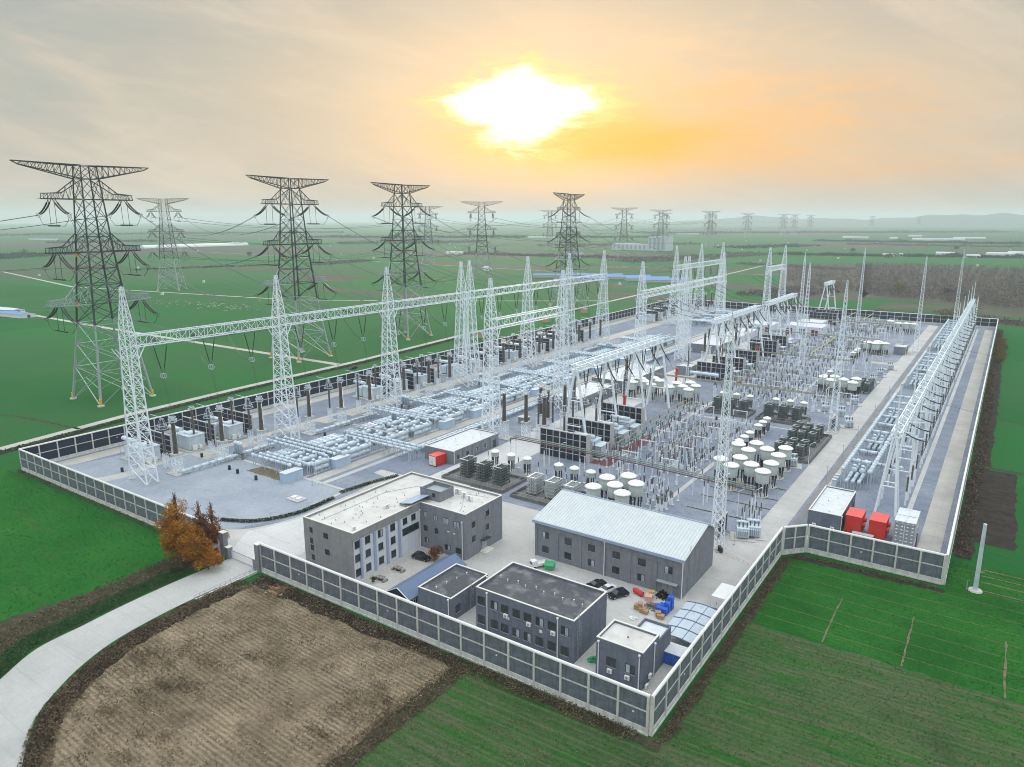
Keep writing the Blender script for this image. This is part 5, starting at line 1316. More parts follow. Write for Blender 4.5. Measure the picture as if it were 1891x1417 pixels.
for i,(x0,y0,x1,y1,h) in enumerate(((-90,372,-72,388,5.5),(-92,440,-66,462,6),(-90,470,-72,490,5.5),(-118,440,-100,462,5),(-118,380,-104,420,4.5))):
    t = thing('valve_hall', lab('low pale flat-roofed block in the far converter row', i), 'building', ((x0+x1)/2,(y0+y1)/2,0), 'far pale blocks'); shell(t,x0,y0,x1,y1,h,'plaster_white'); MB().box(x0+.3,y0+.3,h-.3,x1-.3,y1-.3,h-.2).build('roof','roof_pale',t)
    for a in range(3): MB().box(x0+(x1-x0)*(a+.2)/3,y0-.06,.1,x0+(x1-x0)*(a+.7)/3,y0,h*.7).build('louvre','navy_panel' if a%2 else 'maroon',t)
# ---------------------------------------------------------------- domed reactor tanks
def make_tank(r, hleg, hb, nleg, cap=1.22, dome=.75):
    t = thing('domed_tank', 'x', 'reactor tank', (0,0,0))
    MB().lathe(0,0,[(r*.98,0),(r,.08),(r,hb-.1),(r*.97,hb)],20,hleg).build('drum','tank_body',t,True)
    MB().lathe(0,0,[(r*cap*.99,-.06),(r*cap,0),(r*cap*.93,dome*.28),(r*cap*.72,dome*.66),(r*cap*.42,dome*.93),(r*.36,dome),(r*.34,dome+.16),(r*.1,dome+.22)],20,hleg+hb+.12).build('cap','tank_cap',t,True)
    L_ = None
    for i in range(nleg):
        a = 2*math.pi*i/nleg
        if L_ is None: L_ = MB().lathe(0,0,[(.17,0),(.12,.1),(.12,hleg*.42),(.2,hleg*.44),(.2,hleg*.5)]+[(q,hleg*(.52+.42*j/4+.05*(q>.15))) for j in range(4) for q in (.12,.2)]+[(.14,hleg)],6).build('leg','insulator_dark',t); o = L_
        else: o = L_.copy(); COL.objects.link(o); o.parent = t
        o.location = (r*.82*math.cos(a), r*.82*math.sin(a), 0)
    MB().lathe(0,0,[(r*1.1,0),(r*1.1,.12)],16).build('base_ring','concrete_frame',t)
    return t
big = Stamp(make_tank(1.95,4.1,3.3,9)); sml = Stamp(make_tank(1.22,3.6,1.5,7,1.3,.62))
bigF = Stamp(make_tank(2.25,3.4,3.6,9))
def place(st, pts, what, grp):
    for i, (x,y) in enumerate(pts): st((x,y,.08), what + ', ' + WORDS[i] + ' from rear left', 0, grp)
place(big, [(-50.5,83.3),(-46,88),(-50.4,74.6),(-46,79.2),(-41.5,83.5),(-41.5,74.6)], 'large white domed tank of the six behind the hall roof', 'six tanks behind the hall')
place(sml, [(-95.1,90),(-88.6,90),(-82.4,90)], 'small domed tank of the trio behind the left capacitor bund', 'left front trio of small tanks')
place(sml, [(-70.9,90.4),(-65.3,90.4),(-59.6,90.4)], 'small domed tank of the trio behind the right capacitor bund', 'right front trio of small tanks')
place(big, [(-29.2,136.2),(-24.6,140.6),(-24.6,131.8),(-19.9,136.1),(-15.2,140.4),(-15.2,131.7),(-24.5,122.7),(-29,118.1),(-24.4,113.9),(-19.7,118.2),(-15,122.6),(-15,113.8)], 'large white domed tank of the twelve by the lattice mast', 'twelve tanks beside the mast')
place(sml, [(-32.3,159.4),(-32.3,153.3),(-32.3,147.4)], 'small domed tank of the nearer trio behind the twelve', 'near trio behind the twelve')
place(sml, [(-32.4,182),(-32.4,176.2),(-32.4,170.5)], 'small domed tank of the farther trio behind the twelve', 'far trio behind the twelve')
place(sml, [(-60.3,214.2),(-54.4,214.2),(-48.5,214.2)], 'small domed tank of the left trio behind the middle capacitor racks', 'left middle trio')
place(sml, [(-37.8,215.2),(-32,215.2),(-26.4,215.2)], 'small domed tank in the right trio behind the middle capacitor racks', 'right middle trio')
place(big, [(-98.1,202),(-98.1,211),(-93.6,206.6),(-89.2,202),(-93.6,215.5),(-89.2,211.5)], 'domed tank of the left six between the gantry legs', 'left six between the gantry legs')
place(big, [(-80.6,202.1),(-80.6,211.2),(-76.1,206.5),(-71.6,201.8),(-76.1,215.7),(-71.6,210.6)], 'domed tank of the right six between the gantry legs', 'right six between the gantry legs')
place(sml, [(-31,289.3),(-31,277.4),(-31,271.2)], 'small domed tank of the trio behind the far six', 'far trio by the road')
place(big, [(-29.2,262.7),(-24.6,266.6),(-24.6,257.6),(-19.9,261.8),(-15.2,266.8),(-15.2,257.3)], 'domed tank in the far group of six by the road', 'far six by the road')
place(sml, [(-31,352.6),(-31,362.7),(-31,368.4)], 'small domed tank in the farthest trio left of the blue-grey tanks', 'farthest trio')
place(bigF, [(-28.5,384.5),(-23.7,382.6),(-23.7,390.2),(-19.2,385.4)], 'blue-grey domed tank in the far group beside the hut', 'far tanks beside the hut')
place(bigF, [(-30.3,496),(-24.2,487.4),(-19.2,488),(-14.4,488.6)], 'domed tank in the last group before the end wall', 'last tanks before the end wall')
# ---------------------------------------------------------------- capacitor racks
def make_rack(w_, d, h, lv, pale=False):
    t = thing('capacitor_rack', 'x', 'capacitor rack', (0,0,0)); b = MB(); z0 = .9
    for a in (-1,1):
        for c in (-1,0,1): b.beam((a*w_/2,c*d/2,z0),(a*w_/2,c*d/2,h),.09)
    for i in range(lv+1):
        z = z0+(h-z0)*i/lv; b.box(-w_/2-.08,-d/2,z-.05,-w_/2+.08,d/2,z+.07).box(w_/2-.08,-d/2,z-.05,w_/2+.08,d/2,z+.07).box(-w_/2+.08,-d/2-.08,z-.05,w_/2-.08,-d/2+.08,z+.07).box(-w_/2+.08,d/2-.08,z-.05,w_/2-.08,d/2+.08,z+.07)
    b.build('frame','rack_pale' if pale else 'rack',t)
    u = MB(); rnd = random.Random(3)
    for i in range(lv):
        z = z0+(h-z0)*i/lv+.08; hh = (h-z0)/lv*.62
        for j in range(7):
            y = -d/2+.25+(d-.5)*j/6
            for a in (-1,-.33,.33,1): u.cbox(a*(w_/2-.42),y,z,.5,.26,hh*rnd.uniform(.8,1))
    o = u.build('capacitor_cans','rack_pale' if pale else 'can_dark',t); o['kind'] = 'stuff'
    s = None
    for a in (-1,1):
        for c in (-1,1):
            if s is None: s = MB().lathe(0,0,[(.2,0),(.14,.1),(.22,.3),(.14,.45),(.22,.65),(.16,.9)],6).build('insulator_foot','porcelain',t); o = s
            else: o = s.copy(); COL.objects.link(o); o.parent = t
            o.location = (a*w_/2,c*d/2,0)
    MB().box(-w_/2-.15,-d/2-.1,h+.07,w_/2+.15,-d/2+.25,h+.17).box(-w_/2-.15,d/2-.25,h+.07,w_/2+.15,d/2+.1,h+.17).box(-w_/2+.2,-d/2+.25,h+.07,-w_/2+.5,d/2-.25,h+.15).build('top_rail','trim_white' if pale else 'rack_pale',t)
    return t
rk = Stamp(make_rack(3.0,4.6,6.0,6)); rk2 = Stamp(make_rack(2.2,2.4,5.0,4)); rk3 = Stamp(make_rack(3.0,4.4,5.6,5,True))
def bund(x0,y0,x1,y1,label):
    t = thing('bund_wall', label, 'low wall', ((x0+x1)/2,(y0+y1)/2,0), 'low walls round capacitor racks'); shell(t,x0,y0,x1,y1,1.1,'bund',.25); MB().box(x0+.3,y0+.3,.08,x1-.3,y1-.3,.16).build('floor','bund',t)
    b = MB()
    for i in range(int((x1-x0)/2)): b.beam((x0+i*2,y0+.1,1.1),(x0+i*2,y0+.1,2.1),.04,3)
    for i in range(int((y1-y0)/2)): b.beam((x1-.1,y0+i*2,1.1),(x1-.1,y0+i*2,2.1),.04,3)
    b.path([(x0,y0+.1,2.1),(x1-.1,y0+.1,2.1),(x1-.1,y1,2.1)],.05,4); b.build('railing','frame_grey',t)
bund(-102.6,71.4,-79,84.8,'low dark wall round the capacitor racks behind the office')
bund(-75.8,70.6,-55,84.8,'low dark wall round the capacitor racks behind the hall gable')
bund(-23.4,151,-9.8,188,'low dark wall round the twelve small dark racks by the road')
bund(-62,196.5,-44,208.5,'low dark wall round the left middle capacitor racks'); bund(-41,196.5,-22,209,'low dark wall round the right middle capacitor racks')
for x,y,l in ((-96.6,77.6,'leftmost'),(-90.2,77.6,'middle'),(-83.8,77.6,'rightmost')): rk((x,y,.16), l+' dark capacitor rack in the bund behind the office', 0, 'racks behind the office')
for x,y,l in ((-71,77,'leftmost'),(-64.6,77,'middle'),(-58.4,77,'rightmost')): rk3((x,y,.16), l+' silvery capacitor rack in the bund behind the hall gable', 0, 'racks behind the hall gable')
k = 0
for x in (-20.8,-17.4,-13.6):
    for y in (154.2,160.6,172,178.2,184.6): rk2((x,y,.16), 'small dark capacitor rack in the bund by the road, '+WORDS[k]+' counting rows from the left', 0, 'small dark racks by the road'); k += 1
for x,y,l in ((-58.6,202.5,'leftmost'),(-53,202.5,'middle'),(-47.6,202.5,'rightmost')): rk((x,y,.16), l+' dark capacitor rack in the left middle bund', 0, 'racks in the left middle bund')
for x,y,l in ((-37.4,203,'leftmost'),(-31.8,203,'middle'),(-26.4,203,'rightmost')): rk((x,y,.16), l+' dark capacitor rack in the right middle bund', 0, 'racks in the right middle bund')
k = 0
for x in (-18.5,-14.8,-11.2):
    for y in (272,278,284): rk2((x,y,.1), 'small dark capacitor rack right of the far six tanks, '+WORDS[k]+' counting rows from the left', 0, 'small dark racks by the far six tanks'); k += 1
for i,(x,y) in enumerate(((-40,398),(-33,400),(-52,404),(-45,478),(-38,480),(-54,486),(-40,510))): rk3((x,y,.1), lab('pale silvery rack in the far filter yard', i), 0, 'pale racks in the far filter yard')
# small transformers near the hall gable and by the second mast
def make_aux():
    t = thing('auxiliary_transformer', 'x', 'transformer', (0,0,0))
    MB().box(-1.5,-1.2,.4,1.5,1.2,2.9).build('tank','machine',t); MB().tube((-1.6,1.7,3.6),(1.4,1.7,3.6),.42,10).build('conservator','pipe_plain',t,True)
    b = MB()
    for i in range(6): b.box(-1.4+i*.5,-2.0,.8,-1.2+i*.5,-1.2,2.5)
    b.build('radiator','machine',t)
    for x in (-1,0,1): MB().lathe(x,0,[(.2,0),(.13,.2),(.2,.4),(.13,.6),(.2,.8),(.12,1.3)],6,2.9).build('bushing','porcelain',t)
    MB().box(-3,-2.6,0,3,2.6,.25).build('base_slab','concrete_frame',t); return t
aux = Stamp(make_aux())
for x,y,l in ((-10.6,81.5,'nearest grey auxiliary transformer beside the lattice mast by the hall'),(-8.4,84,'smaller grey auxiliary transformer just behind the nearest one'),(-7.2,206,'grey auxiliary transformer beside the second lattice mast'),(-10,340,'grey auxiliary transformer far along the road')): aux((x,y,.08), l, RAD(20), 'auxiliary transformers')
for x,y,l in ((-15.6,80,'short navy panelled screen wall beside the lattice mast'),(-12,200,'short navy panelled screen wall beside the second lattice mast')):
    t = thing('firewall', l, 'wall', (x,y,0), 'short screen walls'); MB().box(x-.2,y-4,0,x+.2,y+4,.3).box(x-.2,y-4,4.9,x+.2,y+4,5.2).box(x-.2,y-4,.3,x+.2,y-3.7,4.9).box(x-.2,y+3.7,.3,x+.2,y+4,4.9).build('frame','concrete_frame',t); MB().box(x-.1,y-3.7,.3,x+.1,y+3.7,4.9).build('panel','navy_panel',t)
# ---------------------------------------------------------------- posts of the filter yard
def make_post(hp, hi, two=False):
    t = thing('post_insulator', 'x', 'post insulator', (0,0,0))
    MB().box(-.5,-.5,0,.5,.5,.14).build('footing','concrete_frame',t); MB().lathe(0,0,[(.26,.14),(.26,.22),(.13,.24),(.12,hp)],6).build('post','white_steel',t)
    prof = []
    for i in range(int(hi/.34)): prof += [(.13,i*.34),(.21,i*.34+.1),(.13,i*.34+.2)]
    MB().lathe(0,0,prof+[(.1,hi)],6,hp).build('insulator','porcelain',t); MB().lathe(0,0,[(.2,0),(.2,.18)],6,hp+hi).build('cap','frame_grey',t)
    return t
pA = Stamp(make_post(3.2,2.3)); pB = Stamp(make_post(2.2,1.6)); 
def make_switch():
    t = thing('disconnector', 'x', 'disconnector', (0,0,0))
    MB().box(-1.9,-.12,2.3,1.9,.12,2.5).build('beam','white_steel',t)
    for x in (-1.3,1.3): MB().tube((x,0,0),(x,0,2.3),.13,6).build('post','white_steel',t)
    for x in (-1.7,0,1.7): MB().lathe(x,0,[(.14,0),(.22,.2),(.14,.35),(.22,.6),(.14,.8),(.22,1.05),(.14,1.3),(.18,1.7)],6,2.5).build('insulator','porcelain',t)
    MB().path([(-1.7,0,4.25),(0,0,4.3),(1.7,0,4.25)],.07,4).build('blade','frame_grey',t); MB().box(-1.6,-.35,.7,-1.0,.1,1.5).build('drive_box','trim_white',t)
    return t
sw = Stamp(make_switch())
def make_ct():
    t = thing('instrument_transformer', 'x', 'instrument transformer', (0,0,0))
    MB().cbox(0,0,0,.7,.7,2.0).build('pedestal','white_steel',t); MB().lathe(0,0,[(.3,0),(.2,.1),(.3,.3),(.2,.5),(.3,.7),(.2,.9),(.3,1.1),(.2,1.4)],8,2.0).build('insulator','porcelain',t); MB().lathe(0,0,[(.32,0),(.42,.15),(.42,.7),(.2,.9)],8,3.4).build('head','machine_dark',t); return t
ct = Stamp(make_ct())
random.seed(21); npost = 0
PL = 'dark-topped white post insulator standing among many in the filter yard'; PG = 'post insulators of the filter yard'
def rows(xs, ys, st, l, g, jit=.25, rz=0, skip=.0):
    global npost
    for x in xs:
        for y in ys:
            if random.random() < skip: continue
            st((x+random.uniform(-jit,jit), y+random.uniform(-jit,jit), .08), l, rz, g); npost += 1
fr = lambda a,b,n: [a+(b-a)*i/(n-1) for i in range(n)]
rows(fr(-64,-40,7), fr(104,110,2), pA, PL, PG)
rows((-63,-60,-57), fr(112,170,11), pA, PL, PG, skip=.1)
rows((-50.2,-47.6,-45), fr(116,162,9), pA, PL, PG, skip=.1)
rows(fr(-54,-40,5), (96.5,98.5), pB, PL, PG); rows(fr(-40,-34,3), fr(84,96,4), pB, PL, PG, skip=.15)
rows(fr(-42,-34,4), fr(116,146,7), pB, PL, PG, skip=.2); rows(fr(-42,-36,3), fr(150,188,8), pB, PL, PG, skip=.15)
rows(fr(-62,-38,7), fr(218,246,5), pB, PL, PG, skip=.15)
rows(fr(-64,-36,8), fr(226,300,5), pA, PL, PG, skip=.2)
rows(fr(-100,-80,6), (92.8,), pB, PL, PG); rows(fr(-74,-56,6), (93.2,88), pB, PL, PG)
rows((-33.5,-29,-25), (226,234,242), pB, PL, PG); rows(fr(-30,-12,5), (246,), pB, PL, PG)
rows(fr(-13,-9.5,3), (88,91,94), pA, PL, PG)
SL = 'three-column disconnector standing among many in the filter yard'; SG = 'disconnectors of the filter yard'
rows((-53.5,-38.5), fr(120,166,6), sw, SL, SG, .2, RAD(90)); rows((-66.5,), fr(120,170,5), sw, SL, SG, .2, RAD(90)); rows((-56,-48,-40), fr(232,300,6), sw, SL, SG, .3, 0); rows((-60,-52,-44,-38), (340,352,366,378,392), sw, SL, SG, .4, 0)
rows((-60,-52,-44,-36), (420,440,460,500,520), sw, SL, SG, .5, 0)
CL = 'stubby white-footed instrument transformer among many in the filter yard'; CG = 'instrument transformers of the filter yard'
rows((-46,-43.5,-41), (123,129,135,99.5), ct, CL, CG, .2); rows((-36,-34.6), (86,88.4,92), ct, CL, CG, .2); rows(fr(-64,-40,6), (308,316,330), ct, CL, CG, .4); rows(fr(-64,-38,6), (408,452,472,492), ct, CL, CG, .6)
# supports and rigid busbars
def bus(pts, m, label, r=.17, sup=None, z0=.08, group='rigid busbars'):
    t = thing('rigid_busbar', label, 'busbar', (pts[0][0],pts[0][1],0), group)
    p, q = Vector(pts[0]), Vector(pts[-1]); MB().path([Vector(v) for v in pts], r, 6).build('tube', m, t)
    Ln = (q-p).length
    if sup:
        n = max(2, int(Ln/sup))
        for i in range(n+1):
            v = p.lerp(q, i/n); MB().tube((v.x,v.y,z0),(v.x,v.y,v.z-1.9),.17,6).build('post','white_steel',t)
            MB().lathe(v.x,v.y,[(.13,0),(.2,.2),(.13,.4),(.2,.7),(.13,.9),(.2,1.2),(.13,1.5),(.16,1.75)],6,v.z-1.9).build('insulator','porcelain',t)
    return t
for i,(m,dy,c) in enumerate((('bus_maroon',-1.6,'maroon'),('bus_teal',0,'teal'),('bus_olive',1.6,'olive'))):
    bus([(-94.6,100+dy,8),(-54,100+dy*1.0,8),(-12.6,97+dy,8)], m, c+' tube busbar crossing the yard in front of the converter walls', .19, 13.5 if i != 1 else None)
for i,(x,m,c) in enumerate(((-67.5,'bus_olive','olive'),(-65,'bus_olive','pale olive'),(-62.6,'bus_teal','teal'),(-59.8,'bus_maroon','maroon'))):
    bus([(x,116,6.2),(x,188,6.2)], m, c+' tube busbar running lengthwise beside the converter transformers', .17, 9)
for i,(x,m,c) in enumerate(((-50.2,'bus_olive','leftmost pale'),(-47.6,'bus_olive','middle pale'),(-45,'bus_maroon','rightmost dark'))):
    bus([(x,115,5.6),(x,164,5.6)], m, c+' tube busbar of the three in the middle of the filter yard', .15, 8)
for y,c in ((222,'nearest'),(310,'second'),(394,'third'),(470,'farthest')):
    for j in (0,1.8): bus([(-96,y+j,8),(-24,y+j,8)], 'bus_olive', c+' long olive tube busbar pair crossing the yard behind the tanks, '+('front' if j == 0 else 'rear')+' tube', .2, 14)
for x,y0,y1,c,m in ((-63.4,338,394,'nearer left','bus_yellow'),(-49.9,331,400,'nearer right','bus_yellow'),(-62.9,493,548,'farther left','bus_yellow'),(-49.6,497,548,'farther right','bus_yellow'),(-66,340,394,'short blue','blue')):
    bus([(x,y0,6),(x,y1,6)], m, c+' bright tube busbar running lengthwise in the far filter yard', .26, 14)
# lamp posts and slim poles
def make_lamp():
    t = thing('lamp_post', 'x', 'lamp post', (0,0,0)); MB().lathe(0,0,[(.2,0),(.2,.2),(.09,.22),(.07,7.2)],6).build('pole','white_steel',t); MB().path([(0,0,7.2),(1.4,0,7.9)],.06,4).build('arm','white_steel',t); MB().cbox(1.6,0,7.8,.7,.25,.15).build('lamp_head','trim_white',t); return t
lp = Stamp(make_lamp())
for i,(x,y) in enumerate(((-56,103.4),(-39.8,102.8),(-31.8,102.3),(-40.3,90),(-23,96),(-12.4,98),(-78,103),(-46,131),(-131.6,46),(-16,94.5),(-23.5,104),(-9.8,150),(-9.8,230))): lp((x,y,.08), lab('white lamp post in the yard', i), RAD(40), 'lamp posts in the yard')
for i,(x,y) in enumerate(((-1.5,137),(-1.5,162),(-1.5,190),(-13.2,69.4),(-11,76),(-20,92),(-9.6,110),(-1.5,230),(-1.5,270),(-131.5,44.2),(-205,24),(-203,32))): solo(MB().tube((x,y,.08),(x,y,5.6),.07,5).lathe(x,y,[(.25,.08),(.25,.3)],6), 'slim_pole', 'frame_grey', lab('slim dark camera pole', i), 'pole', 'slim camera poles')
# ---------------------------------------------------------------- right strip
for i in range(10):
    a, b = RF[i]+14, RF[i]+51
    if i in (3,6): continue
    pipe_run((3.2,a,6.0),(3.2,b,6.0),.5, lab('raised pale pipe on the road side of the right strip', i), 'pale pipes of the right strip')
    pipe_run((10.4,a+2,5.6),(10.4,b,5.6),.62, lab('thick raised pale pipe in the middle of the right strip', i), 'pale pipes of the right strip')
    for j, q in enumerate((12,24,37)):
        pipe_run((3.4,a+q,5.4),(17.6 if j != 1 else 10.4,a+q,5.4),.55, ('nearest','middle','farthest')[j]+' crosswise pale pipe in the '+WORDS[i]+' bay of the right strip', 'crosswise pipes of the right strip')
    for j in range(3):
        pipe_run((4.6+j*1.7,a-1+j*.3,2.6),(4.6+j*1.7,a+7,2.6),.5, ('left','middle','right')[j]+' low stub pipe with white end caps in the '+WORDS[i]+' bay of the right strip', 'stub pipes of the right strip')
        if j < 2: breaker(5.0+j*2.4, a+8, a+17, ('left','right')[j]+' double-deck vessel in the '+WORDS[i]+' bay of the right strip', 'vessels of the right strip')
    for j in range(3): cabinet(1.2, a-1+j*2.6, 1.2, 1.1, 2.1, ('nearest','middle','farthest')[j]+' pale cabinet at the roadside in the '+WORDS[i]+' bay of the right strip', 'roadside cabinets')
def make_rp():
    t = thing('line_bushing', 'x', 'bushing', (0,0,0)); MB().tube((0,0,0),(0,0,4.4),.24,8).build('pedestal','white_steel',t); MB().lathe(0,0,[(.3,0)]+[(r,z) for k in range(10) for r,z in ((.24,.15+k*.42),(.36,.28+k*.42),(.24,.4+k*.42))]+[(.2,4.5)],8,4.4).build('insulator','porcelain',t); MB().ring(0,0,9.0,.5,.08,8).build('corona_ring','machine',t); return t
rp = Stamp(make_rp())
k = 0
for i in range(10):
    for q in (.2,.5,.8):
        y = RF[i]+(RF[i+1]-RF[i])*q
        rp((21.2,y,.08), 'outer brown bushing of the right strip, '+WORDS[i]+' bay, '+{.2:'nearest',.5:'middle',.8:'farthest'}[q]+' of three', 0, 'outer bushings of the right strip')
        rp((15.0,y+2,.08), 'brown bushing under the right gantry, '+WORDS[i]+' bay, '+{.2:'nearest',.5:'middle',.8:'farthest'}[q]+' of three', 0, 'inner bushings of the right strip')
# small gantry frames, and the thin conductors that tie the posts together
def make_portal():
    t = thing('busbar_frame', 'x', 'frame', (0,0,0))
    for s in (-2.6,2.6): MB().tube((s,0,0),(s,0,7.6),.15,6).build('post','white_steel',t); MB().box(s-.5,-.5,0,s+.5,.5,.18).build('footing','concrete_frame',t)
    MB().box(-2.9,-.14,7.6,2.9,.14,7.85).build('beam','white_steel',t)
    for x in (-2,0,2): MB().lathe(x,0,[(.14,0)]+[(r,z) for k in range(5) for r,z in ((.13,.05+k*.34),(.22,.15+k*.34),(.13,.28+k*.34))]+[(.1,1.8)],6,7.85).build('insulator','porcelain',t)
    return t
po = Stamp(make_portal()); random.seed(33); k = 0
for x in (-55,-42):
    for y in (108,122,136,150,164,178): po((x+random.uniform(-.4,.4),y,.08), 'white portal frame with three insulators standing in the filter yard', 0, 'portal frames of the filter yard')
for x in (-62,-52,-42,-30):
    for y in (228,240,258,284,306,322,346,374,412,446,466,505): po((x+random.uniform(-.6,.6),y+random.uniform(-1,1),.08), 'white portal frame with three insulators standing in the filter yard', 0, 'portal frames of the filter yard')
for _ in range(150):
    x, y = random.choice((-63,-60,-57,-53.5,-50.2,-47.6,-45,-42,-38.5,-36,-56,-48,-40))+random.uniform(-.3,.3), random.choice((random.uniform(104,186), random.uniform(104,186), random.uniform(218,320), random.uniform(335,400)))
    d = random.choice(((0,random.uniform(4,9)),(random.uniform(2.5,6),0),(random.uniform(2,4),random.uniform(-3,3))))
    wire((x,y,random.uniform(4.2,6)), (x+d[0],y+d[1],random.uniform(4.4,7.6)), random.uniform(.2,.6), 'thin dark conductor looping between posts of the filter yard', 'conductors between the posts', .055, 4)

for i,(x,m,c) in enumerate(((-67.5,'bus_olive','olive'),(-65,'bus_teal','teal'),(-62.6,'bus_olive','pale olive'),(-59.8,'bus_maroon','maroon'))):
    bus([(x,226,6.2),(x,304,6.2)], m, c+' tube busbar running lengthwise in the second filter yard', .17, 10)
for i,(x,m,c) in enumerate(((-50.2,'bus_olive','leftmost pale'),(-47.6,'bus_olive','middle pale'),(-45,'bus_maroon','rightmost dark'))):
    bus([(x,224,5.6),(x,282,5.6)], m, c+' tube busbar of the three in the second filter yard', .15, 9)
for i,(x,y) in enumerate(((-33,232),(-33,240),(-22,222),(-22,238),(-14,232),(-34,310),(-27,318),(-18,312),(-34,338),(-24,344),(-16,334),(-38,420),(-26,428),(-16,440),(-30,450),(-20,462))):
    po((x,y,.08), 'white portal frame with three insulators standing in the filter yard', RAD(90 if i%2 else 0), 'portal frames of the filter yard')
for i,(x,y) in enumerate(((-14,146),(-34,216),(-13,222),(-20,226),(-12,246),(-12.5,300),(-28,300.5),(-12,318))):
    aux((x,y,.08), 'grey auxiliary transformer standing alone on the gravel, '+WORDS[i]+' from the front', RAD(15), 'scattered auxiliary transformers')
# ---------------------------------------------------------------- plants
def leafmat(name, cols, scale=.35):
    m = bpy.data.materials.new(name); m.use_nodes = True; nt = m.node_tree; N = nt.nodes; b = N['Principled BSDF']; b.inputs['Roughness'].default_value = .8; b.inputs['Specular IOR Level'].default_value = .15
    tc = N.new('ShaderNodeTexCoord'); nz = N.new('ShaderNodeTexNoise'); nz.inputs['Scale'].default_value = scale; nz.inputs['Detail'].default_value = 5; nz.inputs['Roughness'].default_value = .75
    nt.links.new(tc.outputs['Object'], nz.inputs['Vector']); cr = N.new('ShaderNodeValToRGB'); e = cr.color_ramp.elements
    while len(e) < len(cols): e.new(.5)
    for i, (el, c) in enumerate(zip(e, cols)): el.position = .28+.44*i/(len(cols)-1); el.color = (*c,1)
    nt.links.new(nz.outputs['Fac'], cr.inputs['Fac']); nt.links.new(cr.outputs['Color'], b.inputs['Base Color']); M[name] = m
leafmat('leaf_autumn', [(.10,.045,.02),(.23,.09,.018),(.42,.18,.022),(.52,.30,.035),(.20,.08,.025)], .22)
leafmat('leaf_russet', [(.09,.045,.03),(.18,.075,.035),(.28,.12,.045),(.20,.11,.07)], .3)
leafmat('leaf_red', [(.05,.02,.012),(.17,.055,.015),(.25,.10,.02)], .5)
leafmat('leaf_green', [(.015,.035,.012),(.035,.075,.02),(.06,.09,.03)], .6)
leafmat('leaf_hedge', [(.012,.03,.012),(.03,.06,.022),(.07,.075,.03)], .7)
leafmat('leaf_verge', [(.012,.05,.015),(.03,.10,.028),(.07,.11,.04)], .5)
leafmat('leaf_dry', [(.05,.037,.024),(.11,.08,.05),(.19,.145,.09),(.07,.065,.03)], .25)
leafmat('leaf_bare', [(.10,.082,.085),(.165,.13,.122),(.22,.17,.15)], .03)
leafmat('leaf_dark', [(.02,.028,.022),(.04,.05,.035),(.06,.06,.045)], .05)
leafmat('leaf_yellow', [(.10,.075,.025),(.20,.15,.045),(.14,.12,.05)], .2)
leafmat('leaf_willow', [(.06,.06,.03),(.12,.11,.055),(.09,.09,.045)], .2)
leafmat('paper', [(.5,.5,.4),(.7,.7,.55),(.55,.6,.4)], .3)
def leaf(mb, c, s, rnd, up=.0):
    a = Vector((rnd.gauss(0,1),rnd.gauss(0,1),rnd.gauss(0,1)+up)).normalized(); b = a.cross(Vector((rnd.random(),rnd.random(),rnd.random()-.5))).normalized()
    c = Vector(c); a *= s*rnd.uniform(.6,1.3); b *= s*rnd.uniform(.35,.8)
    mb.poly([c-a*.5, c+b*.5, c+a*.5, c-b*.5])
def crown(mb, spheres, n, s, rnd, hollow=.35):
    tot = sum(r[0]*r[1]*r[2] for _, r in spheres)
    for c, r in spheres:
        k = int(n*r[0]*r[1]*r[2]/tot)
        for _ in range(k):
            d = Vector((rnd.gauss(0,1),rnd.gauss(0,1),rnd.gauss(0,1))).normalized(); q = (hollow+(1-hollow)*rnd.random()**.6)
            leaf(mb, (c[0]+d.x*r[0]*q, c[1]+d.y*r[1]*q, c[2]+d.z*r[2]*q), s, rnd)
def tree(name, label, x, y, h, w_, m, n, s, seed, shape='cone', group=None, trunk_h=.25, z=0):
    rnd = random.Random(seed); t = thing(name, label, 'tree', (x,y,z), group); ORG[t.name] = Vector()
    tb = MB(); tb.beam((0,0,0),(0,0,h*.55),.022*h,6,r2=.012*h).beam((0,0,h*.55),(.03*h,0,h*.92),.012*h,5,r2=.003*h); sp = []
    k = 17 if shape == 'cone' else 11
    for i in range(k):
        q = i/(k-1); zz = h*(trunk_h+(.95-trunk_h)*q); 
        R = w_/2*((1-q)**.75*.95+.10) if shape == 'cone' else w_/2*math.sqrt(max(.08,1-(2*q-.95)**2))
        for j in range(5 if shape == 'cone' else 5):
            a = rnd.uniform(0,6.283); rr = R*rnd.uniform(.15,.85); c = (math.cos(a)*rr, math.sin(a)*rr, zz+rnd.uniform(-.04,.04)*h); e = R*rnd.uniform(.24,.46)
            sp.append((c,(e,e,e*rnd.uniform(.7,1.15)))); tb.beam((0,0,zz-h*.08),c,.006*h,3,r2=.002*h)
    tb.build('trunk','bark',t); mb = MB(); crown(mb, sp, n, s, rnd); mb.build('crown', m, t); return t
tree('autumn_tree', 'large orange and brown autumn tree beside the gate, nearest the road', *P(336,1050)[:2], 19.5, 11.2, 'leaf_autumn', 21000, .40, 11)
tree('autumn_tree', 'thin russet tree behind the large orange one', *P(374,1024)[:2], 14.5, 6.0, 'leaf_russet', 4200, .42, 12)
tree('autumn_tree', 'dark red-brown tree touching the gate wall', *P(397,1022)[:2], 14.0, 6.6, 'leaf_russet', 4800, .42, 13)
tree('autumn_tree', 'smaller golden tree leaning out over the access road', *P(385,1052)[:2], 9.0, 7.0, 'leaf_autumn', 4200, .42, 17)
tree('shrub', 'red-leaved round bush against the office rear wing', *P(803,1038)[:2], 4.2, 3.8, 'leaf_red', 1800, .28, 14, 'round', None, .2)
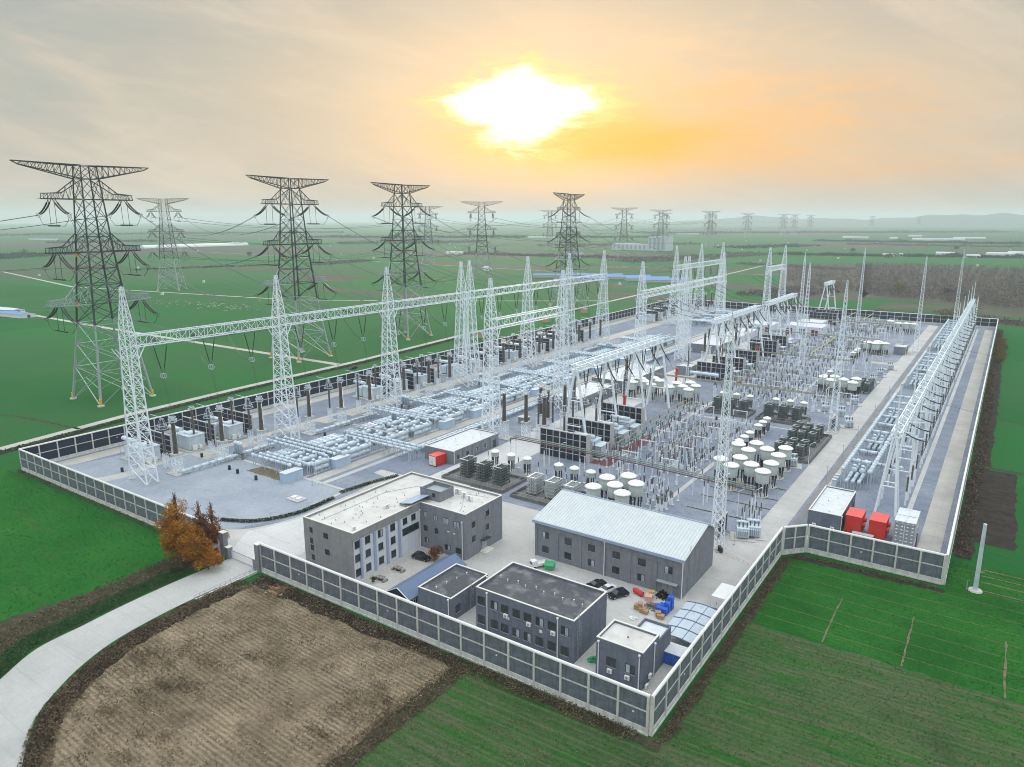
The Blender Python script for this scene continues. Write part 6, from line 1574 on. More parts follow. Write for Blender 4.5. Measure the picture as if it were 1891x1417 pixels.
tree('shrub', 'dark green bush at the corner of the office rear wing', *P(838,1042)[:2], 2.4, 3.0, 'leaf_green', 900, .26, 15, 'round', None, .1)
tree('shrub', 'small green potted shrub by the white office facade', *P(689,1078)[:2], 2.0, 1.4, 'leaf_green', 350, .25, 16, 'round', None, .2)
for i,(a,b,h,w_,m,sh,lb) in enumerate(((1660,543,13,17,'leaf_yellow','round','lone ochre round tree in front of the bare wood'),(1748,600,13,24,'leaf_willow','round','wide olive willow just beyond the far end wall'),(460,474,11,15,'leaf_dark','round','lone bare round tree in the fields behind the second pylon'),(45,472,14,20,'leaf_dark','round','lone hazy tree at the far left edge'),(1500+1210/4.836,380+820/4.836,10,14,'leaf_dark','round','dark bushy tree left of the willow'),(1640,478,11,26,'leaf_dark','round','spreading dark tree in the middle of the far field strip'),(1575,465,9,14,'leaf_dark','round','dark round tree at the left of the far village belt'),(1765,462,12,16,'leaf_dark','round','dark tree at the right of the far village belt'))):
    x, y = P(a,b)[:2]; tree('field_tree', lb, x, y, h, w_, m, 900, 1.1, 30+i, sh, None, .2)
for i in range(7):
    tree('shrub', 'yellowed tall shrub against the outside of the long right wall, ' + WORDS[i] + ' from the front', 38.5+1.2*math.sin(i*2.1), 395+i*13, 5.2+(i%3)*.6, 6.5, 'leaf_yellow', 420, .7, 50+i, 'round', 'yellowed shrubs along the right wall', .08)
def clump(pts, w_, h, n, s, m, name, label, cat_, seed, z=0, spread=1.0, kind=None):
    rnd = random.Random(seed); mb = MB(); seg = [(Vector((*a,0)),Vector((*b,0))) for a,b in zip(pts,pts[1:])]; L_ = [(b-a).length for a,b in seg]; T = sum(L_)
    for _ in range(n):
        q = rnd.uniform(0,T); i = 0
        while q > L_[i] and i < len(L_)-1: q -= L_[i]; i += 1
        a, b = seg[i]; p = a.lerp(b, q/L_[i]); d = (b-a).normalized(); nn = Vector((-d.y,d.x,0)); o = rnd.uniform(-1,1)*w_/2
        leaf(mb, (p.x+nn.x*o, p.y+nn.y*o, z+h*rnd.random()**.8*(1-.35*abs(o)/(w_/2))), s, rnd)
    o = solo(mb, name, m, None if kind else label, None if kind else cat_)
    if kind: o['kind'] = kind
    return o
hp = [tuple(P(*q)[:2]) for q in ((408,962),(455,965),(500,961),(560,946),(616,921))]
clump(smooth(hp,3), 1.3, .9, 5200, .32, 'leaf_hedge', 'hedge', 'low dark hedge curving round the gravel yard by the gate', 'hedge', 61, .1)
clump([tuple(P(*q)[:2]) for q in ((628,912),(680,895),(735,880))], 1.3, .9, 2600, .32, 'leaf_hedge', 'hedge', 'short straight hedge behind the left wing of the office', 'hedge', 62, .1)
clump([(x-3.2,y) for x,y in RL[7:]], 4.6, .7, 9000, .40, 'leaf_verge', 'verge_grass', None, None, 63, .03, kind='stuff')
clump([(x-9,y-1) for x,y in RL[4:]], 6.5, .7, 3600, .5, 'leaf_dry', 'dry_weeds', None, None, 64, .03, kind='stuff')
clump([(x+3.2,y+.3) for x,y in RR[4:]], 4.6, .9, 9000, .42, 'leaf_dry', 'dry_weeds', None, None, 65, .03, kind='stuff')
clump([(-95,-3),(-60,-2.8),(-36,-2.3),(-2,-1.6)], 3.4, .75, 8000, .38, 'leaf_dry', 'dry_weeds', None, None, 66, .03, kind='stuff')
clump([(1.8,-1),(1.8,76),(6,79.5),(33,79.7)], 1.8, .5, 3600, .34, 'leaf_dry', 'dry_weeds', None, None, 67, .03, kind='stuff')
clump([(-36,-4),(-36.2,-40),(-36,-62)], 4.5, .9, 4200, .38, 'leaf_dry', 'dry_weeds', None, None, 68, .03, kind='stuff')
clump([(36.5,100),(37,200),(36.6,330),(36.5,545)], 3.6, .8, 5200, .6, 'leaf_dry', 'dry_weeds', None, None, 69, .03, kind='stuff')
clump([(-246,0),(-254,57),(-258,110),(-261,190),(-271,300),(-279,470)], 4.0, .8, 5200, .7, 'leaf_dark', 'ditch_weeds', None, None, 70, .03, kind='stuff')
clump([(-221.8,-1.2),(-150,-1.2),(-113,-1.4)], 2.2, .5, 3000, .36, 'leaf_dry', 'dry_weeds', None, None, 71, .03, kind='stuff')
# weeds over the stubble: thick drifts and thin scatter
rnd = random.Random(77); mb = MB(); cen = [(rnd.uniform(-92,-38), rnd.uniform(-62,-4)) for _ in range(70)]+[(rnd.gauss(-76,7), rnd.gauss(-34,9)) for _ in range(60)]+[(rnd.gauss(-42,4), rnd.gauss(-18,10)) for _ in range(28)]
def in_stub(x,y): 
    if not (-95 < x < -36.5 and -66 < y < -3): return False
    for (xa,ya),(xb,yb) in zip(RR,RR[1:]):
        if yb <= y <= ya and x < xa+(xb-xa)*(y-ya)/(yb-ya)+4.2: return False
    return True
for cx_,cy_ in cen:
    sx, sy = rnd.uniform(.8,3.6), rnd.uniform(.4,1.5)
    for _ in range(rnd.randint(35,130)):
        x, y = rnd.gauss(cx_,sx), rnd.gauss(cy_,sy)
        if in_stub(x,y): leaf(mb, (x,y,rnd.uniform(.05,.75)), .34, rnd)
for _ in range(5000):
    x, y = rnd.uniform(-95,-36), rnd.uniform(-66,-3)
    if in_stub(x,y): leaf(mb, (x,y,rnd.uniform(.03,.3)), .22, rnd)
o = mb.build('dry_weeds','leaf_dry'); o['kind'] = 'stuff'
# cut straw left standing in rows, and clods between them
leafmat('straw', [(.26,.20,.12),(.42,.34,.22),(.54,.45,.31)], .3); leafmat('clod', [(.07,.053,.038),(.12,.092,.068),(.17,.13,.1)], .5)
rnd = random.Random(78); mb = MB(); mc = MB()
for i in range(66):
    y = -3.6-i*.98
    for _ in range(230):
        x = rnd.uniform(-95,-36.4); yy = y+rnd.gauss(0,.13)+.25*math.sin(x*.08+i)
        if in_stub(x,yy) and math.sin(x*.21+i*.9)+math.sin(x*.057-i*.31) > -.9: leaf(mb, (x,yy,rnd.uniform(.04,.2)), rnd.uniform(.22,.46), rnd, 1.0)
    for _ in range(60):
        x = rnd.uniform(-95,-36.4); yy = y+.49+rnd.gauss(0,.2)
        if in_stub(x,yy): leaf(mc, (x,yy,.06), rnd.uniform(.2,.42), rnd)
o = mb.build('straw_stubble','straw'); o['kind'] = 'stuff'; o = mc.build('soil_clods','clod'); o['kind'] = 'stuff'
# grass tufts that break the near wheat up
def tufts(polyfn, x0,y0,x1,y1, n, s, m, seed, name='wheat'):
    rnd = random.Random(seed); mb = MB()
    for _ in range(n):
        x, y = rnd.uniform(x0,x1), rnd.uniform(y0,y1)
        if polyfn(x,y): leaf(mb, (x,y,rnd.uniform(.02,.16)), s, rnd, 1.5)
    o = mb.build(name, m); o['kind'] = 'stuff'
leafmat('leaf_wheat', [(.010,.10,.012),(.022,.17,.020),(.05,.22,.03)], .15)
tufts(lambda x,y: x < -122-max(0,-y-3)*.05, -300,-75,-113,-2.6, 26000, .42, 'leaf_wheat', 81)
tufts(lambda x,y: x > 3+max(0,(-y)*.12), 3,-50,75,97, 26000, .34, 'leaf_wheat', 82)
leafmat('leaf_dull', [(.10,.11,.045),(.17,.165,.08),(.24,.215,.125)], .2)
tufts(lambda x,y: y < 43-.05*x and x > 4+max(0,(-y)*.12) and math.sin((y+.087*x)*2.03)> .35, 4,-50,85,43, 26000, .30, 'leaf_dull', 84)
tufts(lambda x,y: math.sin((y+.035*x)*1.75) > .5, -34,-48,5,-3.5, 12000, .28, 'leaf_dull', 85)
tufts(lambda x,y: True, -34,-48,5,-3.5, 9000, .28, 'leaf_wheat', 83)
# far belts of trees and the bare wood
def belt(a, b, depth, h, n, s, m, seed, name='far_trees'):
    rnd = random.Random(seed); A, B = P(*a), P(*b); mb = MB(); d = (B-A).normalized(); nn = Vector((-d.y,d.x,0))
    for _ in range(n):
        q = rnd.random(); p = A.lerp(B,q)+nn*rnd.uniform(0,depth); hh = h*(.55+.45*math.sin(q*37+seed)*math.sin(q*11))*rnd.uniform(.6,1)
        hh = max(h*.35,hh)
        for k in range(4): leaf(mb, (p.x+rnd.gauss(0,s*.8),p.y+rnd.gauss(0,s*.8),hh*rnd.uniform(.15,1)), s*rnd.uniform(.7,1.3), rnd, .4)
    o = mb.build(name, m); o['kind'] = 'stuff'; return o
belt((1440,552),(1560,540),60,7,700,2.6,'leaf_bare',101,'bare_wood')
def wood(pts, n, h, s, m, seed):
    rnd = random.Random(seed); W = [P(*p) for p in pts]; mb = MB()
    for _ in range(n):
        u, v = rnd.random(), rnd.random()**1.3; p = W[0].lerp(W[1],u).lerp(W[3].lerp(W[2],u),v)
        hh = h*rnd.uniform(.6,1.1)
        mb.beam((p.x,p.y,0),(p.x+rnd.gauss(0,.4),p.y,hh*.9),.16,3,r2=.05)
        for k in range(6): leaf(mb, (p.x+rnd.gauss(0,1.5),p.y+rnd.gauss(0,1.5),hh*rnd.uniform(.25,1)), s*rnd.uniform(.6,1.3), rnd, .8)
    o = mb.build('bare_wood', m); o['kind'] = 'stuff'
for ww in (((1590,549),(1895,578),(1895,498),(1590,488)),((1440,552),(1600,556),(1612,488),(1440,490))): sheet('wood_floor', 'bare_brown', px(*ww), .06, 3, 12)
wood([(1600,545),(1895,572),(1895,500),(1600,490)], 2900, 9.0, 1.7, 'leaf_bare', 103)
wood([(1450,520),(1610,545),(1610,490),(1450,492)], 900, 7.0, 1.6, 'leaf_bare', 104)
belt((1600,575),(1700,590),12,4,160,1.6,'leaf_bare',131); belt((1790,592),(1895,604),22,5,260,1.7,'leaf_bare',132)
belt((1190,486),(1450,470),90,8,1500,3.2,'leaf_bare',105); belt((1440,472),(1900,478),70,9,2000,3.2,'leaf_dark',106)
belt((830,470),(1215,480),60,7,1500,3.2,'leaf_bare',107); belt((1500,446),(1900,452),120,9,1500,5,'leaf_dark',108)
belt((600,490),(700,482),50,5,500,2.6,'leaf_bare',109); belt((0,480),(150,470),160,9,900,4.2,'leaf_dark',110)
belt((0,436),(640,430),300,12,1600,9,'leaf_dark',111); belt((560,440),(1240,440),300,11,1800,8,'leaf_dark',112); belt((1200,432),(1900,430),350,12,1800,10,'leaf_dark',113)
belt((640,452),(900,448),150,9,900,6,'leaf_bare',114); belt((1380,460),(1520,455),120,8,500,5,'leaf_dark',115); belt((250,500),(520,490),25,4,260,2.6,'leaf_dark',117); belt((1000,455),(1300,452),90,8,600,5,'leaf_bare',118); belt((1350,488),(1560,500),40,5,380,2.6,'leaf_bare',119); belt((1560,452),(1891,458),80,8,600,5,'leaf_bare',120)
belt((100,450),(300,446),140,8,600,6,'leaf_dark',116)
# pale grave tufts scattered through the wheat
def pale(a, b, n, seed, wd=14):
    rnd = random.Random(seed); A, B = P(*a), P(*b); mb = MB()
    for _ in range(n):
        p = A.lerp(B, rnd.random())+Vector((rnd.gauss(0,wd),rnd.gauss(0,wd*.7),0))
        for k in range(rnd.randint(3,7)): leaf(mb, (p.x+rnd.gauss(0,.9),p.y+rnd.gauss(0,.9),rnd.uniform(.3,1.3)), .9, rnd)
    o = mb.build('paper_wreaths','paper'); o['kind'] = 'stuff'
pale((300,558),(470,572),90,121); pale((790,516),(830,524),30,122); pale((1110,494),(1300,494),140,123,22); pale((930,530),(900,524),14,124)
# ---------------------------------------------------------------- vehicles
def car_(label, x, y, rz, paint, L_=4.6, suv=False):
    t = thing('parked_car', label, 'car', (x,y,.1), None, rz); ORG[t.name] = Vector(); W = .9; H_ = 1.68 if suv else 1.42
    st = [(-L_/2,.42,.70,.78),(-L_/2+.12,.30,.86,.86),(-1.35,.26,.92,.90),(-.55,.26,.93,.90),(.9,.26,.96,.90),(L_/2-.5,.28,.98,.88),(L_/2-.08,.36,.92,.84),(L_/2,.5,.78,.78)]
    b = MB()
    for xx,z0,z1,w_ in st: b.v += [(xx,-w_,z0),(xx,-w_*1.02,(z0+z1)/2),(xx,-w_*.93,z1),(xx,w_*.93,z1),(xx,w_*1.02,(z0+z1)/2),(xx,w_,z0)]
    for a in range(len(st)-1):
        for i in range(6): j = (i+1)%6; b.f.append((a*6+i,(a+1)*6+i,(a+1)*6+j,a*6+j))
    b.f.append(tuple(range(6))); b.f.append(tuple((len(st)-1)*6+i for i in reversed(range(6))))
    b.build('body',paint,t)
    back = L_/2-.25 if suv else L_/2-.75
    cab = [(-1.15,.90,.80),(-.35,H_-.06,.64),(.45,H_,.66),(back-.65,H_-.05,.64),(back,.95,.78)]
    g = MB(); 
    for xx,zz,w_ in cab: g.v += [(xx,-w_,zz),(xx,w_,zz)]
    n = len(cab); g.v += [(-1.15,-.84,.88),(-1.15,.84,.88),(back,-.84,.90),(back,.84,.90)]
    g.f += [(0,1,3,2),(6,7,9,8)]; g.f += [(0,2,4,6,8,2*n+2,2*n),(1,2*n+1,2*n+3,9,7,5,3)]
    g.build('windows','glass',t); r = MB(); r.add([(-.36,-.66,H_-.05),(-.36,.66,H_-.05),(.45,.68,H_+.012),(.45,-.68,H_+.012),(back-.6,-.66,H_-.03),(back-.6,.66,H_-.03)],[(0,1,2,3),(3,2,5,4)]); r.build('roof',paint,t)
    wh = None
    for xx in (-L_*.31,L_*.29):
        for s in (-1,1):
            o = MB().tube((0,-.1,0),(0,.1,0),.33,14).build('wheel','tyre',t); o.location = (xx,s*.82,.33); MB().tube((0,s*.101,0),(0,s*.112,0),.19,10).build('rim','stainless',o)
    for s in (-1,1):
        MB().box(-L_/2-.01,s*.62-.16,.60,-L_/2+.1,s*.62+.16,.74).build('headlight','trim_white',t); MB().box(L_/2-.1,s*.62-.15,.70,L_/2+.01,s*.62+.15,.84).build('tail_light','red',t); MB().box(-.95,s*.93-.08,.9,-.8,s*.93+.08,1.02).build('mirror',paint,t)
    return t
car_('black car parked in the courtyard by the white office facade', -70.6, 25.6, RAD(186), 'car_black', 4.8, True)
car_('black saloon parked by the hall, behind the white one', -29.6, 37.6, RAD(62), 'car_black')
car_('white saloon parked between two black cars', -26.6, 37.0, RAD(68), 'car_white')
car_('black car parked nearest the red tank', -23.6, 36.4, RAD(60), 'car_black', 4.8, True)
car_('tiny dark van on the field lane beyond the back wall', *P(652,682)[:2], RAD(80), 'car_black', 5.0, True)
t = thing('utility_truck', 'small white utility truck parked at the corner of the hall', 'truck', (-45.2,38.2,.1), None, RAD(60)); ORG[t.name] = Vector()
MB().box(-2,-.75,.5,-.6,.75,1.9).box(-1.8,-.7,1.9,-.65,.7,2.0).build('cab','car_white',t); MB().box(-2.02,-.65,1.1,-2,.65,1.75).build('windscreen','glass',t); MB().box(-.55,-.8,.6,1.9,.8,.75).box(-.55,-.8,.75,1.9,-.72,1.2).box(-.55,.72,.75,1.9,.8,1.2).box(1.82,-.72,.75,1.9,.72,1.2).build('load_bed','trim_white',t)
for xx in (-1.4,1.3):
    for s in (-1,1): o = MB().tube((0,-.1,0),(0,.1,0),.32,12).build('wheel','tyre',t); o.location = (xx,s*.7,.32)
t = thing('waste_skip', 'bright green waste skip beside the white utility truck', 'skip', (-42.4,38.6,.1), None, RAD(15)); ORG[t.name] = Vector()
MB().add([(-.9,-.7,.15),(.9,-.7,.15),(.9,.7,.15),(-.9,.7,.15),(-1.3,-.9,1.3),(1.2,-.9,1.3),(1.2,.9,1.3),(-1.3,.9,1.3)],[(0,1,5,4),(1,2,6,5),(2,3,7,6),(3,0,4,7),(0,3,2,1)]).build('bin','green_net',t); MB().add([(-1.3,-.9,1.32),(1.2,-.9,1.32),(1.2,.9,1.75),(-1.3,.9,1.75)],[(0,1,2,3)]).build('lid','green_net',t)
# ---------------------------------------------------------------- containers, tanks, clutter
def container(name, label, cx_, cy_, w_, d, h, m, rz=0, top=None, door='trim_white', face=-1, z=.1, ribs=True):
    t = thing(name, label, 'container', (cx_,cy_,z), None, rz); ORG[t.name] = Vector(); b = MB().box(-w_/2,-d/2,.15,w_/2,d/2,h)
    if ribs:
        for s in (-1,1):
            k = int(d/.55)
            for i in range(k): y = -d/2+.25+(d-.5)*i/(k-1); b.box(s*w_/2,y-.1,.3,s*(w_/2+.05),y+.1,h-.15)
    b.build('body',m,t); MB().box(-w_/2-.06,-d/2-.06,h,w_/2+.06,d/2+.06,h+.1).build('roof',top or m,t); MB().box(-w_/2,-d/2,0,w_/2,-d/2+.2,.15).box(-w_/2,d/2-.2,0,w_/2,d/2,.15).build('skid','frame_dark',t)
    dr = MB().box(-w_/2+.2,face*d/2,.3,-.05,face*(d/2+.05),h-.2).box(.05,face*d/2,.3,w_/2-.2,face*(d/2+.05),h-.2).build('door',door,t); MB().box(-.3,face*(d/2+.05),1.1,-.22,face*(d/2+.09),1.7).build('handle','frame_dark',dr)
    return t
q = P(813,860); container('storage_container', 'red container with a white front beside the control building', q.x-1.4, q.y+2.0, 3.4, 8.0, 3.5, 'red', RAD(-4), 'red_top')
container('storage_container', 'long white container cabin against the right-hand wall', -4.0, 46.6, 2.8, 6.6, 2.7, 'trim_white', 0, 'trim_white')
container('storage_container', 'deep blue open-topped skip container behind the corner plant room', -4.1, 21.0, 4.2, 3.4, 2.4, 'roof_blue', 0, 'roof_pale', 'blue')
for x, lb in ((12.4,'left red equipment cabin behind the stepped wall'),(18.0,'right red equipment cabin beside the steel water tank')):
    t = container('equipment_cabin', lb, x, 101.9, 3.8, 6.2, 5.2, 'red', 0, 'red_top', 'red'); 
    MB().tube((1.9,-1.0,2.6),(2.6,-1.0,2.6),.6,14).build('blower','red',t); MB().tube((1.9,.8,3.4),(2.6,.8,3.4),.6,14).build('blower','red',t)
t = thing('stone_bench', 'long grey slab on legs in front of the red cabins', 'bench', (15,97.4,.1)); MB().box(12.6,96.8,1.5,17.6,98.2,1.7).build('slab','concrete_frame',t); MB().box(13.2,97,.1,13.5,98,1.5).box(16.7,97,.1,17,98,1.5).build('leg','frame_dark',t)
t = thing('water_tank', 'square stainless steel water tank with dimpled panels in the right front corner', 'water tank', (24,104.6,.1))
MB().box(21.7,99.8,.5,26.3,109.6,6.2).build('shell','stainless',t); b = MB()
for i in range(5):
    for j in range(6): b.lathe(0,0,[(.01,0)],3) if False else None
d_ = MB()
for i in range(4):
    for j in range(6):
        cx_, cz_ = 22.25+i*1.17, .98+j*.95
        for k in range(8): pass
        o = len(d_.v); 
        for rr, yy in ((.36,0),(.24,-.13),(.08,-.18)):
            for k in range(8): a = k*math.pi/4; d_.v.append((cx_+rr*math.cos(a), 99.8+yy, cz_+rr*math.sin(a)))
        for c in range(2):
            for k in range(8): l = (k+1)%8; d_.f.append((o+c*8+k,o+c*8+l,o+(c+1)*8+l,o+(c+1)*8+k))
        d_.f.append(tuple(o+16+k for k in range(8)))
d_.build('dimples','stainless',t)
MB().box(21.6,99.7,6.2,26.4,109.7,6.32).box(21.9,104,6.32,26.1,104.2,6.5).box(23.9,100,6.32,24.1,109.4,6.48).build('lid','roof_pale',t); MB().path([(24,99.5,.4),(24,99.5,5.6),(24,99.75,5.6)],.08,6).build('inlet_pipe','trim_white',t); MB().box(21.5,99.6,.1,26.5,109.8,.5).build('plinth','concrete_frame',t)
solo(MB().path([(20.2,98.4,.4),(22,97.6,.4),(25.5,98.0,.4),(26.8,98.6,.4)],.16,6), 'drain_pipe', 'trim_white', 'white pipe bending in front of the steel water tank', 'pipe')
solo(MB().tube((26.9,99.4,.1),(26.9,99.4,4.2),.12,6), 'standpipe', 'maroon', 'dark red standpipe at the corner of the steel water tank', 'pipe')
t = thing('pressure_tank', 'red horizontal pressure tank lying by the hall wall', 'tank', (-20.2,39.6,.1)); MB().tube((-21.4,40.0,.75),(-19.2,39.2,.75),.55,14).build('drum','red',t); MB().beam((-21.9,40.2,.75),(-21.4,40,.75),.2,8).beam((-19.2,39.2,.75),(-18.9,39.1,.75),.3,8,r2=.1).build('nozzle','red',t); MB().box(-21.2,39.5,.1,-21,40.4,.4).box(-19.7,39,.1,-19.5,39.8,.4).build('saddle','frame_dark',t)
def crate(label, x, y, z, w_, d, h, m, rz=0, group=None, name='crate'):
    t = thing(name, label, name, (x,y,z), group, rz); ORG[t.name] = Vector(); MB().box(-w_/2,-d/2,0,w_/2,d/2,h*.94).build('box',m,t); b = MB().box(-w_/2-.03,-d/2-.03,h*.94,w_/2+.03,d/2+.03,h); b.build('lid',m,t); return t
k = 0
for x,y,st in ((-13.6,35.2,2),(-13.5,36.6,2),(-12.4,36.6,3),(-12.3,38.0,4),(-12.4,35.2,2),(-14.6,36.9,1)):
    for i in range(st): crate('blue plastic crate in the stack by the hall corner, '+WORDS[k]+' counted from the front', x, y, .1+i*.72, 1.1, 1.2, .7, 'blue', RAD(4*k%7), 'blue crates by the hall corner'); k += 1
for i,(x,y,z,w_,h) in enumerate(((-17.8,34.0,.1,1.5,1.1),(-16.6,33.6,.1,1.3,.9),(-15.8,33.3,.1,1.0,.8),(-17.4,34.1,1.2,1.0,.5),(-12.5,33.4,.1,1.4,.8),(-13.3,34.0,.1,1.1,1.0))): crate('brown cardboard box among the clutter behind the plant room, '+WORDS[i]+' from the left', x, y, z, w_, 1.1, h, 'cardboard', RAD(17*i%30), 'cardboard boxes in the clutter', 'box')
crate('pink flat carton leaning over the scrap by the hall wall', -17.6, 39.0, .1, 1.4, 2.2, 1.2, 'pink', RAD(14), None, 'box'); crate('pale tan carton on the pink one by the hall wall', -17.4, 39.9, 1.3, 1.2, .9, .5, 'tan', RAD(20), None, 'box')
def pile(label, x, y, r, h, n, m, seed):
    rnd = random.Random(seed); mb = MB().cbox(x,y,.08,r*.9,r*.8,.12)
    for _ in range(n):
        a, q = rnd.uniform(0,6.28), rnd.random()**.7; s = rnd.uniform(.15,.5); c = Vector((x+r*q*math.cos(a),y+r*q*math.sin(a)*.8,.1+h*(1-q)*rnd.uniform(.3,1)+.1)); leaf(mb, c, s*1.8, rnd)
        mb.cbox(c.x,c.y,max(.1,c.z-.2),s,s*.7,s*.6)
    o = solo(mb,'scrap_heap',m,label,'heap'); return o
pile('heap of mixed grey scrap between the crates and cartons', -15.6, 36.4, 2.0, 1.1, 90, 'junk', 5); pile('dark scrap heap against the hall wall', -15.4, 41.6, 1.9, 1.9, 70, 'black', 6); pile('green netting heap between the workshop and the plant room', -16.6, 12.6, 1.3, .9, 50, 'green_net', 7); pile('white plastic sheets on the ground by the workshop', -20.6+3.6, 30.0, .75, .3, 22, 'trim_white', 8); pile('reddish rubble heap beside the access road', *P(510,1092)[:2], 3.0, .7, 70, 'cardboard', 9)
solo(MB().beam((-16.9,13,.5),(-15.6,17.5,3.4),.12,5).beam((-15.6,17.5,3.4),(-15.4,18.6,2.6),.1,5), 'conveyor', 'green_net', 'slanting green conveyor arm beside the corner plant room', 'conveyor')
M['canopy_grey'] = mat('canopy_grey', (.50,.57,.63), .35, 0, .12, .5, stain=(.36,.42,.48), stain_scale=.5, stain_lo=.5, stain_hi=.8)
t = thing('carport', 'arched translucent carport with dark blue ribs along the right-hand wall', 'carport', (-5.6,31,.1)); X0,X1,Y0,Y1 = -9.0,-2.4,24.2,38.8
def arch(u): return (X0+(X1-X0)*u, 2.5+.38*math.sin(math.pi*u))
b = MB(); n = 12
for i in range(n):
    (xa,za),(xb,zb) = arch(i/n),arch((i+1)/n); b.poly([(xa,Y0,za),(xb,Y0,zb),(xb,Y1,zb),(xa,Y1,za)]); b.poly([(xa,Y0,za-.03),(xa,Y1,za-.03),(xb,Y1,zb-.03),(xb,Y0,zb-.03)])
b.build('canopy','canopy_grey',t)
for i in range(5):
    y = Y0+.1+(Y1-Y0-.2)*i/4; r_m = MB(); r_m.path([(arch(k/n)[0],y,arch(k/n)[1]+.07) for k in range(n+1)],.10,4); r_m.build('rib','roof_blue',t)
    for x in (X0+.1,X1-.1): MB().tube((x,y,.1),(x,y,2.5),.08,6).build('post','roof_blue',t)
for u in (.3,.68): xx,zz = arch(u); MB().beam((xx,Y0,zz+.06),(xx,Y1,zz+.06),.05,4).build('purlin','roof_blue',t)
for i,(x,y,lb) in enumerate(((-71.4,12.6,'stone table set in the courtyard nearer the front wall'),(-71.2,18.2,'stone table set in the courtyard nearer the black car'))):
    t = thing('picnic_table', lb, 'table', (x,y,.1)); MB().cbox(x,y,.8,1.9,1.3,.12).build('table_top','junk',t)
    for s in (-1,1): MB().cbox(x+s*1.35,y,.1,.5,1.4,.45).build('seat','junk',t)
    MB().cbox(x,y,.1,.9,.6,.7).build('pedestal','frame_dark',t)
for i,(a,b) in enumerate(((424,868),(439,875),(473,887),(373,845),(226,872),(600,806),(1108,874),(1294,786),(1323,776))):
    x,y = P(a,b)[:2]; t = thing('litter_bin', 'small navy bin standing by a yard path, '+WORDS[i]+' from the left front', 'bin', (x,y,.1), 'navy bins by the paths'); ORG[t.name] = Vector(); MB().lathe(0,0,[(.42,0),(.48,.1),(.45,1.2)],8).build('bin','navy_panel',t); MB().lathe(0,0,[(.5,0),(.4,.2),(.1,.32)],8,1.2).build('lid','navy_panel',t)
t = thing('utility_cover', 'pale raised slab with two white covers on the gravel yard', 'slab', (*P(548,923)[:2],.08)); ORG[t.name] = Vector(); MB().box(-2.6,-1.8,0,2.6,1.8,.35).build('slab','trench_lid',t)
for s in (-1,1): MB().box(s*1.1-.7,-.8,.35,s*1.1+.7,.8,.75).build('cover','trim_white',t)
for i,(x,y) in enumerate(((-12.9,70.6),(-12.2,69.8))): t = thing('wheelie_bin', ('left','right')[i]+' black bin of the pair beyond the hall gable', 'bin', (x,y,.1), 'black bins'); ORG[t.name] = Vector(); MB().box(-.35,-.35,.08,.35,.35,1.2).build('bin','black',t); MB().box(-.4,-.42,1.2,.4,.4,1.28).build('lid','black',t)
t = thing('chain_barrier', 'low red and white barrier across the right-hand road', 'barrier', (-6,68.5,.1)); b = MB()
for i in range(9): MB().lathe(-11.2+i*1.25,69-i*.35,[(.12,.1),(.12,.8),(.05,.9)],6).build('post','trim_white',t)
MB().beam((-11.2,69,.75),(-1.2,66.2,.75),.06).build('rail','pink',t)
t = thing('steel_pole', 'tall tapered steel pole in the green field right of the boundary wall', 'pole', (40.2,83.4,0)); MB().tube((40.2,83.4,.3),(40.2,83.4,15.8),.5,12,.36).build('shaft','machine',t); MB().lathe(40.2,83.4,[(1.5,0),(1.3,.3)],10).build('footing','concrete_frame',t); MB().beam((40.2,83.4,4.6),(41.4,83.2,4.8),.12).build('bracket','galvanised',t); MB().beam((38.6,82.9,0),(38.6,82.9,2.2),.12).build('stay_post','galvanised',t)
for i,z in enumerate((15.2,13.2,11.2,9.6,8.2)): wire((40.6,83.4,z),(150,70,z+6), 4, 'thin wire leaving the tapered steel pole to the right', 'wires of the tapered pole', .03, 8)
for i,(x,y) in enumerate(((-97,38),(-60,45),(-62.4,60))): pass
# ---------------------------------------------------------------- farther buildings
def shed(label, x, y, L_, w_, he, hr, rz, wall, roof, group=None, name='farm_shed'):
    t = thing(name, label, 'shed', (x,y,0), group, rz); ORG[t.name] = Vector(); a, b = L_/2, w_/2
    shell(t,-a,-b,a,b,he,wall,.3)
    MB().add([(-a-.3,-b-.3,he),(a+.3,-b-.3,he),(a+.3,0,hr),(-a-.3,0,hr),(-a-.3,b+.3,he),(a+.3,b+.3,he)],[(0,1,2,3),(3,2,5,4)]).build('roof',roof,t)
    MB().add([(-a,-b,he),(-a,b,he),(-a,0,hr-.1),(a,-b,he),(a,b,he),(a,0,hr-.1)],[(0,2,1),(3,4,5)]).build('gable',wall,t); MB().box(a,-1.2,.1,a+.08,1.2,min(2.6,he)).build('door','frame_dark',t); return t
M['roof_sky'] = mat('roof_sky', (.14,.26,.52), .5, 0, .12, .05)
for i,(a,b,L_) in enumerate(((1030,512,70),(1075,517,62),(1110,512,60),(1160,515,60),(1195,518,58),(1225,521,56))):
    x,y = P(a,b)[:2]; shed('long blue-roofed shed in the fields behind the gantry, '+WORDS[i]+' from the left', x, y, L_, 15, 3.2, 5.2, RAD(38), 'concrete_frame', 'roof_sky', 'blue-roofed sheds in the fields')
for i,(a,b,L_) in enumerate(((22,584,48),(10,577,40))): x,y = P(a,b)[:2]; shed(('blue-roofed farm shed at the left edge of the fields','white-roofed farm shed behind the blue one at the left edge')[i], x, y, L_, 11, 3, 4.6, RAD(8), 'trim_white', ('roof_sky','roof_pale')[i])
for i,(x,y) in enumerate(((-268,302),(-272,393),(-275,461))): shed('tiny tan hut with a blue roof on the lane, '+WORDS[i]+' from the front', x+9, y, 4.6, 4.0, 3.2, 4.4, RAD(80), 'tan', 'roof_sky', 'tan huts along the lane', 'field_hut')
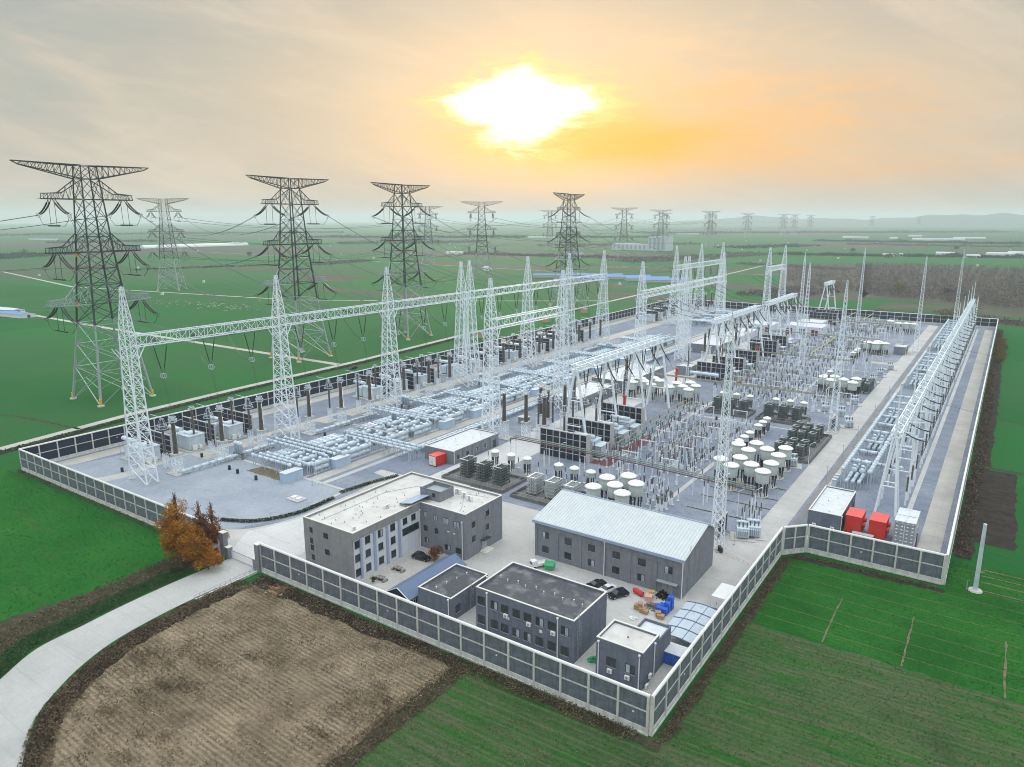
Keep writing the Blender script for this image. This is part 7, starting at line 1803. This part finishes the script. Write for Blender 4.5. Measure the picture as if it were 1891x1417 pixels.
def tunnel(label, a, b, w_, h):
    A, B = P(*a), P(*b); t = thing('greenhouse', label, 'greenhouse', A, None, math.atan2(B.y-A.y,B.x-A.x)); ORG[t.name] = Vector(); Ln = (B-A).length; mb = MB(); n = 8
    pr = [(w_/2*math.cos(math.pi*i/n), h*math.sin(math.pi*i/n)) for i in range(n+1)]
    for (ya,za),(yb,zb) in zip(pr,pr[1:]): mb.poly([(0,ya,za),(Ln,ya,za),(Ln,yb,zb),(0,yb,zb)])
    mb.poly([(0,y,z) for y,z in pr]); mb.poly([(Ln,y,z) for y,z in reversed(pr)]); mb.build('cover','trim_white',t); MB().box(-.1,-1,0,-.02,1,2).build('door','frame_grey',t)
tunnel('long white greenhouse tunnel in the far fields on the left', (262,459), (455,453), 26, 9)
t = thing('factory_building', 'pale factory with a taller right block far out in the fields', 'building', P(1180,462)); x,y = P(1180,462)[:2]
shell(t,x-70,y-20,x+35,y+20,16,'plaster_white',.5); MB().box(x-69.5,y-19.5,15.4,x+34.5,y+19.5,15.6).build('roof','roof_pale',t); shell(t,x+35.2,y-22,x+85,y+24,36,'plaster_white',.5,'tower_wall'); MB().box(x+35.7,y-21.5,35.2,x+84.5,y+23.5,35.4).build('roof','roof_pale',t)
for i in range(8): 
    MB().box(x-66+i*12.4,y-20.15,3,x-60+i*12.4,y-20,13).build('window','window_pale',t)
for i in range(4): MB().box(x+38+i*11.5,y-22.15,4,x+44+i*11.5,y-22,32).build('window','window_pale',t)
for i,(a,b,L_,w_) in enumerate(((1695,443,40,14),(1715,444,34,14),(1735,444,34,14),(1752,444,34,14),(1772,444,34,14),(1580,440,110,12),(1790,441,120,16),(1745,471,36,12),(1795,476,30,10),(1850,472,60,14),(1880,470,40,12),(1648,474,40,10),(1650,441,30,10),(1690,437,60,12),(840,470,40,10),(1060,470,46,10),(1000,440,120,20),(80,443,170,10),(900,500,14,8),(1270,433,120,14))):
    x,y = P(a,b)[:2]; shed(('pale' if i%3 else 'whitish')+' roofed farm building far out in the fields, '+WORDS[i%24]+' in the scattered row', x, y, L_, w_, 4.5, 7, RAD((i*37)%60-20), 'trim_white', 'roof_pale' if i not in (15,17,19) else 'roof_blue', 'far farm buildings')
rnd = random.Random(5); k = 0
def make_well():
    t = thing('well_house', 'x', 'hut', (0,0,0)); MB().box(-1.6,-1.4,0,1.6,1.4,2.4).build('wall','trim_white',t); MB().add([(-1.9,-1.7,2.4),(1.9,-1.7,2.4),(1.9,0,3.2),(-1.9,0,3.2),(-1.9,1.7,2.4),(1.9,1.7,2.4)],[(0,1,2,3),(3,2,5,4)]).build('roof','roof_pale',t); return t
wl_ = Stamp(make_well())
for a,b in ((140,539),(376,522),(300,545),(73,510),(255,496),(528,460),(610,455),(630,470),(345,440),(365,465),(430,448),(480,442),(560,442),(590,447),(830,452),(840,458),(1268,480),(1318,474),(1404,483),(1370,462),(1402,455),(1326,454),(1378,446),(1548,478),(1560,460),(1708,452),(1866,462),(1145,527),(690,478),(760,470),(870,498),(1085,452),(940,460),(1455,449),(1490,463),(1620,449),(1805,492),(1240,442),(1340,442)):
    x,y = P(a,b)[:2]; wl_((x,y,0), 'tiny white well hut dotted in the fields', rnd.uniform(0,3), 'white well huts in the fields')
